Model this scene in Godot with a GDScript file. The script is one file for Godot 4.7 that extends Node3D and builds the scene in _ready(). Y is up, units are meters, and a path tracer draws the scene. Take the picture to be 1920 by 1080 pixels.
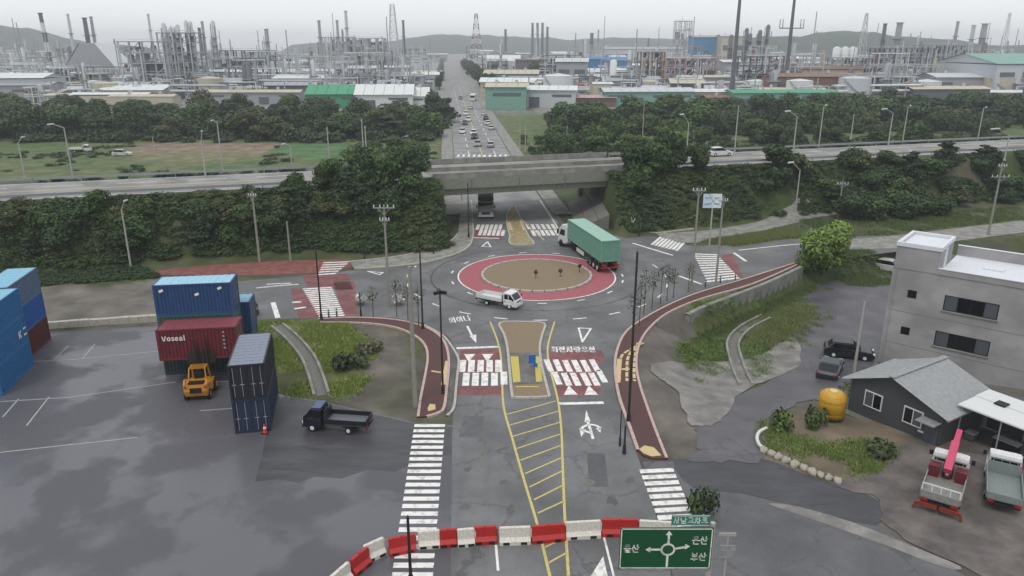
extends Node3D

var M := {}
var cnt := {}
var rng := RandomNumberGenerator.new()

# ---------- mesh builder ----------
class MB:
	var st := SurfaceTool.new()
	func _init():
		st.begin(Mesh.PRIMITIVE_TRIANGLES)
	func tri(a, b, c, g := -1):
		st.set_smooth_group(g)
		st.add_vertex(a); st.add_vertex(b); st.add_vertex(c)
	func quad(a, b, c, d, g := -1):
		tri(a, b, c, g); tri(a, c, d, g)
	func obox(c: Vector3, x: Vector3, y: Vector3, z: Vector3):
		# x, y, z: half axes (right handed)
		var v = []
		for i in 8:
			v.append(c + x * (1 if i & 1 else -1) + y * (1 if i & 2 else -1) + z * (1 if i & 4 else -1))
		quad(v[4], v[6], v[7], v[5]); quad(v[1], v[3], v[2], v[0])
		quad(v[5], v[7], v[3], v[1]); quad(v[0], v[2], v[6], v[4])
		quad(v[6], v[2], v[3], v[7]); quad(v[0], v[4], v[5], v[1])
	func box(c: Vector3, s: Vector3, yaw := 0.0, pitch := 0.0):
		var b = Basis(Vector3.UP, yaw) * Basis(Vector3.BACK, pitch)
		obox(c, b.x * s.x * 0.5, b.y * s.y * 0.5, b.z * s.z * 0.5)
	func bar(a: Vector3, b: Vector3, w: float, h := -1.0):
		if h < 0: h = w
		var d = (b - a)
		var f = d.normalized()
		var up = Vector3.UP if absf(f.y) < 0.95 else Vector3.RIGHT
		var r = f.cross(up).normalized()
		var u = r.cross(f)
		obox((a + b) * 0.5, r * w * 0.5, u * h * 0.5, -d * 0.5)
	func cyl(a: Vector3, b: Vector3, r0: float, r1: float, n := 12, cap := true):
		var f = (b - a).normalized()
		var up = Vector3.UP if absf(f.y) < 0.95 else Vector3.RIGHT
		var r = f.cross(up).normalized()
		var u = r.cross(f)
		for i in n:
			var p = TAU * i / n
			var q = TAU * (i + 1) / n
			var d0 = r * cos(p) + u * sin(p)
			var d1 = r * cos(q) + u * sin(q)
			if r1 > 0.0:
				quad(a + d0 * r0, b + d0 * r1, b + d1 * r1, a + d1 * r0, 1)
			else:
				tri(a + d0 * r0, b, a + d1 * r0, 1)
			if cap:
				tri(a, a + d0 * r0, a + d1 * r0)
				if r1 > 0.0: tri(b, b + d1 * r1, b + d0 * r1)
	func poly(pts: PackedVector2Array, y: float, up := true):
		var t = Geometry2D.triangulate_polygon(pts)
		for i in range(0, t.size(), 3):
			var a = Vector3(pts[t[i]].x, y, pts[t[i]].y)
			var b = Vector3(pts[t[i + 1]].x, y, pts[t[i + 1]].y)
			var c = Vector3(pts[t[i + 2]].x, y, pts[t[i + 2]].y)
			var up_now = (b - a).cross(c - a).y < 0.0
			if up_now == up: tri(a, b, c)
			else: tri(a, c, b)
	func prism(pts: PackedVector2Array, y0: float, y1: float):
		poly(pts, y1, true)
		var cw = Geometry2D.is_polygon_clockwise(pts)
		for i in pts.size():
			var p = pts[i]
			var q = pts[(i + 1) % pts.size()]
			if cw:
				var s = p; p = q; q = s
			quad(Vector3(q.x, y0, q.y), Vector3(q.x, y1, q.y), Vector3(p.x, y1, p.y), Vector3(p.x, y0, p.y))
	func extr(pts: PackedVector2Array, hw: float, ch := 0.05, z := 0.0):
		# a side outline (x, y) drawn out across z, with chamfered edges
		var c = Vector2.ZERO
		for p in pts: c += p
		c /= pts.size()
		var inn = PackedVector2Array()
		for p in pts: inn.append(p + (c - p).normalized() * ch)
		var cw = Geometry2D.is_polygon_clockwise(pts)
		var lays = [[inn, -hw], [pts, -hw + ch], [pts, hw - ch], [inn, hw]]
		for l in 3:
			for i in pts.size():
				var j = (i + 1) % pts.size()
				if cw:
					var s = i; i = j; j = s
				var a = lays[l][0]; var b = lays[l + 1][0]
				quad(Vector3(a[i].x, a[i].y, z + lays[l][1]), Vector3(a[j].x, a[j].y, z + lays[l][1]), Vector3(b[j].x, b[j].y, z + lays[l + 1][1]), Vector3(b[i].x, b[i].y, z + lays[l + 1][1]))
		var t = Geometry2D.triangulate_polygon(inn)
		for s in [-1, 1]:
			for i in range(0, t.size(), 3):
				var v = [inn[t[i]], inn[t[i + 1]], inn[t[i + 2]]]
				var ccw = (v[1] - v[0]).cross(v[2] - v[0]) > 0
				if ccw == (s > 0): v.reverse()
				tri(Vector3(v[0].x, v[0].y, z + s * hw), Vector3(v[1].x, v[1].y, z + s * hw), Vector3(v[2].x, v[2].y, z + s * hw))
	func done() -> ArrayMesh:
		st.generate_normals()
		return st.commit()

# ---------- scene graph ----------
func put(node: Node3D, called: String, parent: Node3D = self):
	var k = [parent, called]
	var c = cnt.get(k, 0)
	cnt[k] = c + 1
	node.name = called if c == 0 else "%s_%03d" % [called, c]
	parent.add_child(node)
	return node

func mesh(called: String, m: Mesh, mt: Material, parent: Node3D = self, at := Vector3.ZERO, yaw := 0.0):
	var o = MeshInstance3D.new()
	o.mesh = m
	o.material_override = mt
	put(o, called, parent)
	o.position = at
	o.rotation.y = yaw
	return o

func part(called: String, b: MB, mt: Material, parent: Node3D = self):
	return mesh(called, b.done(), mt, parent)

func tag(o, label: String, category: String, group := ""):
	o.set_meta("label", label)
	o.set_meta("category", category)
	if group != "": o.set_meta("group", group)
	return o

func thing(called: String, label: String, category: String, at := Vector3.ZERO, yaw := 0.0, group := ""):
	var o = Node3D.new()
	put(o, called)
	o.position = at
	o.rotation.y = yaw
	return tag(o, label, category, group)

func struct(o, label := ""):
	o.set_meta("kind", "structure")
	if label != "": o.set_meta("label", label)
	return o

func copy(src: Node3D, label := "", at = null, yaw = null, sc := 1.0):
	var o = src.duplicate()
	var base = String(src.name)
	if base.length() > 4 and base[base.length() - 4] == "_" and base.substr(base.length() - 3).is_valid_int():
		base = base.substr(0, base.length() - 4)
	put(o, base)
	if label != "": o.set_meta("label", label)
	if at != null: o.position = at
	if yaw != null: o.rotation.y = yaw
	if sc != 1.0: o.scale = Vector3.ONE * sc
	return o

func face(d: Vector2) -> float:
	return atan2(-d.y, d.x)

# ---------- materials ----------
func noise_tex(sd: int, freq: float, lo: Color, hi: Color, a := 0.25, b := 0.75, oct := 5, size := 512) -> NoiseTexture2D:
	var n = FastNoiseLite.new()
	n.seed = sd
	n.noise_type = FastNoiseLite.TYPE_SIMPLEX
	n.frequency = freq
	n.fractal_octaves = oct
	n.fractal_gain = 0.55
	var g = Gradient.new()
	g.offsets = PackedFloat32Array([a, b])
	g.colors = PackedColorArray([lo, hi])
	var t = NoiseTexture2D.new()
	t.width = size; t.height = size
	t.seamless = true
	t.noise = n
	t.color_ramp = g
	return t

func mk(col: Color, rough := 0.8, tex: Texture2D = null, size := 10.0, metal := 0.0) -> StandardMaterial3D:
	var m = StandardMaterial3D.new()
	m.albedo_color = col
	m.roughness = rough
	m.metallic = metal
	if tex:
		m.albedo_texture = tex
		m.uv1_triplanar = true
		m.uv1_world_triplanar = true
		m.uv1_scale = Vector3.ONE / size
	return m

func paving_tex(sd: int, depth: float, crack: float) -> ImageTexture:
	# broad tone, hairline cracks and grit in one picture
	var size = 1024
	var a = FastNoiseLite.new(); a.seed = sd; a.noise_type = FastNoiseLite.TYPE_SIMPLEX; a.frequency = 0.006; a.fractal_octaves = 7; a.fractal_gain = 0.6
	var c = FastNoiseLite.new(); c.seed = sd + 1; c.noise_type = FastNoiseLite.TYPE_CELLULAR; c.frequency = 0.011
	c.cellular_return_type = FastNoiseLite.RETURN_DISTANCE2_SUB; c.domain_warp_enabled = true; c.domain_warp_amplitude = 40.0; c.domain_warp_frequency = 0.012
	c.fractal_type = FastNoiseLite.FRACTAL_NONE
	var da = a.get_seamless_image(size, size, false, false, 0.12, true).get_data()
	var dc = c.get_seamless_image(size, size, false, false, 0.12, true).get_data()
	var r = RandomNumberGenerator.new(); r.seed = sd
	var out = PackedByteArray(); out.resize(size * size)
	for i in size * size:
		var v = 1.0 - depth * (1.0 - da[i] / 255.0) - 0.07 * r.randf()
		if dc[i] < 7 and da[i] > 118: v -= crack
		out[i] = int(clampf(v, 0.0, 1.0) * 255.0)
	var im = Image.create_from_data(size, size, false, Image.FORMAT_L8, out)
	im.convert(Image.FORMAT_RGB8)
	return ImageTexture.create_from_image(im)

func grey(v: float) -> Color:
	return Color(v, v, v)

func make_materials():
	var t_fine = noise_tex(3, 0.03, grey(0.92), Color.WHITE, 0.2, 0.8, 6, 1024)
	var t_blot = noise_tex(8, 0.007, grey(0.85), Color.WHITE, 0.3, 0.7, 7, 1024)
	var t_grime = noise_tex(21, 0.012, Color(0.90, 0.89, 0.88), Color.WHITE, 0.25, 0.75, 7, 1024)
	var t_dirt = noise_tex(31, 0.012, Color(0.83, 0.82, 0.80), Color(1.0, 0.99, 0.97), 0.25, 0.75, 7, 1024)
	var t_wear = noise_tex(41, 0.03, Color(0.84, 0.83, 0.82), Color.WHITE, 0.2, 0.45, 6)
	var t_pave = paving_tex(61, 0.3, 0.13)
	M.t_wear = t_wear; M.t_fine = t_fine; M.t_grime = t_grime
	var t_grit = paving_tex(91, 0.34, 0.0)
	M.ground = mk(Color.WHITE, 0.95, t_grit, 38.0)
	M.ground.vertex_color_use_as_albedo = true
	M.asphalt_worn = mk(Color(0.437, 0.44, 0.447), 0.62, t_pave, 56.0)
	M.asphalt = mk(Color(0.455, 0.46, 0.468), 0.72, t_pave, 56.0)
	M.asphalt_dark = mk(Color(0.40, 0.40, 0.415), 0.6, t_pave, 41.0)
	M.lot_dark = mk(Color(0.305, 0.305, 0.325), 0.5, t_pave, 37.0)
	M.lot_dark.uv1_scale = Vector3(1.0 / 70.0, 1.0, 1.0 / 14.0)
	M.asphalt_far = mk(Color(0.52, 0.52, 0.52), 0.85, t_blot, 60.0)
	# wet lot: the same noise drives colour and gloss
	var lot_c = noise_tex(77, 0.005, grey(0.88), grey(1.0), 0.36, 0.60, 9, 1024)
	var lot_r = noise_tex(77, 0.005, grey(0.58), grey(0.26), 0.42, 0.57, 8, 1024)
	M.lot = mk(Color(0.335, 0.335, 0.36), 1.0, lot_c, 52.0)
	M.lot.roughness_texture = lot_r
	M.lot_right = mk(Color(0.37, 0.365, 0.39), 0.5, t_pave, 33.0)
	M.entry = mk(Color(0.275, 0.275, 0.30), 0.55, t_pave, 27.0)
	M.entry.uv1_scale = Vector3(1.0 / 40.0, 1.0, 1.0 / 12.0)
	M.red_road = mk(Color(0.54, 0.345, 0.355), 0.8, t_pave, 17.0)
	M.red_apron = mk(Color(0.60, 0.33, 0.37), 0.8, t_fine, 11.0)
	M.red_walk = mk(Color(0.315, 0.205, 0.20), 0.85, t_fine, 5.0)
	M.red_path = mk(Color(0.49, 0.30, 0.275), 0.85, t_blot, 12.0)
	M.sand = mk(Color(0.50, 0.44, 0.36), 0.95, t_fine, 9.0)
	M.sand_pale = mk(Color(0.60, 0.56, 0.44), 0.95, t_dirt, 13.0)
	M.gravel = mk(Color(0.46, 0.455, 0.455), 0.95, t_grit, 24.0)
	M.path = mk(Color(0.575, 0.565, 0.55), 0.9, t_grit, 19.0)
	M.yard = mk(Color(0.45, 0.425, 0.415), 0.95, t_grit, 21.0)
	M.paint = mk(Color(0.84, 0.84, 0.83), 0.7, t_wear, 11.0)
	M.paint_old = mk(Color(0.62, 0.62, 0.62), 0.7, t_wear, 2.0)
	M.yellow = mk(Color(0.74, 0.69, 0.42), 0.7, t_wear, 3.0)
	M.tactile = mk(Color(0.72, 0.67, 0.33), 0.8, t_fine, 2.0)
	M.tactile_pale = mk(Color(0.76, 0.68, 0.50), 0.8, t_fine, 2.0)
	M.kerb = mk(Color(0.68, 0.66, 0.64), 0.85, t_grime, 3.0)
	M.kerb_red = mk(Color(0.72, 0.63, 0.61), 0.85, t_grime, 3.0)
	M.concrete = mk(Color(0.52, 0.52, 0.50), 0.85, t_blot, 15.0)
	M.concrete_dark = mk(Color(0.42, 0.42, 0.40), 0.9, t_grime, 5.0)
	M.concrete_pale = mk(Color(0.68, 0.67, 0.63), 0.85, t_grime, 6.0)
	M.girder = mk(Color(0.47, 0.49, 0.45), 0.8, t_grime, 8.0)
	M.wall_grey = mk(Color(0.60, 0.60, 0.605), 0.85, t_blot, 34.0)
	M.roof_white = mk(Color(0.82, 0.83, 0.86), 0.6, t_fine, 7.0)
	M.house_wall = mk(Color(0.245, 0.255, 0.265), 0.7, t_fine, 3.0)
	M.sheet_roof = mk(Color(0.55, 0.565, 0.575), 0.5, t_grime, 6.0)
	M.glass = mk(Color(0.06, 0.07, 0.09), 0.08)
	M.blind = mk(Color(0.27, 0.29, 0.32), 0.6)
	M.black = mk(Color(0.05, 0.05, 0.055), 0.6)
	M.rubber = mk(Color(0.06, 0.06, 0.06), 0.9)
	M.pole_dark = mk(Color(0.13, 0.125, 0.13), 0.6)
	M.pole_grey = mk(Color(0.63, 0.63, 0.61), 0.6, t_fine, 2.0)
	M.pole_conc = mk(Color(0.54, 0.54, 0.51), 0.9, t_grime, 2.5)
	M.steel = mk(Color(0.55, 0.56, 0.58), 0.5, t_grime, 5.0)
	M.white_metal = mk(Color(0.80, 0.81, 0.81), 0.45, t_fine, 2.0)
	M.cargo_grey = mk(Color(0.47, 0.51, 0.51), 0.6, t_grime, 2.0)
	M.red_lamp = mk(Color(0.6, 0.06, 0.05), 0.3)
	M.clear_lamp = mk(Color(0.85, 0.85, 0.8), 0.2)
	M.wood = mk(Color(0.31, 0.25, 0.19), 0.95, t_fine, 1.5)
	M.boulder = mk(Color(0.66, 0.65, 0.61), 0.95, t_dirt, 2.0)
	M.leaf = mk(Color.WHITE, 0.75)
	M.leaf.vertex_color_use_as_albedo = true
	M.leaf.backlight_enabled = true
	M.leaf.backlight = Color(0.08, 0.10, 0.03)
	M.blade = M.leaf.duplicate()
	M.leaf.albedo_color = Color(0.87, 0.885, 0.85)
	M.hill = mk(Color(0.17, 0.24, 0.15), 1.0, t_dirt, 400.0)
	for nm in ["white", "grey", "cream", "green", "teal", "blue", "brown", "rust", "pink", "dark", "silver"]:
		var c = {"white": Color(0.80, 0.82, 0.82), "grey": Color(0.59, 0.60, 0.62), "cream": Color(0.70, 0.68, 0.61), "green": Color(0.24, 0.56, 0.42), "teal": Color(0.45, 0.62, 0.57), "blue": Color(0.22, 0.46, 0.64), "brown": Color(0.47, 0.36, 0.29), "rust": Color(0.47, 0.34, 0.29), "pink": Color(0.68, 0.58, 0.59), "dark": Color(0.34, 0.36, 0.385), "silver": Color(0.72, 0.74, 0.76)}[nm]
		M["i_" + nm] = mk(c, 0.65, t_fine, 30.0)

func paint_of(c: Color, rough := 0.4) -> StandardMaterial3D:
	return mk(c, rough, M.t_grime, 3.5)

# ---------- flat things of the setting ----------
func sheet(called: String, pts: Array, y: float, mt: Material, parent: Node3D = self):
	var b = MB.new()
	b.poly(PackedVector2Array(pts), y)
	return part(called, b, mt, parent)

func slab(called: String, pts: Array, y0: float, y1: float, mt: Material, parent: Node3D = self):
	var b = MB.new()
	b.prism(PackedVector2Array(pts), y0, y1)
	return part(called, b, mt, parent)

func smooth(pts: Array, closed := false, n := 4) -> Array:
	var r = []
	var k = pts.size()
	for i in (k if closed else k - 1):
		var a = pts[(i - 1 + k) % k] if closed or i > 0 else pts[0]
		var b = pts[i]
		var c = pts[(i + 1) % k]
		var d = pts[(i + 2) % k] if closed or i + 2 < k else pts[k - 1]
		for j in n: r.append(b.cubic_interpolate(c, a, d, float(j) / n))
	if not closed: r.append(pts[k - 1])
	return r

func offs(pts: Array, closed: bool) -> Array:
	var r = []
	var k = pts.size()
	for i in k:
		var a = pts[(i - 1 + k) % k] if closed or i > 0 else pts[i]
		var b = pts[(i + 1) % k] if closed or i < k - 1 else pts[i]
		var t = (b - a).normalized()
		r.append(Vector2(-t.y, t.x))
	return r

func ribbon(called: String, pts: Array, w: float, y: float, mt: Material, parent: Node3D = self, closed := false, top := -1.0):
	# a painted line (top < 0), or a kerb that rises from y to top
	var b = MB.new()
	var nn = offs(pts, closed)
	var k = pts.size()
	for i in (k if closed else k - 1):
		var j = (i + 1) % k
		var a0 = pts[i] - nn[i] * w * 0.5; var a1 = pts[i] + nn[i] * w * 0.5
		var b0 = pts[j] - nn[j] * w * 0.5; var b1 = pts[j] + nn[j] * w * 0.5
		var h = y if top < 0 else top
		b.quad(Vector3(a0.x, h, a0.y), Vector3(b0.x, h, b0.y), Vector3(b1.x, h, b1.y), Vector3(a1.x, h, a1.y))
		if top > 0:
			b.quad(Vector3(a0.x, y, a0.y), Vector3(b0.x, y, b0.y), Vector3(b0.x, h, b0.y), Vector3(a0.x, h, a0.y))
			b.quad(Vector3(a1.x, h, a1.y), Vector3(b1.x, h, b1.y), Vector3(b1.x, y, b1.y), Vector3(a1.x, y, a1.y))
	return part(called, b, mt, parent)

func dashes(called: String, pts: Array, w: float, y: float, mt: Material, parent: Node3D, on: float, off: float):
	var acc = 0.0
	var cur = []
	for i in pts.size() - 1:
		var a: Vector2 = pts[i]
		var l = a.distance_to(pts[i + 1])
		var s = 0.0
		while s < l:
			var ph = fmod(acc, on + off)
			var st = minf((on if ph < on else on + off) - ph + 0.001, l - s)
			if ph < on:
				if cur.is_empty(): cur.append(a.lerp(pts[i + 1], s / l))
				cur.append(a.lerp(pts[i + 1], (s + st) / l))
			elif cur.size() > 1:
				ribbon(called, cur, w, y, mt, parent); cur = []
			s += st; acc += st
	if cur.size() > 1: ribbon(called, cur, w, y, mt, parent)

func arc(c: Vector2, r: float, a0: float, a1: float, n: int) -> Array:
	var p = []
	for i in n + 1:
		var a = lerpf(a0, a1, float(i) / n)
		p.append(c + Vector2(cos(a), sin(a)) * r)
	return p

func strokes(s: Array, at: Vector3, right: Vector3, up: Vector3, w: float, lift: float) -> ArrayMesh:
	# letter strokes laid on a surface: right and up carry the size of a letter
	var b = MB.new()
	var face_n = right.cross(up).normalized()
	var nrm = face_n * lift
	for i in range(0, s.size(), 4):
		var p = at + right * s[i] + up * s[i + 1]
		var q = at + right * s[i + 2] + up * s[i + 3]
		var d = (q - p)
		if d.length() < 0.0001: continue
		var side = face_n.cross(d.normalized()) * w * 0.5
		d = d.normalized() * w * 0.4
		b.quad(p - d - side + nrm, p - d + side + nrm, q + d + side + nrm, q + d - side + nrm)
	return b.done()

# ---------- the lie of the land ----------
const RAMP := 0.3
var edge_line := [Vector2(10.2, -43.35), Vector2(10.08, -48.64), Vector2(10.21, -54.94), Vector2(10.57, -59.2), Vector2(11.82, -64.08), Vector2(14.38, -68.51), Vector2(17.94, -71.58), Vector2(26.39, -79.83), Vector2(35.84, -89.26), Vector2(53.68, -98.33), Vector2(90.36, -108.24)]

func bank_s(x: float, z: float) -> float:
	return 0.287 * x + 0.958 * z + 113.5

func road_x(z: float) -> float:
	return 1.1 + 0.1 * (z + 102.0) if z > -185.0 else -7.2 + 0.086 * (z + 185.0)

func height(x: float, z: float) -> float:
	var y = 0.0
	if x > 8.0 and z < -44.0 and z > -130.0:
		var best = 1e9
		var side = 0.0
		var bi = 0
		var p = Vector2(x, z)
		for i in edge_line.size() - 1:
			var q = Geometry2D.get_closest_point_to_segment(p, edge_line[i], edge_line[i + 1])
			var d = p.distance_to(q)
			if d < best:
				best = d; bi = i
				side = (edge_line[i + 1] - edge_line[i]).cross(p - edge_line[i])
		if side > 0.0:
			y = -2.2 * smoothstep(46.0, 64.0, -z) * smoothstep(0.0, 7.0 if bi < 5 else 1.2, best)
	if absf(x) < 330.0:
		var s = absf(bank_s(x, z))
		var w = lerpf(13.0, 8.0, smoothstep(10.0, 40.0, x)) - 4.0 * smoothstep(-16.0, -32.0, x)
		var k = 1.0 - smoothstep(0.0, 1.0, (s - 7.4) / w) if s > 7.4 else 1.0
		var gap = smoothstep(12.6, 13.4, absf(x - road_x(z) - 2.0))
		y += 7.4 * k * gap
	return y

func in_poly(p: Vector2, poly: PackedVector2Array) -> bool:
	return Geometry2D.is_point_in_polygon(p, poly)

var dirt_left := PackedVector2Array([Vector2(-13.67, -68.96), Vector2(-8.38, -64.08), Vector2(-6.98, -57), Vector2(-6.95, -49.05), Vector2(-10.86, -50.74), Vector2(-13.46, -53.47), Vector2(-11.75, -58.08), Vector2(-13.3, -64.08), Vector2(-16.83, -68.96)])
var dirt_strip := PackedVector2Array([Vector2(-74.9, -79.06), Vector2(-41.02, -83.04), Vector2(-24.58, -82.01), Vector2(-23.82, -71.26), Vector2(-34.51, -68.51), Vector2(-62.08, -64.08)])
var green_left := PackedVector2Array([Vector2(-26.56, -68.96), Vector2(-21.95, -69.41), Vector2(-16.83, -68.96), Vector2(-12.58, -62.79), Vector2(-12, -57), Vector2(-12.52, -53), Vector2(-14.39, -52.08), Vector2(-18.51, -53.47), Vector2(-23.71, -62.79)])
var green_right := PackedVector2Array([Vector2(19.17, -74.55), Vector2(25.4, -78.49), Vector2(34.74, -86.27), Vector2(33.66, -80.02), Vector2(25, -68.22), Vector2(23.3, -61.55), Vector2(19.89, -58.08), Vector2(15.37, -58.08), Vector2(15.27, -64.08)])
var bed_right := PackedVector2Array([Vector2(17.59, -47.84), Vector2(19.42, -49.88), Vector2(23.2, -52.54), Vector2(25.52, -51.18), Vector2(26.79, -45.58), Vector2(23.39, -42.18), Vector2(21.01, -40.64), Vector2(18.69, -42.5), Vector2(16.91, -44.51)])
var field_a := PackedVector2Array([Vector2(-101.65, -211.59), Vector2(-63.83, -215.26), Vector2(-62.91, -192.88), Vector2(-97.4, -187.97)])
var field_b := PackedVector2Array([Vector2(-101.41, -187.97), Vector2(-60.18, -192.88), Vector2(-61.07, -178.83), Vector2(-79.57, -174.57)])
var field_c := PackedVector2Array([Vector2(-62.03, -211.59), Vector2(-38.86, -211.59), Vector2(-33.08, -178.83), Vector2(-52.1, -183.29), Vector2(-61.55, -192.88)])

func ground_colour(x: float, z: float, n: float, n2: float) -> Color:
	# linear values
	var p = Vector2(x, z)
	var grass = Color(0.060, 0.100, 0.026).lerp(Color(0.100, 0.112, 0.040), clampf(n * 0.5 + 0.5, 0, 1))
	var dirt = Color(0.185, 0.165, 0.145).lerp(Color(0.12, 0.108, 0.095), clampf(n2 * 0.7 + 0.5, 0, 1))
	var j = p + Vector2(n, n2) * 1.6
	if z < -330.0:
		return Color(0.27, 0.27, 0.27).lerp(Color(0.40, 0.39, 0.38), clampf(n * 0.6 + 0.5, 0, 1))
	if in_poly(j, field_a): return Color(0.29, 0.215, 0.155)
	if in_poly(j, field_b): return Color(0.21, 0.21, 0.10)
	if in_poly(j, field_c): return Color(0.085, 0.20, 0.07)
	if z < -150.0: return Color(0.105, 0.165, 0.045).lerp(Color(0.17, 0.175, 0.08), clampf(n2 + 0.2, 0, 0.8))
	var s = bank_s(x, z)
	if absf(s) < 24.0 and height(x, z) > 0.3:
		return grass.lerp(dirt, clampf(n2 * 1.2 - 0.1, 0, 0.7)) if x > 22 else grass.lerp(dirt, clampf(n2 - 0.2, 0, 0.5))
	if in_poly(j, dirt_left): return dirt.lerp(Color(0.115, 0.115, 0.075), clampf(-n * 1.6, 0, 0.8))
	if in_poly(j, dirt_strip): return Color(0.205, 0.19, 0.165).lerp(Color(0.14, 0.13, 0.11), clampf(n2, 0, 1))
	if in_poly(j, green_left): return Color(0.13, 0.165, 0.04).lerp(grass, clampf(n * 0.8 + 0.2, 0, 1))
	if in_poly(j, green_right): return Color(0.085, 0.13, 0.03).lerp(grass, clampf(n * 0.8 + 0.4, 0, 1))
	if in_poly(j, bed_right): return Color(0.215, 0.17, 0.12).lerp(Color(0.13, 0.12, 0.06), clampf(n + 0.1, 0, 1))
	if x > 5.0 and z > -80.0: return dirt.lerp(Color(0.22, 0.2, 0.185), clampf(n, 0, 0.8))
	if x < -5.0 and z > -76.0: return dirt.lerp(grass, clampf(n + 0.4, 0, 0.8))
	return grass.lerp(dirt, clampf(n2 + 0.1, 0, 0.6))

func grid_lines(lo: float, hi: float, step: float, far_lo: float, far_hi: float) -> Array:
	var r = []
	var v = lo
	while v <= hi:
		r.append(v); v += step
	var s = step
	v = r[r.size() - 1]
	while v < far_hi:
		s *= 1.3; v = minf(v + s, far_hi); r.append(v)
	s = step; v = lo
	while v > far_lo:
		s *= 1.3; v = maxf(v - s, far_lo); r.push_front(v)
	return r

func build_ground():
	var fn = FastNoiseLite.new()
	fn.seed = 5; fn.frequency = 0.06; fn.fractal_octaves = 4
	var xs = grid_lines(-82.0, 100.0, 1.0, -3000.0, 3000.0)
	var zs = grid_lines(-165.0, -26.0, 1.0, -3450.0, 150.0)
	var v = PackedVector3Array(); var c = PackedColorArray(); var nr = PackedVector3Array(); var ix = PackedInt32Array()
	var nx = xs.size()
	var hs = PackedFloat32Array()
	for z in zs:
		for x in xs:
			hs.append(height(x, z))
	var k = 0
	for iz in zs.size():
		for i in nx:
			var x = xs[i]; var z = zs[iz]
			var h = hs[k]
			var n = fn.get_noise_2d(x, z) * 1.7
			var n2 = fn.get_noise_2d(x + 400, z * 1.3) * 1.7
			v.append(Vector3(x, h + (0.12 * n if h > 0.4 and h < 7.0 else 0.0) - 0.02, z))
			c.append(ground_colour(x, z, n, n2))
			var l = hs[maxi(k - 1, 0)]; var r = hs[mini(k + 1, hs.size() - 1)]
			var d = hs[maxi(k - nx, 0)]; var u = hs[mini(k + nx, hs.size() - 1)]
			nr.append(Vector3(l - r, 2.0, d - u).normalized())
			if i < nx - 1 and iz < zs.size() - 1:
				ix.append_array([k, k + 1, k + nx + 1, k, k + nx + 1, k + nx])
			k += 1
	var a = []
	a.resize(Mesh.ARRAY_MAX)
	a[Mesh.ARRAY_VERTEX] = v; a[Mesh.ARRAY_NORMAL] = nr; a[Mesh.ARRAY_COLOR] = c; a[Mesh.ARRAY_INDEX] = ix
	var m = ArrayMesh.new()
	m.add_surface_from_arrays(Mesh.PRIMITIVE_TRIANGLES, a)
	struct(mesh("ground", m, M.ground), "grass, bare earth and gravel ground around the roundabout")

# ---------- roads ----------
var RC := Vector2(2.92, -84.95)

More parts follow.
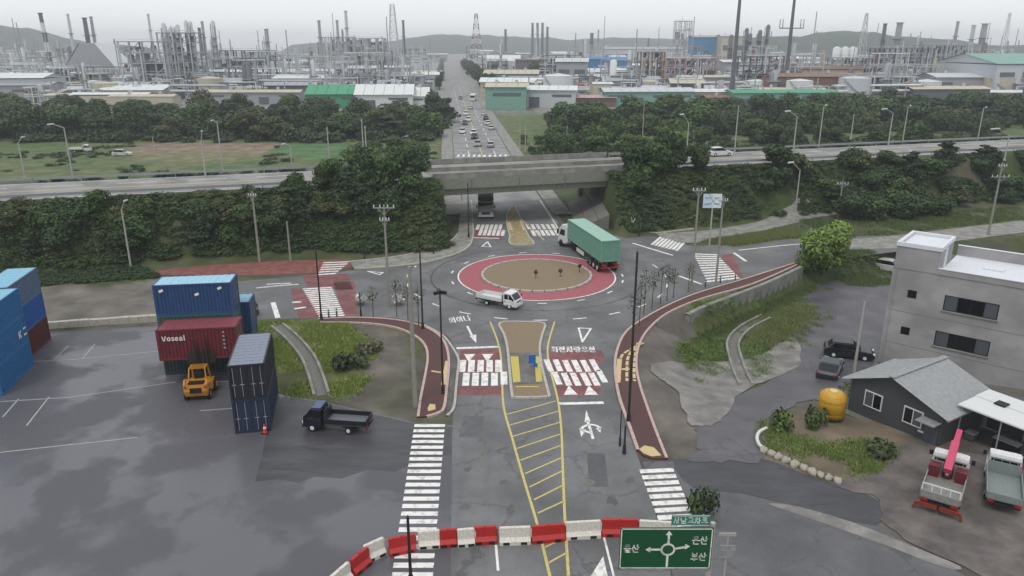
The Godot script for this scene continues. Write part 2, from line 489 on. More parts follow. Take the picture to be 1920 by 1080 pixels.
func build_roads():
	var road = struct(sheet("road", [Vector2(-3.01, -30.07), Vector2(-4.28, -47.84), Vector2(-4.57, -54.44), Vector2(-4.43, -58.08), Vector2(-4.85, -61.55), Vector2(-6.02, -65.41), Vector2(-8.66, -68.81), Vector2(-11.77, -70.32), Vector2(-16.12, -70.63), Vector2(-26.02, -69.71), Vector2(-37.99, -76.29), Vector2(-32.1, -82.42),
		Vector2(-25.26, -84.52), Vector2(-20.04, -86.71), Vector2(-13.18, -88.55), Vector2(-7.58, -92.95), Vector2(-5.57, -99.47), Vector2(-5.71, -111.72), Vector2(-5.91, -131.83),
		Vector2(6.1, -131.83), Vector2(8.2, -109.95), Vector2(10.78, -104.95), Vector2(20.62, -104), Vector2(24.66, -98.33), Vector2(40.79, -102.75), Vector2(57, -104.95), Vector2(52.56, -96.11), Vector2(35.44, -89.97), Vector2(26.91, -83.66), Vector2(20.08, -78.49), Vector2(15.69, -74.04), Vector2(12.48, -69.71), Vector2(10.63, -66.09), Vector2(8.73, -59.2), Vector2(8.12, -53.47), Vector2(8.22, -47.84), Vector2(8.38, -43.35), Vector2(8.37, -35.54), Vector2(8.24, -30.07)], 0.0, M.asphalt), "grey asphalt roundabout and its four arms")
	var n_road = []
	for z in [-112.0, -150.0, -185.0, -300.0, -600.0, -1100.0, -1900.0]: n_road.append(Vector2(road_x(z) - 7.0, z))
	for z in [-1900.0, -1100.0, -600.0, -300.0, -185.0, -150.0, -112.0]: n_road.append(Vector2(road_x(z) + 7.0, z))
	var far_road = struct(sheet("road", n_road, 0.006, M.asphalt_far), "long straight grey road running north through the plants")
	for s in [-1, 1]:
		var w = []
		for z in [-118.0, -185.0, -300.0, -600.0, -1100.0, -1900.0]: w.append(Vector2(road_x(z) + s * 8.7, z))
		struct(ribbon("pavement", w, 3.0, -0.05, M.concrete, self, false, 0.14), "pale pavement along the far road, %s side" % ("west" if s < 0 else "east"))
	for off in [-3.3, 0.0, 3.3]:
		var l = []
		for z in [-175.0, -185.0, -300.0, -520.0]: l.append(Vector2(road_x(z) + off, z))
		dashes("lane_line", l, 0.22, 0.018, M.yellow if off == 0.0 else M.paint, far_road, 6.0 if off != 0.0 else 60.0, 8.0 if off != 0.0 else 0.4)
	for s in 10:
		sheet("crosswalk_stripe", rect(Vector2(road_x(-186.0) - 6.0 + s * 1.3, -186.0), 0.6, 3.6, 0.0), 0.018, M.paint, far_road)
	# parking lot on the left and the entrances
	var lot = struct(sheet("parking_lot", [Vector2(-61.27, -66.09), Vector2(-44.3, -66.51), Vector2(-34.38, -68.22), Vector2(-26.76, -69.11), Vector2(-23.41, -62.17), Vector2(-18.42, -53.19), Vector2(-14.76, -51.9), Vector2(-10.75, -50.14), Vector2(-7.15, -48.48), Vector2(-4.69, -48.16), Vector2(-3.44, -47.84), Vector2(-2.75, -36.52), Vector2(-2.35, -30.07), Vector2(-38.2, -30.07)], -0.006, M.lot), "wet dark asphalt container yard with puddles")
	sheet("dark_patch", [Vector2(-18.81, -52.82), Vector2(-14.74, -51.81), Vector2(-10.71, -49.97), Vector2(-7.13, -48.32), Vector2(-4.21, -47.84), Vector2(-3.93, -44.16), Vector2(-6.29, -42.96), Vector2(-7.53, -41.93), Vector2(-9.29, -42.18), Vector2(-10.78, -41.12), Vector2(-12.52, -41.36), Vector2(-13.34, -40.64), Vector2(-14.73, -41.06), Vector2(-16.11, -40.76), Vector2(-16.58, -43.49), Vector2(-17.35, -47.07), Vector2(-17.63, -49.46)], -0.002, M.lot_dark, lot)
	for l in [[Vector2(-34.4, -44.3), Vector2(-26.11, -46.31)], [Vector2(-39.29, -51.81), Vector2(-34.39, -52.54), Vector2(-27.3, -55.34)], [Vector2(-24.27, -55.34), Vector2(-22.6, -55.54)], [Vector2(-23.35, -50.31), Vector2(-20.83, -50.74)], [Vector2(-37.46, -49.3), Vector2(-38.15, -52.26)], [Vector2(-34.9, -48), Vector2(-36.01, -52.63)], [Vector2(-39.79, -59.66), Vector2(-40.41, -63.05)], [Vector2(-37.5, -60.12), Vector2(-38.18, -63.43)], [Vector2(-41.5, -59.43), Vector2(-38.07, -59.89), Vector2(-31.49, -61.8)]]:
		ribbon("bay_line", l, 0.11, 0.0, M.paint_old, lot)
	struct(sheet("entrance_road", smooth([Vector2(10.59, -43.15), Vector2(12.35, -43.49), Vector2(16.27, -43.62), Vector2(18.46, -41.86), Vector2(20.22, -40.34), Vector2(22.07, -38.63), Vector2(20.66, -36.27), Vector2(17.07, -38.08), Vector2(14, -39.47), Vector2(11.2, -40.04)], true, 3), 0.004, M.entry), "dark new asphalt entrance on the right")
	struct(sheet("entrance_apron", [Vector2(8.59, -43.15), Vector2(10.59, -43.15), Vector2(11.2, -40.04), Vector2(14, -39.47), Vector2(17.07, -38.08), Vector2(20.66, -36.27), Vector2(24.59, -30.07), Vector2(8.11, -30.07), Vector2(8.45, -36.27)], 0.0, M.asphalt_dark), "grey asphalt apron beside the right crosswalk")
	struct(sheet("strip_road", smooth([Vector2(15.28, -38.41), Vector2(17.05, -38.03), Vector2(19.55, -36.52), Vector2(21.64, -34.6), Vector2(23.51, -32.75), Vector2(22.62, -32.66), Vector2(20.43, -34.51), Vector2(18.43, -36.02), Vector2(16.52, -37.44)], true, 3), 0.008, M.path), "pale concrete strip beside the dark entrance")
	drape("right_lot", [Vector3(29.66, -2.2, -79.05), Vector3(37.58, -2.2, -87.88), Vector3(43.84, -2.2, -91.67), Vector3(48.95, -2.2, -92.62), Vector3(39.56, -2.2, -69.53), Vector3(32.69, -2.1, -61.63), Vector3(25.58, -0.44, -51.18), Vector3(24.25, -0.89, -53.88), Vector3(19.89, -0.35, -50.58), Vector3(17.84, -0.07, -47.99), Vector3(16.44, -0, -44.18), Vector3(13.23, -0, -44.18), Vector3(13.61, -0.07, -48.78), Vector3(18.77, -1.18, -55.41), Vector3(24.52, -2.1, -61.63), Vector3(27.87, -2.2, -66.8), Vector3(27.76, -2.2, -70.96)], 0.03, M.lot_right, "dark asphalt lot below the retaining wall")
	drape("concrete_path", [Vector3(12.42, -0.27, -59.7), Vector3(17.81, -1.89, -63.75), Vector3(22.16, -2.2, -64.96), Vector3(25.99, -2.2, -68.12), Vector3(28.37, -2.2, -70.38), Vector3(28.2, -2.2, -67.44), Vector3(25.88, -2.17, -62.71), Vector3(22.47, -1.9, -59.85), Vector3(18.77, -1.23, -55.71), Vector3(15.66, -0.19, -49.42), Vector3(13.8, -0.04, -47.95), Vector3(12.75, -0.04, -48.74), Vector3(13.18, -0.41, -54.82), Vector3(12.08, -0.21, -56.62)], 0.06, M.path, "pale poured concrete path")
	drape("lot_apron", [Vector3(13.09, -0.03, -47.9), Vector3(15.06, -0.14, -49.07), Vector3(17.51, -0.28, -50.02), Vector3(19.1, -0.28, -50.02), Vector3(16.62, 0, -43.38), Vector3(14.36, 0, -43.12), Vector3(11.8, 0, -43.23), Vector3(12.84, -0, -45.23)], 0.022, M.lot_right, "wet dark asphalt at the mouth of the lot")
	drape("gravel_yard", [Vector3(20.01, 0, -40.65), Vector3(23.24, 0, -41.86), Vector3(26.98, -0, -45.23), Vector3(30.03, -0, -44.18), Vector3(34.91, 0, -40.96), Vector3(27.23, 0, -30.08), Vector3(23.58, 0, -32.87), Vector3(21.27, 0, -36.29), Vector3(22.08, 0, -38.65)], 0.03, M.yard, "brown gravel yard with parked trucks")
	# side road on the right, along the foot of the bank
	drape("side_road", [Vector3(21.18, 0, -104.95), Vector3(29.16, 0, -107.58), Vector3(35.92, 0, -111.73), Vector3(47.19, 0, -120.2), Vector3(58.56, 0, -126.24), Vector3(57.55, 0, -121.88), Vector3(46.98, 0, -115.05), Vector3(35.85, 0, -106.26), Vector3(30.31, 0, -103.11), Vector3(24.33, 0, -100.06)], 0.05, M.concrete, "pale side road at the foot of the bank")
	struct(ribbon("side_road", smooth([Vector2(43.99, -99.47), Vector2(50.86, -100.06), Vector2(60.01, -103.37), Vector2(80.82, -111.72)]), 5.5, 0.02, M.concrete), "pale lane behind the grey building")
	# left arm
	struct(sheet("red_path", [Vector2(-46.11, -85.82), Vector2(-37.17, -89.26), Vector2(-29.78, -91.19), Vector2(-20.8, -91.94), Vector2(-19.67, -88.08), Vector2(-23.05, -85.82), Vector2(-30.38, -84.73), Vector2(-39.97, -84.95), Vector2(-44.84, -84.52)], 0.012, M.red_path), "red cycle path along the foot of the left bank")
	struct(sheet("lane", [Vector2(-79.21, -84.09), Vector2(-55.07, -85.82), Vector2(-45.9, -86.71), Vector2(-44.94, -84.73), Vector2(-53.81, -83.66), Vector2(-77.08, -81.6)], 0.008, M.concrete), "pale lane along the left bank")
	build_roundabout(road)
	build_markings(road)
	build_walks()

func drape(called, pts, lift, mt, label):
	# a sheet laid over sloping ground: triangles cut to about two metres
	var poly = PackedVector2Array()
	var flat = []
	for p in pts: flat.append(Vector2(p.x, p.z))
	poly = PackedVector2Array(smooth(flat, true, 5))
	for i in poly.size(): poly[i] += Vector2(rng.randfn(), rng.randfn()) * 0.13
	var b = MB.new()
	var lo = poly[0]; var hi = poly[0]
	for p in poly:
		lo = lo.min(p); hi = hi.max(p)
	var st = 1.0
	var x = floorf(lo.x)
	while x < hi.x:
		var z = floorf(lo.y)
		while z < hi.y:
			var cell = PackedVector2Array([Vector2(x, z), Vector2(x + st, z), Vector2(x + st, z + st), Vector2(x, z + st)])
			for pc in Geometry2D.intersect_polygons(cell, poly):
				var t = Geometry2D.triangulate_polygon(pc)
				for i in range(0, t.size(), 3):
					var q = []
					for j in 3:
						var w = pc[t[i + j]]
						q.append(Vector3(w.x, height(w.x, w.y) + lift, w.y))
					if (q[1] - q[0]).cross(q[2] - q[0]).y > 0: q.reverse()
					b.tri(q[0], q[1], q[2], 1)
			z += st
		x += st
	return struct(part(called, b, mt), label)

func rect(c: Vector2, w: float, l: float, a: float) -> Array:
	# w across, l along; a turns the long side from -z towards +x
	var f = Vector2(sin(a), -cos(a)) * l * 0.5
	var r = Vector2(cos(a), sin(a)) * w * 0.5
	return [c - f - r, c - f + r, c + f + r, c + f - r]

func build_roundabout(road):
	sheet("red_apron", arc(RC, 9.25, 0, TAU * 47 / 48, 47), 0.008, M.red_apron, road)
	ribbon("edge_line", arc(RC, 9.3, 0, TAU * 71 / 72, 71), 0.17, 0.014, M.paint, road, true)
	dashes("guide_dash", arc(RC, 10.2, 0.2, TAU + 0.2, 96), 0.2, 0.008, M.paint, road, 1.0, 3.4)
	dashes("guide_dash", arc(RC, 15.3, -0.3, 3.4, 60), 0.2, 0.008, M.paint, road, 1.4, 2.6)
	var isl = thing("roundabout_island", "round sandy island in the middle of the red ring", "traffic island", Vector3(RC.x, 0, RC.y))
	var b = MB.new()
	var n = 48
	for i in n:
		var a = TAU * i / n; var c = TAU * (i + 1) / n
		var d0 = Vector3(cos(a), 0, sin(a)); var d1 = Vector3(cos(c), 0, sin(c))
		var rr = [6.3, 4.5, 2.5, 0.0]; var yy = [0.16, 0.34, 0.46, 0.5]
		for j in 3:
			b.quad(d0 * rr[j] + Vector3.UP * yy[j], d0 * rr[j + 1] + Vector3.UP * yy[j + 1], d1 * rr[j + 1] + Vector3.UP * yy[j + 1], d1 * rr[j] + Vector3.UP * yy[j], 1)
	part("soil", b, M.sand, isl)
	for i in 30:
		var p = arc(Vector2.ZERO, 6.45, TAU * (i + 0.04) / 30, TAU * (i + 0.96) / 30, 3)
		ribbon("kerb_stone", p, 0.3, 0.0, M.kerb, isl, false, 0.2)
	# small stakes and seedlings on the island
	for s in [[Vector2(2.71, -82.21), 0.9], [Vector2(5.59, -83.04), 0.8], [Vector2(8.01, -85.16), 0.8], [Vector2(9.22, -87.17), 0.7]]:
		var t = thing("sapling_stake", "short dark planted stake on the sandy roundabout island", "stake", Vector3(s[0].x, 0.2, s[0].y), 0.0, "stakes on the roundabout island")
		b = MB.new()
		b.cyl(Vector3.ZERO, Vector3(0.05, s[1] + 0.2, 0), 0.05, 0.03, 6)
		part("stem", b, M.wood, t)
		part("leaf_tuft", leaf_ball(Vector3(0.04, s[1] + 0.1, 0), Vector3(0.22, 0.25, 0.22), 26, 0.16, Color(0.06, 0.07, 0.035)), M.leaf, t)

func leaf_ball(c: Vector3, r: Vector3, n: int, s: float, col: Color) -> MB:
	var b = MB.new()
	add_leaves(b, c, r, n, s, col)
	return b

func add_leaves(b: MB, c: Vector3, r: Vector3, n: int, s: float, col: Color):
	for i in n:
		var d = Vector3(rng.randfn(), rng.randfn(), rng.randfn()).normalized()
		var p = c + d * r * (0.55 + 0.5 * rng.randf())
		var nn = (d + Vector3(rng.randfn(), rng.randfn() + 0.5, rng.randfn()) * 0.5).normalized()
		var u = nn.cross(Vector3(rng.randfn(), rng.randfn(), rng.randfn())).normalized()
		var w = nn.cross(u)
		var k = s * (0.6 + 0.8 * rng.randf())
		var v = 0.62 + 0.7 * rng.randf()
		b.st.set_color(Color(col.r * v, col.g * v, col.b * v * (0.8 + 0.4 * rng.randf())))
		b.quad(p - u * k, p - w * k * 0.6 + nn * k * 0.15, p + u * k, p + w * k * 0.6 - nn * k * 0.1)

func build_markings(road):
	# crosswalks over the yard entrance on the left and the lot entrance on the right
	var y = 0.006
	for i in 22:
		var t = i / 21.0
		var l0: Vector2 = Vector2(-7.02, -48).lerp(Vector2(-6.2, -32.08), t); var r0: Vector2 = Vector2(-4.83, -48).lerp(Vector2(-4.08, -32.08), t)
		var d = Vector2(0, 0.21)
		sheet("crosswalk_stripe", [l0 - d, r0 - d, r0 + d, l0 + d], y, M.paint, road)
	for i in 9:
		var t = i / 8.0
		var l0: Vector2 = Vector2(8.21, -41.93).lerp(Vector2(8.45, -36.27), t); var r0: Vector2 = Vector2(10.41, -42.12).lerp(Vector2(10.56, -36.47), t)
		var d = Vector2(0, 0.22)
		sheet("crosswalk_stripe", [l0 - d, r0 - d, r0 + d, l0 + d], y, M.paint, road)
	# raised crossing of the south arm
	for q in [[Vector2(-4.65, -62.17), Vector2(-1.01, -62.17), Vector2(-0.83, -59.66), Vector2(-4.63, -59.66)], [Vector2(-4.32, -54.54), Vector2(-0.73, -54.54), Vector2(-0.63, -52.91), Vector2(-4.33, -52.91)], [Vector2(3.44, -61.92), Vector2(8.03, -61.92), Vector2(8.13, -59.54), Vector2(3.28, -59.54)], [Vector2(3.53, -54.94), Vector2(7.23, -54.94), Vector2(6.74, -52.82), Vector2(3.44, -52.63)],
		[Vector2(-4.63, -59.66), Vector2(-0.83, -59.66), Vector2(-0.76, -57.11), Vector2(-4.5, -57.11)], [Vector2(3.28, -59.54), Vector2(7.62, -59.54), Vector2(7.21, -57.11), Vector2(3.34, -57.11)], [Vector2(4.01, -57.11), Vector2(6.9, -57.11), Vector2(6.89, -54.94), Vector2(4.09, -54.94)]]:
		sheet("red_surface", q, 0.004, M.red_road, road)
	for c in [Vector2(-4.21, -58.52), Vector2(-3.46, -58.52), Vector2(-2.68, -58.52), Vector2(-1.91, -58.52), Vector2(-1.16, -58.52), Vector2(-3.76, -55.85), Vector2(-2.99, -55.85), Vector2(-2.23, -55.85), Vector2(-1.44, -55.85), Vector2(-0.66, -56.06)]:
		sheet("crosswalk_bar", rect(c, 0.55, 2.5, -0.02), 0.01, M.paint, road)
	for c in [Vector2(3.14, -58.64), Vector2(3.92, -58.64), Vector2(4.73, -58.52), Vector2(5.51, -58.52), Vector2(6.28, -58.52), Vector2(7.06, -58.64), Vector2(3.68, -56.06), Vector2(4.46, -55.85), Vector2(5.2, -55.85), Vector2(6.03, -55.85), Vector2(6.73, -55.85), Vector2(7.41, -56.47)]:
		sheet("crosswalk_bar", rect(c, 0.5, 2.5, -0.12), 0.01, M.paint, road)
	for c in [Vector2(-3.75, -60.59), Vector2(-2.16, -60.59)]:
		sheet("hump_triangle", [c + Vector2(-0.5, -0.5), c + Vector2(0.5, -0.5), c + Vector2(0, 1.2)], 0.01, M.paint, road)
	for c in [Vector2(4.61, -53.76), Vector2(6.21, -53.76)]:
		sheet("hump_triangle", [c + Vector2(-0.55, 0.8), c + Vector2(0.55, 0.8), c + Vector2(-0.05, -0.9)], 0.01, M.paint, road)
	ribbon("stop_line", [Vector2(-5.01, -62.42), Vector2(-1.11, -62.79)], 0.4, y, M.paint, road)
	ribbon("stop_line", [Vector2(3.62, -51.45), Vector2(7.02, -51.63)], 0.4, y, M.paint, road)
	# yellow lines round the splitter island and the hatching
	var yl = smooth([Vector2(-2.16, -69.26), Vector2(-1.16, -62.79), Vector2(-0.84, -57), Vector2(-0.65, -51.18), Vector2(0, -46.31), Vector2(0.74, -41.06), Vector2(1.46, -36.27), Vector2(1.97, -31.8)])
	var yr = smooth([Vector2(4.22, -69.26), Vector2(3.24, -62.79), Vector2(3.21, -58.08), Vector2(3.52, -52.54), Vector2(3.52, -47.84), Vector2(3.31, -42.82), Vector2(3.1, -38.08), Vector2(2.9, -31.8)])
	ribbon("yellow_line", yl, 0.16, y, M.yellow, road)
	ribbon("yellow_line", yr, 0.16, y, M.yellow, road)
	for h in [[Vector2(-0.4, -49.72), Vector2(3.36, -51.9)], [Vector2(-0.15, -48.08), Vector2(3.47, -50.22)], [Vector2(0.07, -46.46), Vector2(3.44, -48.48)], [Vector2(0.33, -44.79), Vector2(3.38, -46.76)], [Vector2(0.56, -43.29), Vector2(3.35, -45.22)], [Vector2(0.82, -41.67), Vector2(3.29, -43.62)], [Vector2(1.09, -40.16), Vector2(3.22, -41.99)], [Vector2(1.32, -38.79), Vector2(3.15, -40.34)], [Vector2(1.5, -37.44), Vector2(3.1, -38.63)], [Vector2(1.67, -35.54), Vector2(3.02, -36.52)], [Vector2(1.8, -34.32), Vector2(3, -35.2)], [Vector2(1.94, -33.04), Vector2(2.96, -33.87)]]:
		ribbon("hatch_line", h, 0.12, y, M.yellow, road)
	# arrows and words
	ribbon("arrow_shaft", [Vector2(-4.37, -68.08), Vector2(-3.71, -65.27)], 0.22, y, M.paint, road)
	sheet("arrow_head", [Vector2(-4.01, -65.41), Vector2(-3.38, -65.82), Vector2(-3.28, -63.69)], y, M.paint, road)
	var g = Vector2(-6.04, -68.81); var e = Vector2(-3.93, -69.71)
	var r = Vector3(e.x - g.x, 0, e.y - g.y) / 3.0
	mesh("road_lettering", strokes([0.47, 0.7, 0.41, 0.88, 0.41, 0.88, 0.27, 0.95, 0.27, 0.95, 0.13, 0.88, 0.13, 0.88, 0.07, 0.7, 0.07, 0.7, 0.13, 0.52, 0.13, 0.52, 0.27, 0.45, 0.27, 0.45, 0.41, 0.52, 0.41, 0.52, 0.47, 0.7, 0.02, 0.18, 0.53, 0.18, 0.28, 0.18, 0.28, 0.42, 0.69, 0.98, 0.69, 0, 1.45, 0.5, 1.39, 0.8, 1.39, 0.8, 1.24, 0.92, 1.24, 0.92, 1.09, 0.8, 1.09, 0.8, 1.03, 0.5, 1.03, 0.5, 1.09, 0.2, 1.09, 0.2, 1.24, 0.08, 1.24, 0.08, 1.39, 0.2, 1.39, 0.2, 1.45, 0.5, 1.65, 0.98, 1.65, 0, 2.03, 0.92, 2.03, 0.08, 2.03, 0.08, 2.45, 0.08, 2.65, 0.98, 2.65, 0, 2.65, 0.49, 2.83, 0.49], Vector3(g.x, 0.006, g.y), r, Vector3(-0.35, 0, -1.5), 0.13, 0.0), M.paint, road)
	tri_outline([Vector2(6.45, -67.5), Vector2(7.62, -67.36), Vector2(6.49, -63.95)], 0.2, y, road)
	mesh("road_lettering", strokes([0.19, 0.95, 0.35, 0.95, 0.07, 0.84, 0.47, 0.84, 0.39, 0.6, 0.36, 0.71, 0.36, 0.71, 0.27, 0.75, 0.27, 0.75, 0.19, 0.71, 0.19, 0.71, 0.15, 0.6, 0.15, 0.6, 0.19, 0.49, 0.19, 0.49, 0.27, 0.45, 0.27, 0.45, 0.36, 0.49, 0.36, 0.49, 0.39, 0.6, 0.02, 0.18, 0.53, 0.18, 0.28, 0.18, 0.28, 0.42, 0.69, 0.98, 0.69, 0, 1.03, 0.92, 1.45, 0.92, 1.24, 0.92, 1.03, 0.42, 1.24, 0.72, 1.45, 0.42, 1.65, 0.98, 1.65, 0.36, 1.47, 0.67, 1.65, 0.67, 1.17, 0.28, 1.17, 0.02, 1.17, 0.02, 1.73, 0.02, 2.16, 0.92, 2.32, 0.92, 2.03, 0.75, 2.45, 0.75, 2.24, 0.75, 2.03, 0.08, 2.24, 0.5, 2.45, 0.08, 2.65, 0.98, 2.65, 0, 2.65, 0.49, 2.83, 0.49, 3.03, 0.92, 3.45, 0.92, 3.45, 0.92, 3.45, 0.67, 3.45, 0.67, 3.03, 0.67, 3.03, 0.67, 3.03, 0.42, 3.03, 0.42, 3.45, 0.42, 3.65, 0.98, 3.65, 0.36, 3.65, 0.73, 3.83, 0.73, 3.65, 0.61, 3.83, 0.61, 3.73, 0.15, 3.65, 0.24, 3.65, 0.24, 3.45, 0.28, 3.45, 0.28, 3.25, 0.24, 3.25, 0.24, 3.17, 0.15, 3.17, 0.15, 3.25, 0.06, 3.25, 0.06, 3.45, 0.02, 3.45, 0.02, 3.65, 0.06, 3.65, 0.06, 3.73, 0.15, 4.69, 0.73, 4.61, 0.9, 4.61, 0.9, 4.43, 0.97, 4.43, 0.97, 4.25, 0.9, 4.25, 0.9, 4.17, 0.74, 4.17, 0.74, 4.25, 0.57, 4.25, 0.57, 4.43, 0.5, 4.43, 0.5, 4.61, 0.57, 4.61, 0.57, 4.69, 0.73, 4.02, 0.19, 4.84, 0.19, 4.43, 0.19, 4.43, 0.02, 5.24, 0.92, 5.03, 0.42, 5.24, 0.77, 5.45, 0.42, 5.65, 0.98, 5.65, 0.36, 5.47, 0.67, 5.65, 0.67, 5.17, 0.28, 5.17, 0.02, 5.17, 0.02, 5.73, 0.02], Vector3(Vector2(3.57, -61.55).x, 0.006, Vector2(3.57, -61.55).y), Vector3((Vector2(7.61, -61.55).x - Vector2(3.57, -61.55).x) / 6.0, 0, 0), Vector3(0, 0, -1.25), 0.13, 0.0), M.paint, road)
	# straight-on and turn arrow
	ribbon("arrow_shaft", [Vector2(5.63, -46.09), Vector2(5.58, -47.45), Vector2(5.48, -48.81)], 0.2, y, M.paint, road)
	sheet("arrow_head", [Vector2(5.26, -48.48), Vector2(5.7, -48.64), Vector2(5.56, -50.4)], y, M.paint, road)
	ribbon("arrow_turn", smooth([Vector2(5.57, -46.92), Vector2(5.01, -47.38), Vector2(5.12, -47.84), Vector2(5.69, -48.16), Vector2(6.2, -47.84), Vector2(6.22, -47.38)]), 0.22, y, M.paint, road)
	sheet("arrow_head", [Vector2(4.8, -47.61), Vector2(5.27, -47.38), Vector2(4.84, -46.39)], y, M.paint, road)
	sheet("arrow_head", [Vector2(5.98, -47.61), Vector2(6.42, -47.84), Vector2(6.24, -46.92)], y, M.paint, road)
	sheet("arrow_head", [Vector2(3.97, -31.84), Vector2(4.93, -31.84), Vector2(4.88, -33.56)], y, M.paint, road)
	# wheel tracks worn into the lanes
	for l in [smooth([Vector2(-2.2, -32), Vector2(-2.31, -37.55), Vector2(-2.36, -43.49), Vector2(-2.51, -51.18), Vector2(-2.85, -58.08), Vector2(-3.61, -65.41), Vector2(-4.87, -71.26)]), smooth([Vector2(5.62, -35.06), Vector2(5.03, -40.94), Vector2(4.89, -47.84), Vector2(5.08, -54.94), Vector2(5.81, -62.79), Vector2(6.9, -69.71)]), arc(RC, 11.6, 0.3, 5.9, 50), arc(RC, 13.4, -0.2, 5.2, 50)]:
		var nn = offs(l, false)
		for o in [-0.8, 0.8]:
			var w = []
			for i in l.size(): w.append(l[i] + nn[i] * o)
			ribbon("tyre_mark", w, 0.34, 0.0015, M.asphalt_worn, road)
	# worn things in the paving: manhole covers, patches, wheel tracks, stains
	for q in [Vector2(-1.94, -43.49), Vector2(4.83, -40.64), Vector2(-6.48, -74.55), Vector2(2.68, -70.48), Vector2(5.67, -64.08)]:
		sheet("manhole_cover", arc(Vector2(q.x, q.y), 0.36, 0, TAU * 15 / 16, 15), 0.004, M.concrete_dark, road)
	for q in [[Vector2(-2.87, -47.84), 1.5, 3.2], [Vector2(5.5, -42.18), 1.2, 4.0], [Vector2(-10.7, -79.06), 2.2, 1.4], [Vector2(11.94, -84.09), 1.4, 2.4]]:
		sheet("repair_patch", rect(q[0], q[1], q[2], 0.06), 0.003, M.asphalt_dark, road)
	for q in [Vector2(-2.85, -42.18), Vector2(-0.47, -40.64), Vector2(1.58, -36.27), Vector2(7.38, -40.94), Vector2(-0.18, -43.49), Vector2(6.08, -38.63), Vector2(-2.84, -38.08)]:
		var pts = []
		for i in 9: pts.append(q + Vector2(cos(i * 0.7), sin(i * 0.7) * 1.3) * rng.randf_range(0.18, 0.5))
		sheet("oil_stain", pts, 0.0045, M.asphalt_dark, road)
	ribbon("lane_line", [Vector2(-0.88, -34.51), Vector2(-0.72, -32.41)], 0.14, y, M.paint, road)
	ribbon("lane_line", [Vector2(5.11, -35.25), Vector2(5.25, -31.8)], 0.12, y, M.paint, road)
	# left arm
	for q in [[Vector2(-24.88, -84.52), Vector2(-19.68, -85.6), Vector2(-17.79, -79.44), Vector2(-22.69, -79.44)], [Vector2(-24.89, -79.83), Vector2(-21.83, -79.83), Vector2(-18.66, -70.48), Vector2(-21.36, -70.17)], [Vector2(-20.68, -82.42), Vector2(-18.21, -82.42), Vector2(-15.53, -70.94), Vector2(-16.92, -70.63)]]:
		sheet("red_surface", q, 0.004, M.red_road, road)
	for i in 15:
		var t = i / 14.0
		sheet("crosswalk_stripe", bar4(Vector2(-23.46, -79.63).lerp(Vector2(-19.49, -70.79), t), Vector2(-20.36, -80.21).lerp(Vector2(-16.97, -71.1), t), 0.21), y + 0.006, M.paint, road)
	for i in 6:
		var t = i / 5.0
		sheet("crosswalk_stripe", bar4(Vector2(-23.73, -90.21).lerp(Vector2(-23.15, -85.16), t), Vector2(-20.48, -90.7).lerp(Vector2(-21.08, -85.6), t), 0.24), 0.022, M.paint, road)
	ribbon("stop_line", [Vector2(-25.42, -75.06), Vector2(-23.49, -70.32)], 0.5, y, M.paint, road)
	ribbon("lane_edge", [Vector2(-28.85, -80.02), Vector2(-26.13, -81), Vector2(-24.42, -81.4)], 0.25, y, M.paint, road)
	ribbon("lane_edge", [Vector2(-28.08, -81.4), Vector2(-25.44, -81.81)], 0.25, y, M.paint, road)
	for q in [[Vector2(-23.37, -75.06), Vector2(-22.46, -75.24)], [Vector2(-22.58, -73.03), Vector2(-21.5, -73.53)]]: ribbon("hump_bar", q, 0.4, y + 0.006, M.paint, road)
	tri_outline([Vector2(-17.41, -86.49), Vector2(-15.53, -86.04), Vector2(-15.77, -85.16)], 0.2, y, road)
	# north arm
	for q in [[Vector2(-5.67, -107.56), Vector2(-1.58, -107.56), Vector2(-1.36, -102.75), Vector2(-5.57, -102.45)]]: sheet("red_surface", q, 0.012, M.red_road, road)
	for i in 6:
		sheet("crosswalk_bar", rect(Vector2(-5.13, -109.61).lerp(Vector2(-1.76, -109.61), i / 5.0), 0.5, 3.4, 0.05), 0.02, M.paint, road)
		sheet("crosswalk_bar", rect(Vector2(-4.6, -106.24).lerp(Vector2(-1.32, -105.91), i / 5.0), 0.5, 3.4, 0.05), 0.02, M.paint, road)
		sheet("crosswalk_bar", rect(Vector2(2.41, -109.95).lerp(Vector2(6.27, -109.95), i / 5.0), 0.5, 3.4, -0.1), 0.012, M.paint, road)
		sheet("crosswalk_bar", rect(Vector2(3.11, -105.91).lerp(Vector2(6.54, -106.24), i / 5.0), 0.5, 3.4, -0.1), 0.012, M.paint, road)
	ribbon("stop_line", [Vector2(-5.45, -103.06), Vector2(-1.81, -102.75)], 0.4, 0.02, M.paint, road)
	tri_outline([Vector2(-4.06, -98.33), Vector2(-2.89, -98.05), Vector2(-3.42, -100.94)], 0.22, y, road)
	ribbon("lane_line", [Vector2(4.98, -129.9), Vector2(6.15, -117.36), Vector2(6.86, -108.92)], 0.25, 0.012, M.paint, road)
	ribbon("lane_line", [Vector2(0, -122.68), Vector2(2.05, -112.44), Vector2(4.5, -101.84)], 0.2, 0.012, M.yellow, road)
	# right arm
	for i in 12:
		var t = i / 11.0
		sheet("crosswalk_stripe", bar4(Vector2(23.78, -94.5).lerp(Vector2(22.59, -82.42), t), Vector2(26.79, -93.98).lerp(Vector2(26.72, -83.88), t), 0.26), y + 0.006, M.paint, road)
	for i in 8:
		var t = i / 7.0
		ribbon("crosswalk_stripe", [Vector2(19.16, -99.19).lerp(Vector2(21.88, -96.11), t), Vector2(22.37, -105.91).lerp(Vector2(24.93, -102.75), t)], 0.4, y + 0.006, M.paint, road)
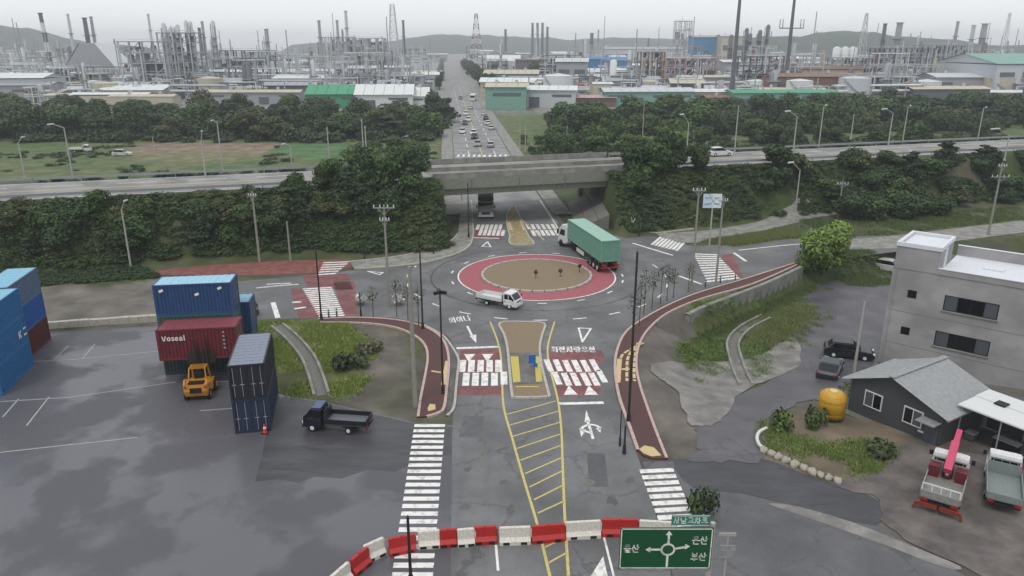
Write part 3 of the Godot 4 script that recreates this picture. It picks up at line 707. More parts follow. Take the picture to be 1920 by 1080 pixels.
	for q in [[Vector2(27.28, -93.98), Vector2(28.95, -94.5), Vector2(27.16, -84.09), Vector2(26.03, -83.66)]]: sheet("red_surface", q, 0.008, M.red_road, road)
	ribbon("stop_line", [Vector2(29.24, -95.03), Vector2(29.64, -90.94)], 0.4, y, M.paint, road)
	ribbon("stop_line", [Vector2(19.75, -84.73), Vector2(21.73, -81.4)], 0.35, y, M.paint, road)
	ribbon("stop_line", [Vector2(16.66, -100.06), Vector2(20.96, -93.72)], 0.35, y, M.paint, road)
	ribbon("lane_edge", [Vector2(30.27, -96.38), Vector2(38.02, -99.19), Vector2(47.95, -101.84)], 0.25, y, M.paint, road)

func bar4(a: Vector2, b: Vector2, w: float) -> Array:
	var d = Vector2(0, w)
	return [a - d, b - d, b + d, a + d]

func island(called, label, pts, mt, kmt):
	var t = thing(called, label, "traffic island")
	slab("surface", pts, -0.02, 0.13, mt, t)
	# kerb stones one by one along the outline
	var loop = pts.duplicate(); loop.append(pts[0])
	kerb_run(loop, 0.22, 0.16, kmt, t)
	return t

func kerb_run(line: Array, w: float, h: float, mt, parent, st := 1.3, y := -0.02):
	var cur = [line[0]]
	var left = st
	for i in line.size() - 1:
		var a: Vector2 = line[i]; var b: Vector2 = line[i + 1]
		var l = a.distance_to(b)
		var s = 0.0
		while l - s > left:
			s += left
			var p = a.lerp(b, s / l)
			cur.append(p.move_toward(cur[cur.size() - 1], 0.03))
			ribbon("kerb_stone", cur, w, y, mt, parent, false, h)
			cur = [p]
			left = st
		left -= l - s
		if b.distance_to(cur[cur.size() - 1]) > 0.05: cur.append(b)
	if cur.size() > 1: ribbon("kerb_stone", cur, w, y, mt, parent, false, h)

func build_walks():
	# splitter island of the south arm
	var s = island("splitter_island", "waisted sandy splitter island with yellow tactile pads south of the roundabout", smooth([Vector2(-1.2, -68.66), Vector2(0.95, -68.96), Vector2(3.14, -68.51), Vector2(2.87, -65.68), Vector2(2.51, -62.54), Vector2(2.53, -58.08), Vector2(2.85, -53.19), Vector2(2.65, -52.44), Vector2(0.33, -52.35), Vector2(0, -52.82), Vector2(-0.18, -57), Vector2(-0.43, -62.54), Vector2(-0.76, -65.68)], true, 3), M.sand, M.kerb)
	sheet("crossing_floor", [Vector2(-0.33, -61.07), Vector2(2.41, -61.19), Vector2(2.49, -54.74), Vector2(0.04, -54.54)], 0.14, M.gravel, s)
	sheet("tactile_pad", [Vector2(-0.14, -60.24), Vector2(0.56, -60.24), Vector2(0.69, -55.04), Vector2(0.09, -54.94)], 0.146, M.tactile, s)
	sheet("tactile_pad", [Vector2(1.96, -60.24), Vector2(2.43, -60.24), Vector2(2.46, -55.14), Vector2(1.94, -55.04)], 0.146, M.tactile, s)
	ribbon("edge_strip", [Vector2(0.3, -54.15), Vector2(2.13, -54.15)], 0.2, 0.146, M.tactile, s)
	var t = thing("blue_keep_sign", "leaning blue arrow sign on the south splitter island", "road sign", Vector3(1.8, 0.13, -58.01))
	var b = MB.new(); b.cyl(Vector3.ZERO, Vector3(-0.1, 1.0, 0), 0.05, 0.05, 8); part("post", b, M.pole_grey, t)
	b = MB.new(); b.box(Vector3(-0.1, 0.75, 0.06), Vector3(0.62, 0.75, 0.05), 0.3); part("sign_face", b, mk(Color(0.12, 0.36, 0.66), 0.5), t)
	b = MB.new(); b.box(Vector3(0.12, 0.25, 0.1), Vector3(0.5, 0.35, 0.04), -0.5); part("lower_panel", b, mk(Color(0.12, 0.40, 0.68), 0.5), t)
	# splitter island of the north arm
	s = island("splitter_island", "small sandy splitter island at the mouth of the underpass", smooth([Vector2(-0.22, -99.19), Vector2(3, -99.19), Vector2(2.42, -103.06), Vector2(1.77, -109.95), Vector2(1.04, -118.55), Vector2(0.54, -124.42), Vector2(-0.18, -123.54), Vector2(-0.85, -117.36), Vector2(-0.72, -109.95), Vector2(-0.3, -103.68)], true, 2), M.sand_pale, M.concrete_pale)
	sheet("tactile_pad", [Vector2(-0.74, -112.44), Vector2(-0.25, -112.44), Vector2(0.16, -107.23), Vector2(-0.39, -107.23)], 0.146, M.tactile_pale, s)
	sheet("tactile_pad", [Vector2(1.16, -113.17), Vector2(1.65, -113.17), Vector2(2.12, -107.23), Vector2(1.57, -107.23)], 0.146, M.tactile_pale, s)
	# red footway on the left
	var lf_out = smooth([Vector2(-19.33, -69.71), Vector2(-16.02, -70.17), Vector2(-11.66, -69.56), Vector2(-8.53, -67.64), Vector2(-6.69, -65), Vector2(-5.85, -62.17), Vector2(-5.39, -58.75), Vector2(-5.2, -54.25), Vector2(-5.11, -50.74), Vector2(-5.46, -49.8), Vector2(-6.27, -49.22)])
	var lf_in = smooth([Vector2(-6.88, -49.13), Vector2(-7.06, -52.35), Vector2(-7.18, -56.79), Vector2(-7.35, -60.01), Vector2(-7.83, -62.67), Vector2(-9, -65.14), Vector2(-11.35, -67.5), Vector2(-14.67, -68.66), Vector2(-18.89, -68.81)])
	var walk = struct(slab("footway", lf_out + lf_in, -0.02, 0.12, M.red_walk), "dark red footway on the left of the south arm")
	kerb_run(lf_out, 0.22, 0.15, M.kerb_red, walk)
	kerb_run(lf_in, 0.2, 0.15, M.kerb_red, walk)
	sheet("tactile_pad", [Vector2(-5.75, -59.31), Vector2(-5.43, -59.31), Vector2(-5.31, -54.54), Vector2(-5.69, -54.54)], 0.13, M.tactile_pale, walk)
	sheet("tactile_pad", [Vector2(-6.33, -50.48), Vector2(-6.24, -51.18), Vector2(-5.82, -51.09), Vector2(-5.71, -50.31), Vector2(-6.23, -49.97)], 0.13, M.tactile_pale, walk)
	ribbon("tactile_strip", [Vector2(-6.74, -57.21), Vector2(-5.9, -56.89)], 0.25, 0.13, M.tactile_pale, walk)
	var gl = smooth([Vector2(-8.59, -68.22), Vector2(-6.52, -65.41), Vector2(-5.28, -62.17), Vector2(-4.63, -59.66), Vector2(-4.53, -57), Vector2(-4.45, -53.95), Vector2(-4.38, -50.74), Vector2(-4.79, -49.38)])
	var gl2 = smooth([Vector2(-4.96, -50.48), Vector2(-5.07, -54.25), Vector2(-5.25, -58.75), Vector2(-5.72, -62.29), Vector2(-6.6, -65.14)])
	var apron = struct(slab("gutter_apron", gl + gl2, -0.02, 0.05, M.gravel), "grey stone edging strip along the left kerb")
	kerb_run(gl, 0.2, 0.11, M.kerb, apron)
	# red footway on the right
	var rf_out = smooth([Vector2(8.48, -44.44), Vector2(8.4, -48.24), Vector2(8.32, -52.82), Vector2(8.72, -58.08), Vector2(9.5, -62.17), Vector2(10.72, -65.95), Vector2(12.67, -69.26), Vector2(16.18, -73.7), Vector2(20.58, -78.12), Vector2(27.47, -83.45), Vector2(35.57, -89.97)])
	var rf_in = smooth([Vector2(35.58, -89.26), Vector2(27.41, -81.2), Vector2(20.72, -76.29), Vector2(16.58, -72.38), Vector2(14.07, -68.81), Vector2(12.04, -64.47), Vector2(10.8, -59.77), Vector2(10.28, -55.14), Vector2(10.16, -48.64), Vector2(10.2, -43.35)])
	walk = struct(slab("footway", rf_out + [Vector2(8.77, -43.62), Vector2(9.41, -43.22)].slice(0, 0) + rf_in + [Vector2(9.33, -43.35), Vector2(8.72, -43.76)], -0.02, 0.12, M.red_walk), "dark red footway curving along the right of the roundabout")
	kerb_run(rf_out, 0.22, 0.15, M.kerb_red, walk)
	kerb_run(rf_in, 0.2, 0.16, M.kerb_red, walk)
	sheet("tactile_pad", [Vector2(9.13, -59.77), Vector2(9.55, -59.77), Vector2(8.74, -54.94), Vector2(8.35, -54.94)], 0.13, M.tactile_pale, walk)
	ribbon("tactile_strip", [Vector2(9.19, -57.54), Vector2(9.88, -57.64)], 0.3, 0.13, M.tactile_pale, walk)
	sheet("tactile_pad", [Vector2(8.56, -44.51), Vector2(9.01, -45), Vector2(9.61, -44.72), Vector2(9.92, -43.69), Vector2(9.26, -43.55), Vector2(8.76, -43.96)], 0.13, M.tactile_pale, walk)
	# ribbed tactile bands at the bend on the right
	for i in 3:
		var o = i * 9.0
		dashes("kerb_block", smooth([Vector2(12.0 - 0.25 * i, -63.4) , Vector2(9.7 + 0.55 * i, -60.6 + 0.1 * i), Vector2(9.0 + 0.6 * i, -57.2), Vector2(8.7 + 0.62 * i, -55.2)]), 0.24, 0.14, M.tactile_pale, walk, 0.9, 0.25)
	# grey footway on the left up to the underpass
	var nf = smooth([Vector2(-20.49, -90.46), Vector2(-13.85, -93.46), Vector2(-8.87, -100.35), Vector2(-7.86, -104.95), Vector2(-8.25, -115.42), Vector2(-8.77, -131.83)]) + smooth([Vector2(-7.24, -131.83), Vector2(-6.23, -115.42), Vector2(-5.55, -103.37), Vector2(-6.39, -96.11), Vector2(-10.13, -90.94), Vector2(-14.5, -88.55), Vector2(-19.21, -87.39)])
	walk = struct(slab("footway", nf, -0.02, 0.12, M.concrete), "grey footway leading to the underpass")
	kerb_run(smooth([Vector2(-7.14, -129.9), Vector2(-6.23, -115.42), Vector2(-5.55, -103.37), Vector2(-6.39, -96.11), Vector2(-10.13, -90.94), Vector2(-14.5, -88.55), Vector2(-19.21, -87.39)]), 0.22, 0.15, M.concrete_pale, walk, 2.0)
	kerb_run(smooth([Vector2(-20.49, -90.46), Vector2(-13.85, -93.46), Vector2(-8.87, -100.35), Vector2(-7.86, -104.95)]), 0.2, 0.2, M.concrete_pale, walk, 2.0)
	# right far kerb by the truck
	kerb_run([Vector2(15.97, -106.24), Vector2(21.3, -105.59), Vector2(26.95, -108.24)], 0.25, 0.2, M.concrete_pale, walk, 2.0)
	# right side of the underpass: sloping paved bank
	var wall = thing("retaining_wall", "stone retaining wall below the curving right footway", "wall")
	var wl = []
	for p in smooth([Vector2(17.73, -71.1), Vector2(20.09, -73.7), Vector2(26.16, -79.06), Vector2(30.45, -83.04), Vector2(35.78, -88.55)]): wl.append(p)
	for i in wl.size() - 1:
		for r in 3:
			var a: Vector2 = wl[i]; var c: Vector2 = wl[i + 1]
			b = MB.new()
			var h0 = minf(height(a.x + 1.6, a.y + 1.2), -0.5)
			var y0 = lerpf(h0 - 0.2, -0.02, r / 3.0); var y1 = lerpf(h0 - 0.2, -0.02, (r + 1) / 3.0) - 0.03
			var dd = (c - a).normalized() * 0.02
			var k = rng.randf_range(-0.04, 0.04)
			b.bar(Vector3(a.x + dd.x, (y0 + y1) / 2, a.y + dd.y + k), Vector3(c.x - dd.x, (y0 + y1) / 2, c.y - dd.y + k), 0.5, y1 - y0)
			part("stone_block", b, M.concrete, wall)
	kerb_run(wl, 0.5, 0.1, M.concrete, wall, 2.4, -0.05)

func tri_outline(p: Array, w: float, y: float, parent):
	for i in 3:
		var d = (p[(i + 1) % 3] - p[i]).normalized() * w * 0.5
		ribbon("yield_triangle_side", [p[i] - d, p[(i + 1) % 3] + d], w, y + i * 0.001, M.paint, parent)

# ---------- vehicles (forward is +x) ----------
func V(a: Array) -> PackedVector2Array:
	var r = PackedVector2Array()
	for i in range(0, a.size(), 2): r.append(Vector2(a[i], a[i + 1]))
	return r

func wheel(t, x: float, z: float, r := 0.32, w := 0.22, rim_mat = null):
	var b = MB.new()
	b.cyl(Vector3(x, r, z - w / 2), Vector3(x, r, z + w / 2), r, r, 16)
	var o = part("wheel", b, M.rubber, t)
	b = MB.new()
	var s = 1.0 if z > 0 else -1.0
	b.cyl(Vector3(x, r, z), Vector3(x, r, z + s * (w / 2 + 0.02)), r * 0.62, r * 0.5, 10)
	part("rim", b, rim_mat if rim_mat else M.white_metal, o)

func lamp(called, t, c: Vector3, s: Vector3, mt):
	var b = MB.new(); b.box(c, s); part(called, b, mt, t)

func make_car(label: String, at: Vector3, yaw: float, col: Color, suv := 0.0, group := "", called := "car"):
	var t = thing(called, label, "car", at, yaw, group)
	var pm = paint_of(col, 0.3)
	var b = MB.new()
	b.extr(V([-2.2, 0.3, -2.25, 0.75, -2.1, 0.95 + suv * 0.1, -1.5, 0.98 + suv * 0.1, 0.9, 0.95 + suv * 0.06, 1.9, 0.82 + suv * 0.1, 2.2, 0.62, 2.22, 0.3, 1.8, 0.2, -1.9, 0.2]), 0.9, 0.12)
	part("body", b, pm, t)
	b = MB.new()
	b.extr(V([-1.95 - suv * 0.1, 0.9, -1.35 - suv * 0.45, 1.42 + suv * 0.2, 0.2, 1.45 + suv * 0.2, 1.05, 0.92]), 0.8, 0.16)
	part("window_glass", b, M.glass, t)
	b = MB.new()
	b.extr(V([-1.4 - suv * 0.45, 1.41 + suv * 0.2, -1.2 - suv * 0.4, 1.48 + suv * 0.2, 0.1, 1.5 + suv * 0.2, 0.28, 1.42 + suv * 0.2]), 0.7, 0.08)
	part("roof", b, pm, t)
	for s in [-1, 1]:
		wheel(t, 1.35, s * 0.82); wheel(t, -1.35, s * 0.82)
		lamp("headlight", t, Vector3(2.12, 0.66, s * 0.62), Vector3(0.16, 0.14, 0.36), M.clear_lamp)
		lamp("tail_light", t, Vector3(-2.2, 0.74, s * 0.66), Vector3(0.1, 0.16, 0.3), M.red_lamp)
		lamp("mirror", t, Vector3(0.8, 1.0, s * 0.98), Vector3(0.16, 0.13, 0.16), pm)
	return t

func make_pickup(label: String, at: Vector3, yaw: float, cab: Color, bed_mat, floor_mat, called := "light_truck", bed := true):
	# one-tonne cab-over truck: 5 m long
	var t = thing(called, label, "truck", at, yaw)
	var pm = paint_of(cab, 0.35)
	var b = MB.new()
	b.box(Vector3(-0.3, 0.48, 0), Vector3(4.5, 0.16, 0.75))
	part("chassis", b, M.black, t)
	b = MB.new()
	b.extr(V([0.95, 0.4, 0.95, 1.12, 2.42, 1.1, 2.5, 0.95, 2.5, 0.42, 2.3, 0.32]), 0.84, 0.07)
	part("cab", b, pm, t)
	b = MB.new()
	b.extr(V([0.98, 1.06, 1.04, 1.72, 1.8, 1.74, 2.42, 1.06]), 0.79, 0.1)
	part("window_glass", b, M.glass, t)
	b = MB.new()
	b.extr(V([0.96, 1.66, 1.02, 1.84, 1.7, 1.86, 1.92, 1.7]), 0.80, 0.1)
	part("cab_roof", b, pm, t)
	b = MB.new()
	for s in [-1, 1]:
		b.bar(Vector3(1.0, 1.1, s * 0.79), Vector3(1.04, 1.72, s * 0.76), 0.1)
		b.bar(Vector3(2.40, 1.08, s * 0.77), Vector3(1.84, 1.74, s * 0.74), 0.08)
		b.bar(Vector3(1.62, 1.08, s * 0.8), Vector3(1.58, 1.72, s * 0.77), 0.07)
	part("pillar", b, pm, t)
	for s in [-1, 1]:
		b = MB.new()
		b.extr(V([1.08, 0.5, 1.08, 1.02, 1.98, 1.02, 2.02, 0.8, 1.9, 0.5]), 0.012, 0.004, s * 0.845)
		var dr = part("door", b, pm, t)
		b = MB.new(); b.box(Vector3(1.2, 0.9, s * 0.865), Vector3(0.16, 0.05, 0.03)); part("handle", b, M.black, dr)
		b = MB.new(); b.box(Vector3(-1.2, 0.62, s * 0.8), Vector3(0.9, 0.06, 0.2)); part("mudguard", b, M.black, t)
	b = MB.new(); b.box(Vector3(2.5, 0.9, 0), Vector3(0.05, 0.12, 1.0)); part("grille", b, M.black, t)
	b = MB.new(); b.bar(Vector3(2.36, 1.14, -0.3), Vector3(2.2, 1.34, 0.1), 0.03); b.bar(Vector3(2.36, 1.14, 0.25), Vector3(2.2, 1.34, 0.6), 0.03); part("wiper", b, M.black, t)
	b = MB.new(); b.box(Vector3(2.5, 0.44, 0), Vector3(0.14, 0.2, 1.6)); part("bumper", b, M.black if cab.v < 0.5 else pm, t)
	b = MB.new(); b.box(Vector3(2.53, 0.5, 0), Vector3(0.1, 0.12, 0.42)); part("number_plate", b, M.white_metal, t)
	if bed:
		b = MB.new(); b.box(Vector3(-0.95, 0.74, 0), Vector3(3.3, 0.1, 1.66)); part("bed_floor", b, floor_mat, t)
		for s in [-1, 1]:
			b = MB.new()
			b.box(Vector3(-0.95, 0.96, s * 0.86), Vector3(3.3, 0.38, 0.05))
			for i in 5: b.box(Vector3(-2.3 + i * 0.68, 0.96, s * 0.895), Vector3(0.06, 0.36, 0.03))
			part("side_board", b, bed_mat, t)
		b = MB.new(); b.box(Vector3(-2.62, 0.96, 0), Vector3(0.05, 0.38, 1.66)); part("tailgate", b, bed_mat, t)
		b = MB.new(); b.box(Vector3(0.72, 1.15, 0), Vector3(0.06, 0.76, 1.66))
		for i in 4: b.bar(Vector3(0.72, 1.5, -0.6 + i * 0.4), Vector3(0.72, 1.72, -0.6 + i * 0.4), 0.04)
		b.bar(Vector3(0.72, 1.72, -0.8), Vector3(0.72, 1.72, 0.8), 0.05)
		part("headboard", b, bed_mat, t)
		b = MB.new(); b.box(Vector3(-2.66, 0.55, 0), Vector3(0.08, 0.16, 1.6)); part("rear_bumper", b, M.black, t)
	for s in [-1, 1]:
		wheel(t, 1.75, s * 0.74, 0.33, 0.22); wheel(t, -1.2, s * 0.72, 0.3, 0.3)
		lamp("headlight", t, Vector3(2.5, 0.78, s * 0.62), Vector3(0.08, 0.18, 0.34), M.clear_lamp)
		lamp("tail_light", t, Vector3(-2.69, 0.66, s * 0.66), Vector3(0.05, 0.12, 0.3), M.red_lamp)
		lamp("mirror", t, Vector3(2.25, 1.25, s * 0.98), Vector3(0.08, 0.28, 0.18), M.black)
	return t

func container(label: String, at: Vector3, yaw: float, col: Color, roof: Color, l := 6.06, group := "", called := "shipping_container"):
	# long way along x, doors at +x; corrugated sides
	var t = thing(called, label, "container", at, yaw, group)
	container_body(t, col, roof, l, 0.0)
	return t

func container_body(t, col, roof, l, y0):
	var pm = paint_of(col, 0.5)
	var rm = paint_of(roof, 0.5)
	var hw = 1.22; var h = 2.59
	var b = MB.new()
	for s in [-1, 1]:
		for e in [-1, 1]:
			b.box(Vector3(e * (l / 2 - 0.08), y0 + h / 2, s * (hw - 0.08)), Vector3(0.16, h, 0.16))
		b.box(Vector3(0, y0 + 0.09, s * (hw - 0.06)), Vector3(l - 0.33, 0.17, 0.12))
		b.box(Vector3(0, y0 + h - 0.07, s * (hw - 0.05)), Vector3(l - 0.33, 0.13, 0.1))
	for e in [-1, 1]:
		b.box(Vector3(e * (l / 2 - 0.06), y0 + 0.09, 0), Vector3(0.12, 0.17, hw * 2 - 0.33))
		b.box(Vector3(e * (l / 2 - 0.06), y0 + h - 0.08, 0), Vector3(0.12, 0.15, hw * 2 - 0.33))
	part("frame", b, pm, t)
	for s in [-1, 1]:
		b = MB.new()
		corrug(b, Vector3(-l / 2 + 0.16, y0 + 0.17, s * (hw - 0.09)), Vector3(1, 0, 0), l - 0.32, h - 0.3, Vector3(0, 0, s), int(l / 0.28))
		part("side_panel", b, pm, t)
	b = MB.new()
	corrug(b, Vector3(-l / 2 + 0.1, y0 + 0.17, -hw + 0.16), Vector3(0, 0, 1), hw * 2 - 0.32, h - 0.3, Vector3(-1, 0, 0), 8)
	part("end_panel", b, pm, t)
	b = MB.new()
	var n = int(l / 0.3)
	for i in n:
		b.box(Vector3(-l / 2 + 0.12 + (i + 0.5) * (l - 0.24) / n, y0 + h - 0.055 + (0.015 if i % 2 else 0.0), 0), Vector3((l - 0.24) / n - 0.002, 0.06, hw * 2 - 0.205))
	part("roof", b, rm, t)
	for s in [-1, 1]:
		b = MB.new()
		b.box(Vector3(l / 2 - 0.12, y0 + h / 2, s * (hw - 0.16) / 2), Vector3(0.06, h - 0.33, hw - 0.18))
		var d = part("door", b, pm, t)
		for k in [0.3, 0.75]:
			b = MB.new()
			b.cyl(Vector3(l / 2 - 0.06, y0 + 0.2, s * hw * k), Vector3(l / 2 - 0.06, y0 + h - 0.2, s * hw * k), 0.025, 0.025, 6)
			b.box(Vector3(l / 2 - 0.05, y0 + 1.1, s * hw * k), Vector3(0.04, 0.05, 0.3))
			part("lock_rod", b, M.steel, d)

func corrug(b: MB, o: Vector3, dir: Vector3, l: float, h: float, out: Vector3, n: int):
	var p = l / n
	var up = Vector3.UP * h
	for i in n:
		var x = [0.0, 0.35, 0.5, 0.85, 1.0]
		var d = [0.06, 0.06, 0.0, 0.0, 0.06]
		for j in 4:
			var a = o + dir * (i + x[j]) * p + out * d[j]
			var c = o + dir * (i + x[j + 1]) * p + out * d[j + 1]
			if dir.cross(Vector3.UP).dot(out) > 0: b.quad(a, a + up, c + up, c)
			else: b.quad(c, c + up, a + up, a)

func label_mesh(called, text, size, depth, mt, parent, at: Vector3, yaw := 0.0):
	var tm = TextMesh.new()
	var f = SystemFont.new()
	f.font_names = PackedStringArray(["Droid Sans"])
	f.font_weight = 700
	tm.font = f
	tm.text = text
	tm.font_size = 32
	tm.pixel_size = size / 24.0
	tm.depth = depth
	return mesh(called, tm, mt, parent, at, yaw)

const YD := -0.21   # turn of the container yard

func build_yard():
	# local x of a container set long side to the viewer
	var yw = deg_to_rad(8.0)
	var base = Vector3(-25.9, 0, -58.3)
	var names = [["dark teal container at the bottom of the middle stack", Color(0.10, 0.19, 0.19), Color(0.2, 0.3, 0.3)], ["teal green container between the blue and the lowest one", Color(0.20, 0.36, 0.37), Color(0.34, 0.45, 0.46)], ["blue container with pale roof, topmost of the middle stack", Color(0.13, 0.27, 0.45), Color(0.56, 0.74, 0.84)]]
	for i in 3:
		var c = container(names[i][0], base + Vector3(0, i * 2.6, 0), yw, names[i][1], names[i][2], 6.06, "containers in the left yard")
		if i == 2:
			for p in [[-2.4, 2.1], [2.1, 2.15], [0.3, 1.7]]:
				var b = MB.new()
				b.box(Vector3(p[0], p[1], 1.235), Vector3(0.34, 0.2, 0.02), 0.0, 0.4)
				part("white_mark", b, M.paint, c)
	# a second row behind, seen at the right edge of the stack
	var back = base + Vector3(0.25 , 0, -2.7)
	container("blue green container behind the middle stack, on the ground", back, yw, Color(0.14, 0.29, 0.42), Color(0.4, 0.55, 0.65), 6.06, "containers in the left yard")
	container("blue green container behind the middle stack, upper one", back + Vector3(0.05, 2.6, 0), yw, Color(0.13, 0.30, 0.46), Color(0.45, 0.62, 0.72), 6.06, "containers in the left yard")
	# the red one on the forks
	var red = container("red container with white lettering held up by the yellow forklift", Vector3(-24.9, 2.35, -55.75), yw, Color(0.40, 0.13, 0.17), Color(0.50, 0.25, 0.29), 6.06, "containers in the left yard")
	label_mesh("lettering", "Voseal", 0.42, 0.02, M.paint, red, Vector3(-1.75, 1.85, 1.24))
	for i in 5:
		var b = MB.new(); b.box(Vector3(2.0, 2.2 - i * 0.33, 1.235), Vector3(0.16, 0.14, 0.015)); part("white_mark", b, M.paint_old, red)
	forklift(Vector3(-24.35, 0, -53.15), deg_to_rad(98.0))
	get_node("forklift").scale = Vector3(0.78, 0.92, 0.95)
	# navy stack of two, seen from its door end
	var ny = Vector3(-18.9, 0, -50.0)
	var yn = deg_to_rad(-78.0)
	var lower = container("navy blue container standing on the wet yard under another", ny, yn, Color(0.115, 0.17, 0.28), Color(0.3, 0.34, 0.42), 6.06, "containers in the left yard")
	var upper = container("dark navy container with grey roof on top of the navy pair", ny + Vector3(0, 2.6, 0), yn, Color(0.10, 0.115, 0.17), Color(0.47, 0.50, 0.57), 6.06, "containers in the left yard")
	# left edge stacks
	var yl = deg_to_rad(101.0)
	var d = Vector3(cos(yl), 0, -sin(yl))
	var e = Vector3(-43.6, 0, -61.6)
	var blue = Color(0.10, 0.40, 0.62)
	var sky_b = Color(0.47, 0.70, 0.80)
	var far3 = [["dark red container at the bottom of the far left stack", Color(0.33, 0.11, 0.12)], ["bright blue container with white marks in the far left stack", Color(0.08, 0.34, 0.62)], ["grey blue container topmost in the far left stack", Color(0.33, 0.42, 0.52)]]
	for i in 3:
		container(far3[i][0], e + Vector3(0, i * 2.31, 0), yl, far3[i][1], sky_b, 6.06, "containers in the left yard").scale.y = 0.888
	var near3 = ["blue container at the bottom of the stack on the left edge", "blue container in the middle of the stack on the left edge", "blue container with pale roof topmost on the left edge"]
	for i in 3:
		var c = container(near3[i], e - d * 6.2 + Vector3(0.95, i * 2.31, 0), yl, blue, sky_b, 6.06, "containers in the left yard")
		c.scale.y = 0.888
		if i == 1:
			label_mesh("lettering", "K", 0.7, 0.02, M.paint, c, Vector3(1.6, 1.1, 1.24))
			for k in 2:
				var b = MB.new(); b.box(Vector3(2.6, 0.8 + k * 0.6, 1.235), Vector3(0.5, 0.16, 0.02)); part("white_mark", b, M.paint, c)
	# concrete guard beam behind the yard
	var g = [Vector2(-45.32, -67.36), Vector2(-42.11, -68.08), Vector2(-38.58, -68.81), Vector2(-34.97, -69.56)]
	var wall = thing("guard_wall", "low pale concrete wall along the back of the yard", "wall")
	for i in 3:
		for k in 4:
			var a: Vector2 = g[i].lerp(g[i + 1], k / 4.0); var c: Vector2 = g[i].lerp(g[i + 1], (k + 0.97) / 4.0)
			var b = MB.new()
			b.bar(Vector3(a.x, 0.3, a.y), Vector3(c.x, 0.3, c.y), 0.5, 0.64 + rng.randf_range(-0.05, 0.05))
			part("concrete_block", b, M.concrete_pale, wall)
	var cone = thing("traffic_cone", "red traffic cone at the foot of the navy containers", "traffic cone", Vector3(-17.41, 0, -46.92))
	var b = MB.new(); b.cyl(Vector3(0, 0.05, 0), Vector3(0, 0.7, 0), 0.17, 0.04, 14); part("cone", b, mk(Color(0.75, 0.16, 0.13), 0.6), cone)
	b = MB.new(); b.box(Vector3(0, 0.025, 0), Vector3(0.4, 0.05, 0.4)); part("foot", b, M.black, cone)
	b = MB.new(); b.cyl(Vector3(0, 0.38, 0), Vector3(0, 0.52, 0), 0.105, 0.08, 14, false); part("white_band", b, M.paint, cone)
	make_pickup("dark blue pickup truck with pale roof by the yard entrance", Vector3(-12.45, 0, -47.61), deg_to_rad(172), Color(0.075, 0.085, 0.14), paint_of(Color(0.09, 0.10, 0.14)), mk(Color(0.36, 0.37, 0.40), 0.5))
	get_node("light_truck").scale = Vector3(0.9, 0.95, 0.9)
	var top = MB.new(); top.box(Vector3(1.38, 1.9, 0), Vector3(0.72, 0.05, 1.3))
	part("roof_panel", top, mk(Color(0.25, 0.30, 0.46), 0.35), get_node("light_truck"))

func forklift(at: Vector3, yaw: float):
	var t = thing("forklift", "yellow heavy forklift lifting the red container", "forklift", at, yaw)
	var ym = paint_of(Color(0.74, 0.50, 0.12), 0.45)
	var b = MB.new()
	b.extr(V([-1.6, 0.45, -1.75, 0.9, -1.6, 1.45, -0.6, 1.5, -0.4, 1.15, 1.3, 1.1, 1.4, 0.4]), 0.95, 0.1)
	part("body", b, ym, t)
	b = MB.new(); b.box(Vector3(-1.2, 1.54, 0), Vector3(0.7, 0.06, 1.2)); part("engine_cover", b, M.black, t)
	b = MB.new(); b.box(Vector3(-1.76, 1.0, 0), Vector3(0.06, 0.45, 0.9)); part("grille", b, M.black, t)
	b = MB.new()
	for s in [-1, 1]:
		b.bar(Vector3(-0.75, 1.45, s * 0.7), Vector3(-0.4, 2.5, s * 0.6), 0.1)
		b.bar(Vector3(0.9, 1.1, s * 0.7), Vector3(0.6, 2.5, s * 0.6), 0.1)
		b.bar(Vector3(-0.4, 2.5, s * 0.6), Vector3(0.6, 2.5, s * 0.6), 0.1)
		b.bar(Vector3(-1.7, 1.45, s * 0.85), Vector3(-1.35, 1.85, s * 0.85), 0.12)
	b.bar(Vector3(-1.35, 1.85, -0.85), Vector3(-1.35, 1.85, 0.85), 0.12)
	for i in 5: b.bar(Vector3(-0.4 + i * 0.25, 2.52, -0.6), Vector3(-0.4 + i * 0.25, 2.52, 0.6), 0.05)
	part("overhead_guard", b, ym, t)
	b = MB.new(); b.box(Vector3(0.0, 1.35, 0), Vector3(0.6, 0.5, 0.6)); b.box(Vector3(-0.3, 1.8, 0), Vector3(0.15, 0.6, 0.6)); part("seat", b, M.black, t)
	for s in [-1, 1]:
		b = MB.new()
		b.box(Vector3(1.55, 2.3, s * 0.45), Vector3(0.18, 4.2, 0.16))
		b.cyl(Vector3(1.45, 0.4, s * 0.25), Vector3(1.45, 3.6, s * 0.25), 0.06, 0.06, 8)
		part("mast_rail", b, M.pole_dark, t)
		b = MB.new()
		b.box(Vector3(2.3, 2.24, s * 0.9), Vector3(1.5, 0.08, 0.2))
		part("fork", b, M.black, t)
		wheel(t, 0.95, s * 0.9, 0.55, 0.36, ym); wheel(t, -1.15, s * 0.85, 0.45, 0.3, ym)
		lamp("tail_light", t, Vector3(-1.78, 1.3, s * 0.75), Vector3(0.05, 0.14, 0.16), M.red_lamp)
	b = MB.new(); b.box(Vector3(1.68, 2.7, 0), Vector3(0.08, 1.1, 2.2)); part("carriage", b, M.pole_dark, t)

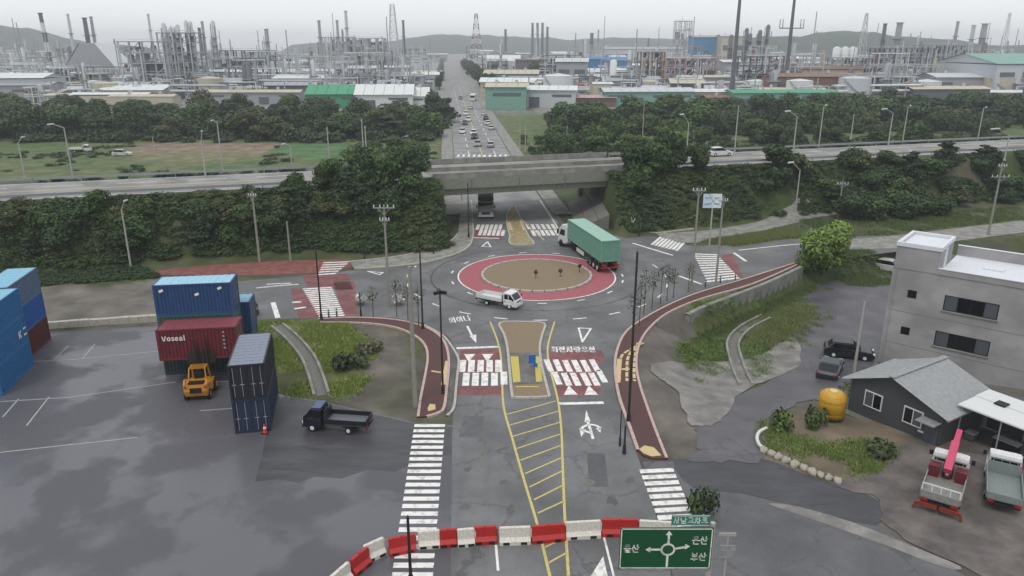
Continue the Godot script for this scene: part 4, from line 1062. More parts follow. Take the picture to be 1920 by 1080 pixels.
func semi_truck():
	var c = Vector3(10.15, 0, -91.6)
	var yaw = face(Vector2(-0.26, -0.966))
	var t = thing("container_truck", "white tractor hauling a long mint green container out of the roundabout", "truck", c, yaw)
	container_body(t, Color(0.41, 0.60, 0.54), Color(0.57, 0.72, 0.67), 12.2, 1.45)
	var b = MB.new()
	for s in [-1, 1]: b.box(Vector3(-0.2, 1.2, s * 0.5), Vector3(12.0, 0.36, 0.2))
	for i in 7: b.box(Vector3(-5.6 + i * 1.9, 1.32, 0), Vector3(0.18, 0.2, 2.3))
	part("trailer_frame", b, mk(Color(0.30, 0.12, 0.12), 0.7), t)
	for s in [-1, 1]:
		for x in [-5.0, -3.75, -2.5]: wheel(t, x, s * 1.0, 0.5, 0.45)
		lamp("tail_light", t, Vector3(-6.15, 1.05, s * 0.85), Vector3(0.08, 0.18, 0.5), M.red_lamp)
	b = MB.new(); b.box(Vector3(-6.12, 0.72, 0), Vector3(0.12, 0.14, 2.3)); part("rear_bar", b, M.red_lamp, t)
	for s in [-1, 1]:
		b = MB.new(); b.box(Vector3(1.3, 0.85, s * 1.1), Vector3(2.6, 0.5, 0.06)); part("side_guard", b, M.white_metal, t)
	# tractor, turned a little further left
	var q = Vector3(6.6, 0, -0.15)
	var tr = Node3D.new()
	put(tr, "tractor", t)
	tr.position = q
	tr.rotation.y = deg_to_rad(16.0)
	var wm = M.white_metal
	b = MB.new()
	b.extr(V([-0.3, 0.9, -0.3, 2.9, 0.1, 3.25, 1.1, 3.1, 1.7, 2.5, 1.95, 1.6, 2.0, 0.5, 0.2, 0.5]), 1.2, 0.12)
	part("cab", b, wm, tr)
	b = MB.new(); b.extr(V([1.68, 1.62, 1.38, 2.74, 1.46, 2.76, 1.99, 1.62]), 1.08, 0.03); part("windscreen", b, M.glass, tr)
	for s in [-1, 1]:
		b = MB.new(); b.extr(V([0.35, 1.65, 0.35, 2.45, 1.25, 2.45, 1.6, 1.65]), 0.02, 0.005, s * 1.2); part("side_window", b, M.glass, tr)
		b = MB.new(); b.box(Vector3(1.75, 2.0, s * 1.4), Vector3(0.1, 0.6, 0.2)); part("mirror", b, M.black, tr)
		b = MB.new(); b.box(Vector3(2.0, 0.85, s * 0.85), Vector3(0.06, 0.2, 0.4)); part("headlight", b, M.clear_lamp, tr)
		for x in [1.2, -1.9]:
			b = MB.new(); b.cyl(Vector3(x, 0.5, s * 0.78), Vector3(x, 0.5, s * 1.2), 0.5, 0.5, 16); b.cyl(Vector3(x, 0.5, s * 1.2), Vector3(x, 0.5, s * 1.22), 0.3, 0.25, 10)
			part("wheel", b, M.rubber, tr)
	b = MB.new(); b.box(Vector3(-1.3, 0.8, 0), Vector3(3.4, 0.3, 0.9)); b.box(Vector3(1.98, 0.55, 0), Vector3(0.1, 0.35, 2.3)); b.box(Vector3(2.0, 1.25, 0), Vector3(0.05, 0.4, 1.5)); part("chassis", b, M.black, tr)
	b = MB.new()
	for s in [-1, 1]:
		b.bar(Vector3(-0.75, 1.0, s * 1.1), Vector3(-0.75, 3.2, s * 1.1), 0.12)
	b.bar(Vector3(-0.75, 3.2, -1.1), Vector3(-0.75, 3.2, 1.1), 0.12)
	b.bar(Vector3(-0.75, 2.1, -1.1), Vector3(-0.75, 2.1, 1.1), 0.1)
	part("headboard_frame", b, wm, tr)

func dump_truck():
	var t = thing("dump_truck", "dark dump truck coming out of the underpass", "truck", Vector3(-4.23, 0, -118.55), deg_to_rad(-88))
	var dk = paint_of(Color(0.16, 0.165, 0.16), 0.6)
	var b = MB.new(); b.extr(V([2.0, 0.6, 2.0, 2.7, 2.3, 2.85, 3.4, 2.75, 3.75, 1.7, 3.8, 0.6]), 1.2, 0.12); part("cab", b, paint_of(Color(0.42, 0.43, 0.42)), t)
	b = MB.new(); b.extr(V([3.5, 1.75, 3.3, 2.6, 3.44, 2.64, 3.8, 1.75]), 1.1, 0.03); part("windscreen", b, M.glass, t)
	b = MB.new(); b.box(Vector3(3.8, 1.0, 0), Vector3(0.08, 0.3, 1.2)); part("grille", b, M.black, t)
	b = MB.new(); b.box(Vector3(3.84, 0.62, 0), Vector3(0.16, 0.32, 2.4)); part("bumper", b, M.white_metal, t)
	b = MB.new()
	for s in [-1, 1]: b.box(Vector3(-1.2, 2.1, s * 1.2), Vector3(5.6, 1.5, 0.1))
	b.box(Vector3(1.65, 2.3, 0), Vector3(0.1, 1.9, 2.28)); b.box(Vector3(-3.95, 2.1, 0), Vector3(0.1, 1.5, 2.28)); b.box(Vector3(-1.2, 1.3, 0), Vector3(5.6, 0.12, 2.28))
	part("dump_bed", b, dk, t)
	b = MB.new()
	for i in 7: b.cyl(Vector3(-3.8 + i * 0.85, 2.9, -1.15), Vector3(-3.8 + i * 0.85, 2.9, 1.15), 0.06, 0.06, 6)
	b.box(Vector3(-1.2, 2.88, 0), Vector3(5.5, 0.05, 2.2))
	part("tarpaulin", b, M.black, t)
	b = MB.new(); b.box(Vector3(-0.3, 0.9, 0), Vector3(7.4, 0.3, 0.9)); part("chassis", b, M.black, t)
	for s in [-1, 1]:
		for x in [2.8, -1.9, -3.1]: wheel(t, x, s * 1.0, 0.5, 0.42)
		lamp("headlight", t, Vector3(3.83, 1.0, s * 0.9), Vector3(0.06, 0.2, 0.36), M.clear_lamp)
		lamp("mirror", t, Vector3(3.6, 2.0, s * 1.4), Vector3(0.1, 0.5, 0.2), M.black)

func crane_truck():
	var g = Vector3(26.32, 0, -39.49)
	var t = make_pickup("white truck with a folded pink crane and red outriggers", g, deg_to_rad(54), Color(0.78, 0.79, 0.80), paint_of(Color(0.52, 0.53, 0.52)), paint_of(Color(0.50, 0.50, 0.49)), "crane_truck")
	t.scale = Vector3(1.0, 1.12, 1.18)
	var pk = paint_of(Color(0.74, 0.20, 0.38), 0.4)
	var rd = paint_of(Color(0.38, 0.08, 0.14), 0.5)
	var b = MB.new()
	b.cyl(Vector3(0.45, 0.75, 0), Vector3(0.45, 1.9, 0), 0.26, 0.2, 12)
	part("crane_post", b, rd, t)
	b = MB.new()
	b.bar(Vector3(-0.3, 1.5, 0), Vector3(1.3, 2.55, 0.05), 0.36, 0.42)
	b.bar(Vector3(1.0, 2.3, 0.05), Vector3(2.1, 3.0, 0.1), 0.26, 0.3)
	part("boom", b, pk, t)
	b = MB.new()
	b.cyl(Vector3(-0.2, 1.2, 0.0), Vector3(0.9, 2.05, 0.03), 0.08, 0.08, 8)
	part("lift_cylinder", b, M.steel, t)
	b = MB.new(); b.box(Vector3(0.45, 1.0, 0.62), Vector3(0.8, 0.9, 0.5)); b.box(Vector3(0.45, 1.0, -0.62), Vector3(0.8, 0.9, 0.5)); part("winch_box", b, rd, t)
	for s in [-1, 1]:
		b = MB.new()
		b.box(Vector3(-2.75, 0.42, s * 0.5), Vector3(0.22, 0.2, 0.9))
		b.bar(Vector3(-2.75, 0.42, s * 0.95), Vector3(-2.75, 0.06, s * 1.05), 0.12)
		part("outrigger", b, paint_of(Color(0.50, 0.20, 0.14)), t)
	b = MB.new()
	for s in [-1, 1]: b.bar(Vector3(-2.6, 1.15, s * 0.82), Vector3(-2.6, 1.55, s * 0.82), 0.06)
	b.bar(Vector3(-2.6, 1.55, -0.82), Vector3(-2.6, 1.55, 0.82), 0.06)
	for i in 3: b.bar(Vector3(-2.6, 1.15, -0.4 + i * 0.4), Vector3(-2.6, 1.55, -0.4 + i * 0.4), 0.05)
	part("rear_rack", b, M.white_metal, t)

func barrier(label, at, yaw, mt, l := 1.9):
	var t = thing("plastic_barrier", label, "barrier", at, yaw, "plastic barriers across the road")
	var b = MB.new()
	# cross-section in (z, y), drawn out along the length
	var sec = V([-0.3, 0.0, -0.3, 0.22, -0.13, 0.42, -0.09, 0.98, 0.09, 0.98, 0.13, 0.42, 0.3, 0.22, 0.3, 0.0])
	b.extr(sec, l / 2, 0.04)
	var m = part("shell", b, mt, t)
	m.rotation.y = PI / 2
	for s in [-1, 1]:
		b = MB.new(); b.box(Vector3(s * l * 0.28, 0.12, 0), Vector3(0.34, 0.16, 0.64)); part("fork_slot", b, M.black, t)
	b = MB.new(); b.cyl(Vector3(0, 0.97, 0), Vector3(0, 1.02, 0), 0.07, 0.06, 10); part("filler_cap", b, mt, t)
	b = MB.new(); b.box(Vector3(l / 2 + 0.03, 0.55, 0), Vector3(0.08, 0.5, 0.1)); part("hinge_tongue", b, mt, t)

func build_barriers():
	var red = mk(Color(0.66, 0.12, 0.105), 0.5, M.t_grime, 2.4)
	var wht = mk(Color(0.80, 0.79, 0.76), 0.5, M.t_grime, 2.6)
	var p = [Vector2(-8.64, -31.28), Vector2(-7.92, -32.58), Vector2(-7.33, -33.52), Vector2(-5.92, -34.05), Vector2(-4.47, -34.32), Vector2(-3.5, -34.51), Vector2(-2.51, -34.6), Vector2(-1.52, -34.69), Vector2(0.18, -34.78), Vector2(2.01, -34.97), Vector2(3.95, -35.3), Vector2(6.02, -35.39), Vector2(8.07, -35.25)]
	var k = "wrwrwrwrwrwrw"
	var where = ["nearest end of the row", "at the bend of the row", "after the bend beside the left crosswalk", "on the end of the left crosswalk", "beside the left crosswalk's right edge", "second after the left crosswalk", "left of the lane line", "on the lane line's left", "between lane line and yellow hatching", "over the yellow hatching", "right of the yellow hatching", "left of the green direction sign", "at the right end of the row"]
	for i in p.size():
		var a: Vector2 = p[maxi(i - 1, 0)]; var c: Vector2 = p[mini(i + 1, p.size() - 1)]
		var l = 1.9
		barrier(("red" if k[i] == "r" else "white") + " plastic road barrier " + where[i], Vector3(p[i].x, 0, p[i].y) + Vector3(rng.randf_range(-0.05, 0.05), 0, rng.randf_range(-0.12, 0.12)), face(c - a) + rng.randf_range(-0.06, 0.06), red if k[i] == "r" else wht, clampf(a.distance_to(c) / (2.0 if i > 0 and i < p.size() - 1 else 1.0) - 0.06, 0.8, 2.0))

# ---------- the buildings on the right ----------
func window(b_parent, at: Vector3, w: float, h: float, frame_mat, panes: Array, depth := 0.1):
	# on the wall plane z = at.z, facing +z; a pane list gives glass or blind, left to right
	var f = MB.new()
	var t = 0.07
	f.box(at + Vector3(0, h / 2, 0.02), Vector3(w + 0.1, t, depth)); f.box(at - Vector3(0, h / 2, -0.02), Vector3(w + 0.1, t, depth))
	for s in [-1, 1]: f.box(at + Vector3(s * w / 2, 0, 0.02), Vector3(t, h - t - 0.004, depth))
	for i in range(1, panes.size()): f.box(at + Vector3(-w / 2 + w * i / panes.size(), 0, 0.02), Vector3(t * 0.8, h - t - 0.004, depth * 0.8))
	var fr = part("window", f, frame_mat, b_parent)
	for i in panes.size():
		var g = MB.new()
		g.box(at + Vector3(-w / 2 + w * (i + 0.5) / panes.size(), 0, 0.03 if panes[i] == 0 else 0.034), Vector3(w / panes.size() - 0.06, h - t - 0.01, 0.02))
		part("pane", g, M.glass if panes[i] == 0 else M.blind, fr)

func build_buildings():
	# grey three-storey block: local x runs along the facade from its far left corner, +z faces out
	var corner = Vector3(34.3, -2.2, -64.23)
	var yaw = face(Vector2(0.766, 0.643))
	var t = thing("office_building", "grey three storey block with white roof terrace on the right", "building", corner, yaw)
	var w = 15.0; var dp = 8.0; var h = 9.3
	var b = MB.new()
	# facade with recessed openings: made of strips round them
	b.box(Vector3(w / 2, h / 2, -dp / 2 - 0.15), Vector3(w, h, dp - 0.3))
	part("core_wall", b, M.blind, t)
	var xs = [2.35, 3.15, 6.0, 10.6]
	var openings = [[1.75, 7.1, 0.75, 0.75], [1.7, 3.6, 0.75, 0.75], [6.35, 6.9, 4.1, 1.4], [6.2, 3.55, 4.2, 1.4], [13.0, 4.4, 1.6, 1.6], [13.0, 1.4, 1.6, 2.2]]
	b = MB.new()
	facade(b, w, h, openings)
	part("facade", b, M.wall_grey, t)
	b = MB.new(); b.box(Vector3(-0.06, h / 2, -dp / 2), Vector3(0.12, h, dp)); b.box(Vector3(w + 0.06, h / 2, -dp / 2), Vector3(0.12, h, dp)); b.box(Vector3(w / 2, h / 2, -dp - 0.02), Vector3(w, h, 0.12))
	part("side_wall", b, M.wall_grey, t)
	for o in openings:
		window(t, Vector3(o[0], o[1], -0.12), o[2] - 0.1, o[3] - 0.08, M.black, [1, 0, 0, 1] if o[2] > 3 else [0])
	for o in openings:
		if o[2] < 3: continue
		b = MB.new(); b.box(Vector3(o[0], o[1] - o[3] / 2 - 0.05, 0.05), Vector3(o[2] + 0.2, 0.07, 0.14)); part("sill", b, M.concrete, t)
	for y in [3.0, 6.1]:
		b = MB.new(); b.box(Vector3(w / 2, y - 0.75, 0.004), Vector3(w - 0.1, 0.03, 0.012)); part("joint_strip", b, M.concrete_dark, t)
	b = MB.new(); b.box(Vector3(w / 2 + 1.7, h + 0.03, -dp / 2), Vector3(w - 3.5, 0.08, dp - 0.3)); part("terrace_floor", b, M.roof_white, t)
	for q in [[Vector3(w / 2 + 1.75, h + 0.25, -0.04), Vector3(w - 3.4, 0.5, 0.22)], [Vector3(w / 2 + 1.75, h + 0.5, -dp + 0.06), Vector3(w - 3.4, 1.0, 0.2)], [Vector3(w + 0.0, h + 0.5, -dp / 2), Vector3(0.22, 1.0, dp - 0.4)]]:
		b = MB.new(); b.box(q[0], q[1])
		var pr = part("parapet", b, M.wall_grey, t)
		b = MB.new(); b.box(q[0] + Vector3(0, q[1].y / 2 + 0.035, 0), q[1] * Vector3(1, 0, 1) + Vector3(0.05, 0.06, 0.08)); part("coping", b, M.roof_white, pr)
	# stair tower at the far left
	b = MB.new(); b.box(Vector3(1.7, h + 1.02, -2.6), Vector3(3.5, 2.04, 5.3)); part("stair_tower", b, M.wall_grey, t)
	b = MB.new(); b.box(Vector3(1.7, h + 2.08, -2.6), Vector3(3.0, 0.06, 4.8)); part("tower_roof", b, M.roof_white, t)
	b = MB.new()
	for s in [-1, 1]:
		b.box(Vector3(1.7 + s * 1.68, h + 2.2, -2.6), Vector3(0.25, 0.36, 5.45)); b.box(Vector3(1.7, h + 2.2, -2.6 + s * 2.6), Vector3(3.1, 0.36, 0.25))
	part("tower_parapet", b, M.roof_white, t)
	b = MB.new(); b.box(Vector3(3.48, h + 1.0, -2.2), Vector3(0.06, 1.9, 0.95)); part("door", b, M.white_metal, t)
	b = MB.new(); b.cyl(Vector3(0.2, 0, 0.06), Vector3(0.2, h, 0.06), 0.06, 0.06, 8); part("downpipe", b, M.wall_grey, t)
	b = MB.new(); b.box(Vector3(7.0, h + 0.12, -4.5), Vector3(1.6, 0.12, 1.0)); part("roof_hatch", b, M.roof_white, t)
	# small dark house with ribbed roof: gable wall faces the viewer
	var g0 = Vector3(25.39, -0.4, -50.93); var g1 = Vector3(30.11, 0, -43.38)
	var along = Vector2(g1.x - g0.x, g1.z - g0.z)
	var hy = face(along.normalized())
	var L = 6.9
	t = thing("small_house", "small dark grey house with ribbed metal roof and two white windows", "house", Vector3(g0.x, g0.y, g0.z), hy)
	var eh = 2.8; var rd = 3.55; var D = 6.0
	b = MB.new()
	b.box(Vector3(L / 2, eh / 2, -D / 2), Vector3(L, eh, D))
	part("wall", b, M.house_wall, t)
	b = MB.new()
	var prof = V([-0.02, eh - 0.01, L * 0.46, rd + 0.55, L + 0.02, eh - 0.01])
	var ex = MB.new(); ex.extr(prof, D / 2, 0.01, -D / 2)
	part("gable", ex, M.house_wall, t)
	# two roof slopes: broad pans on the left, fine ribs on the right
	var ridge = Vector3(L * 0.46, rd + 0.62, 0)
	for s in [0, 1]:
		var lowp = Vector3(-0.5, eh - 0.15, 0) if s == 0 else Vector3(L + 0.5, eh - 0.15, 0)
		b = MB.new()
		var n = 7 if s == 0 else 26
		for i in n:
			var z0 = 0.45 - (D + 0.9) * i / n; var z1 = 0.45 - (D + 0.9) * (i + 1) / n
			var zm = (z0 + z1) / 2
			var up = 0.09 if s == 0 else 0.045
			var aa = [lowp, ridge]
			if s == 1: aa = [ridge, lowp]
			var u = Vector3.UP * up
			b.quad(aa[0] + Vector3(0, 0, z0), aa[0] + Vector3(0, 0, zm) + u, aa[1] + Vector3(0, 0, zm) + u, aa[1] + Vector3(0, 0, z0))
			b.quad(aa[0] + Vector3(0, 0, zm) + u, aa[0] + Vector3(0, 0, z1), aa[1] + Vector3(0, 0, z1), aa[1] + Vector3(0, 0, zm) + u)
		part("roof", b, M.sheet_roof, t)
		b = MB.new(); b.bar(lowp + Vector3(0, 0, 0.45), lowp + Vector3(0, 0, -D - 0.45), 0.14, 0.12); part("gutter", b, M.steel, t)
	b = MB.new(); b.bar(ridge + Vector3(0, 0.05, 0.47), ridge + Vector3(0, 0.05, -D - 0.47), 0.4, 0.07); part("ridge_cap", b, M.sheet_roof, t)
	window(t, Vector3(1.9, 1.75, 0.02), 1.3, 1.15, M.white_metal, [1, 0])
	window(t, Vector3(4.9, 1.75, 0.02), 1.3, 1.15, M.white_metal, [0, 1])
	b = MB.new(); b.box(Vector3(6.2, 2.1, 0.5), Vector3(1.3, 0.08, 1.0), 0.0, 0.0); part("awning", b, M.sheet_roof, t)
	b = MB.new(); b.box(Vector3(6.25, 1.05, 0.02), Vector3(0.95, 2.1, 0.06)); part("door", b, M.blind, t)
	b = MB.new(); b.box(Vector3(5.6, 0.95, 0.04), Vector3(0.4, 0.14, 0.08)); part("meter_box", b, M.white_metal, t)
	b = MB.new(); b.box(Vector3(L / 2, 0.06, 0.35), Vector3(L, 0.3, 0.7)); part("plinth", b, M.concrete_dark, t)
	# white canopy further right
	var cg = Vector3(32.26, 0, -43.38)
	t = thing("white_canopy", "white flat canopy roof with a dark hatch beside the house", "shelter", cg + Vector3(1.4, 0, -1.6), hy)
	b = MB.new(); b.box(Vector3(0, 2.75, -0.95), Vector3(5.2, 0.1, 1.85), 0.0, 0.0); part("roof_panel", b, M.white_metal, t)
	b = MB.new(); b.box(Vector3(0.6, 2.73, 1.15), Vector3(6.3, 0.1, 2.25), 0.0, 0.0); part("roof_panel", b, M.white_metal, t)
	b = MB.new(); b.box(Vector3(-0.9, 2.84, -0.1), Vector3(0.7, 0.12, 0.7)); part("hatch", b, M.black, t)
	for x in [-2.3, 0.2, 3.4]:
		for z in [-1.7, 2.1]:
			b = MB.new(); b.cyl(Vector3(x, 0, z), Vector3(x, 2.7, z), 0.05, 0.05, 8); part("post", b, M.steel, t)
	b = MB.new(); b.box(Vector3(0.5, 1.2, -1.8), Vector3(5.8, 2.4, 0.08)); part("back_sheet", b, M.house_wall, t)
	for q in [["bench", "dark workbench under the white canopy", Vector3(0.2, 0, 0.6), Vector3(1.6, 0.8, 0.7), M.black], ["tool_chest", "red tool chest under the white canopy", Vector3(1.6, 0, 2.0), Vector3(0.9, 0.7, 0.6), M.red_lamp], ["crate", "grey crate at the left post of the canopy", Vector3(-1.9, 0, 1.0), Vector3(0.7, 0.6, 0.7), M.blind]]:
		var o = thing(q[0], q[1], q[0].replace("_", " "), cg + Vector3(1.4, 0, -1.6) + Basis(Vector3.UP, hy) * q[2], hy)
		b = MB.new(); b.box(Vector3(0, q[3].y / 2, 0), q[3] - Vector3(0.06, 0.12, 0.06)); part("body", b, q[4], o)
		b = MB.new(); b.box(Vector3(0, q[3].y - 0.04, 0), Vector3(q[3].x, 0.06, q[3].z)); part("top", b, M.steel, o)
	# yellow water tank on legs
	t = thing("water_tank", "yellow plastic water tank standing beside the dark house", "tank", Vector3(23.48, -0.21, -49.47))
	var ym = mk(Color(0.72, 0.55, 0.12), 0.5, M.t_wear, 2.0)
	b = MB.new()
	b.cyl(Vector3(0, 0.35, 0), Vector3(0, 2.0, 0), 0.95, 0.92, 24, false); b.cyl(Vector3(0, 2.0, 0), Vector3(0, 2.2, 0), 0.92, 0.6, 24, true); b.cyl(Vector3(0, 0.33, 0), Vector3(0, 0.35, 0), 0.9, 0.95, 24)
	part("shell", b, ym, t)
	for k in 3:
		b = MB.new(); b.cyl(Vector3(0, 0.6 + k * 0.5, 0), Vector3(0, 0.68 + k * 0.5, 0), 0.98, 0.98, 24, false); part("hoop", b, ym, t)
	b = MB.new(); b.cyl(Vector3(0, 2.18, 0), Vector3(0, 2.28, 0), 0.3, 0.28, 14); part("lid", b, mk(Color(0.75, 0.70, 0.50), 0.6), t)
	for k in 4:
		b = MB.new(); var a = k * PI / 2 + 0.5; b.box(Vector3(cos(a) * 0.7, 0.17, sin(a) * 0.7), Vector3(0.16, 0.36, 0.16)); part("leg", b, M.wood, t)
	crane_truck()
	var p2 = make_pickup("pale grey flatbed truck parked beside the crane truck", Vector3(29.93, 0, -39.65), deg_to_rad(59), Color(0.80, 0.81, 0.82), M.cargo_grey, M.cargo_grey, "flatbed_truck")
	p2.scale = Vector3(1.0, 1.05, 1.05)
	make_car("black car parked beside the pale pole in the lower lot", Vector3(32.06, -2.2, -65.75), deg_to_rad(-20), Color(0.10, 0.105, 0.12), 0.3)
	make_car("dark green car with open bonnet shape behind the yellow tank", Vector3(28.6, -2.1, -61.63), deg_to_rad(60), Color(0.13, 0.19, 0.21), 0.0)
	make_car("white car half hidden behind the grey block", Vector3(49.66, -2.2, -94.09), deg_to_rad(-40), Color(0.72, 0.73, 0.74), 0.2)
	# boulders and pipe round the planted bed
	var bl = [Vector2(16.96, -44.44), Vector2(17.3, -43.96), Vector2(17.66, -43.55), Vector2(17.99, -43.09), Vector2(18.39, -42.63), Vector2(18.81, -42.18), Vector2(19.16, -41.74), Vector2(19.56, -41.36), Vector2(19.98, -41.06), Vector2(20.36, -40.7)]
	for i in bl.size():
		var s = thing("boulder", "pale rounded boulder in the row edging the planted bed", "boulder", Vector3(bl[i].x, 0.1, bl[i].y), rng.randf() * 6.0, "boulders along the planted bed")
		b = MB.new(); rock(b, Vector3(0.34, 0.26, 0.26) * rng.randf_range(0.8, 1.15))
		part("stone", b, M.boulder, s)
	t = thing("bed_edging", "white curved edging pipe at the tip of the planted bed", "edging")
	b = MB.new()
	var pp = smooth([Vector2(18.11, -47.45), Vector2(17.45, -46.92), Vector2(17.01, -46.09), Vector2(16.86, -45.15), Vector2(17.01, -44.72)])
	for i in pp.size() - 1: b.cyl(Vector3(pp[i].x, 0.1, pp[i].y), Vector3(pp[i + 1].x, 0.1, pp[i + 1].y), 0.13, 0.13, 8)
	part("pipe", b, M.white_metal, t)
	# low walls of the ditches
	for q in [["ditch", "concrete lined ditch running through the green slope on the left", smooth([Vector2(-22.83, -67.93), Vector2(-20.45, -64.6), Vector2(-18.06, -60.59), Vector2(-16.45, -57), Vector2(-14.86, -52.82)])], ["ditch", "curved concrete ditch through the green patch on the right", smooth([Vector2(19.98, -58.08), Vector2(20.94, -64.08), Vector2(21.98, -68.96), Vector2(24.31, -72.87), Vector2(27.63, -76.29)])]]:
		var di = thing(q[0], q[1], "ditch")
		for s in [-1, 1]:
			var l = []
			var nn = offs(q[2], false)
			for i in q[2].size(): l.append(q[2][i] + nn[i] * 0.55 * s)
			b = MB.new()
			for i in l.size() - 1:
				var a = Vector3(l[i].x, height(l[i].x, l[i].y) + 0.02, l[i].y); var c = Vector3(l[i + 1].x, height(l[i + 1].x, l[i + 1].y) + 0.02, l[i + 1].y)
				b.bar(a, c, 0.22, 0.5)
			part("side_wall", b, M.concrete, di)
		b = MB.new()
		for i in q[2].size() - 1:
			var a: Vector2 = q[2][i]; var c: Vector2 = q[2][i + 1]
			b.bar(Vector3(a.x, height(a.x, a.y) - 0.0, a.y), Vector3(c.x, height(c.x, c.y) - 0.0, c.y), 0.88, 0.06)
		part("channel_floor", b, M.concrete_dark, di)

func rock(b: MB, r: Vector3):
	var ph = rng.randf() * 10.0
	var f = func(i, j):
		var a = TAU * i / 9.0; var e = PI * (j / 5.0 - 0.5)
		var k = 1.0 + 0.16 * sin(a * 2.0 + ph) * cos(e * 3.0 + ph) + 0.1 * sin(a * 3.0 + ph * 2.0)
		return Vector3(cos(a) * cos(e), sin(e), sin(a) * cos(e)) * r * k
	for i in 9:
		for j in 5:
			b.quad(f.call(i % 9, j), f.call(i % 9, j + 1), f.call((i + 1) % 9, j + 1), f.call((i + 1) % 9, j), 1)

func facade(b: MB, w: float, h: float, openings: Array):
	# a 0.3 m thick outer leaf cut into cells, leaving the openings out
	var xs = [0.0, w]; var ys = [0.0, h]
	for o in openings:
		for s in [-1, 1]:
			xs.append(o[0] + s * o[2] / 2); ys.append(o[1] + s * o[3] / 2)
	xs.sort(); ys.sort()
	for i in xs.size() - 1:
		for j in ys.size() - 1:
			var c = Vector2((xs[i] + xs[i + 1]) / 2, (ys[j] + ys[j + 1]) / 2)
			var dx = xs[i + 1] - xs[i]; var dy = ys[j + 1] - ys[j]
			if dx < 0.001 or dy < 0.001: continue
			var hole = false
			for o in openings:
				if absf(c.x - o[0]) < o[2] / 2 and absf(c.y - o[1]) < o[3] / 2: hole = true
			if not hole:
				var z = 0.0
				b.quad(Vector3(xs[i], ys[j], z), Vector3(xs[i], ys[j + 1], z), Vector3(xs[i + 1], ys[j + 1], z), Vector3(xs[i + 1], ys[j], z))
	for o in openings:
		var x0 = o[0] - o[2] / 2; var x1 = o[0] + o[2] / 2; var y0 = o[1] - o[3] / 2; var y1 = o[1] + o[3] / 2
		b.quad(Vector3(x0, y0, -0.3), Vector3(x0, y1, -0.3), Vector3(x0, y1, 0), Vector3(x0, y0, 0)); b.quad(Vector3(x1, y0, 0), Vector3(x1, y1, 0), Vector3(x1, y1, -0.3), Vector3(x1, y0, -0.3))
		b.quad(Vector3(x0, y0, -0.3), Vector3(x0, y0, 0), Vector3(x1, y0, 0), Vector3(x1, y0, -0.3)); b.quad(Vector3(x0, y1, 0), Vector3(x0, y1, -0.3), Vector3(x1, y1, -0.3), Vector3(x1, y1, 0))

# ---------- plants ----------
var leaf_meshes := {}

func crown_mesh(kind: String, sd: int) -> ArrayMesh:
	# a crown about 1 unit in radius round its own centre, made of leaf clumps
	rng.seed = sd
	var b = MB.new()
	var cols = {"dark": Color(0.032, 0.066, 0.018), "mid": Color(0.052, 0.102, 0.022), "light": Color(0.10, 0.165, 0.030), "pine": Color(0.024, 0.050, 0.022), "willow": Color(0.125, 0.195, 0.036), "olive": Color(0.075, 0.095, 0.030)}
	var lobes = 11 if kind != "pine" else 9
	for i in lobes:
		var d = Vector3(rng.randfn(), rng.randfn() * 0.9, rng.randfn()).normalized()
		var c = d * Vector3(0.62, 0.60, 0.62) * rng.randf_range(0.35, 1.0)
		var r = rng.randf_range(0.32, 0.55)
		if kind == "pine":
			var t = float(i) / lobes
			c = Vector3(rng.randfn() * 0.12, -0.8 + 1.7 * t, rng.randfn() * 0.12)
			r = lerpf(0.75, 0.2, t)
		var v = rng.randf_range(0.75, 1.3)
		add_leaves(b, c, Vector3(r, r * (0.8 if kind != "pine" else 0.35), r), 270 if kind != "willow" else 900, 0.085 if kind != "willow" else 0.052, cols[kind] * v)
	return b.done()

func trunk_mesh() -> ArrayMesh:
	var b = MB.new()
	b.cyl(Vector3(0, -0.3, 0), Vector3(0.05, 2.2, 0), 0.24, 0.15, 8)
	b.cyl(Vector3(0.05, 2.2, 0), Vector3(0.0, 4.0, 0.05), 0.15, 0.07, 7)
	for i in 5:
		var a = i * 2.4
		b.cyl(Vector3(0.03, 1.8 + i * 0.3, 0), Vector3(cos(a) * 1.1, 3.0 + i * 0.35, sin(a) * 1.1), 0.09, 0.03, 6)
	return b.done()

var protos := {}

func tree(kind: String, label: String, group: String, at: Vector3, r: float, h: float):
	# r: crown radius, h: whole height
	var v = rng.randi() % 3
	var key = kind + str(v)
	if not leaf_meshes.has(key):
		var sv = rng.state
		leaf_meshes[key] = crown_mesh(kind, 100 + v * 7 + kind.length())
		rng.state = sv
	if not leaf_meshes.has("trunk"): leaf_meshes["trunk"] = trunk_mesh()
	if group != "":
		var size_word = "tall" if h > 8.6 else ("low" if h < 4.6 else "middling")
		var look = {"dark": "dark green", "mid": "mid green", "light": "light green", "pine": "pointed dark", "olive": "olive green", "willow": "bright green"}[kind]
		for w in ["lush mid green ", "light green ", "dark green ", "large dark ", "bushy ", "tall ", "dark "]:
			if label.begins_with(w): label = label.substr(w.length())
		label = size_word + " " + look + " " + label
	var t = thing("pine_tree" if kind == "pine" else "broadleaf_tree", label, "tree", at, rng.randf() * TAU, group)
	var ch = minf(h * 0.5, r * 1.3)
	if kind == "pine": ch = h * 0.45
	var c = mesh("crown", leaf_meshes[key], M.blade if kind == "willow" else M.leaf, t, Vector3(0, h - ch, 0))
	c.scale = Vector3(r, ch, r) * 1.05
	var k = mesh("trunk", leaf_meshes["trunk"], M.wood, t)
	k.scale = Vector3(h / 7.0, h / 5.2, h / 7.0)
	return t

func pick(a: Array):
	return a[rng.randi() % a.size()]

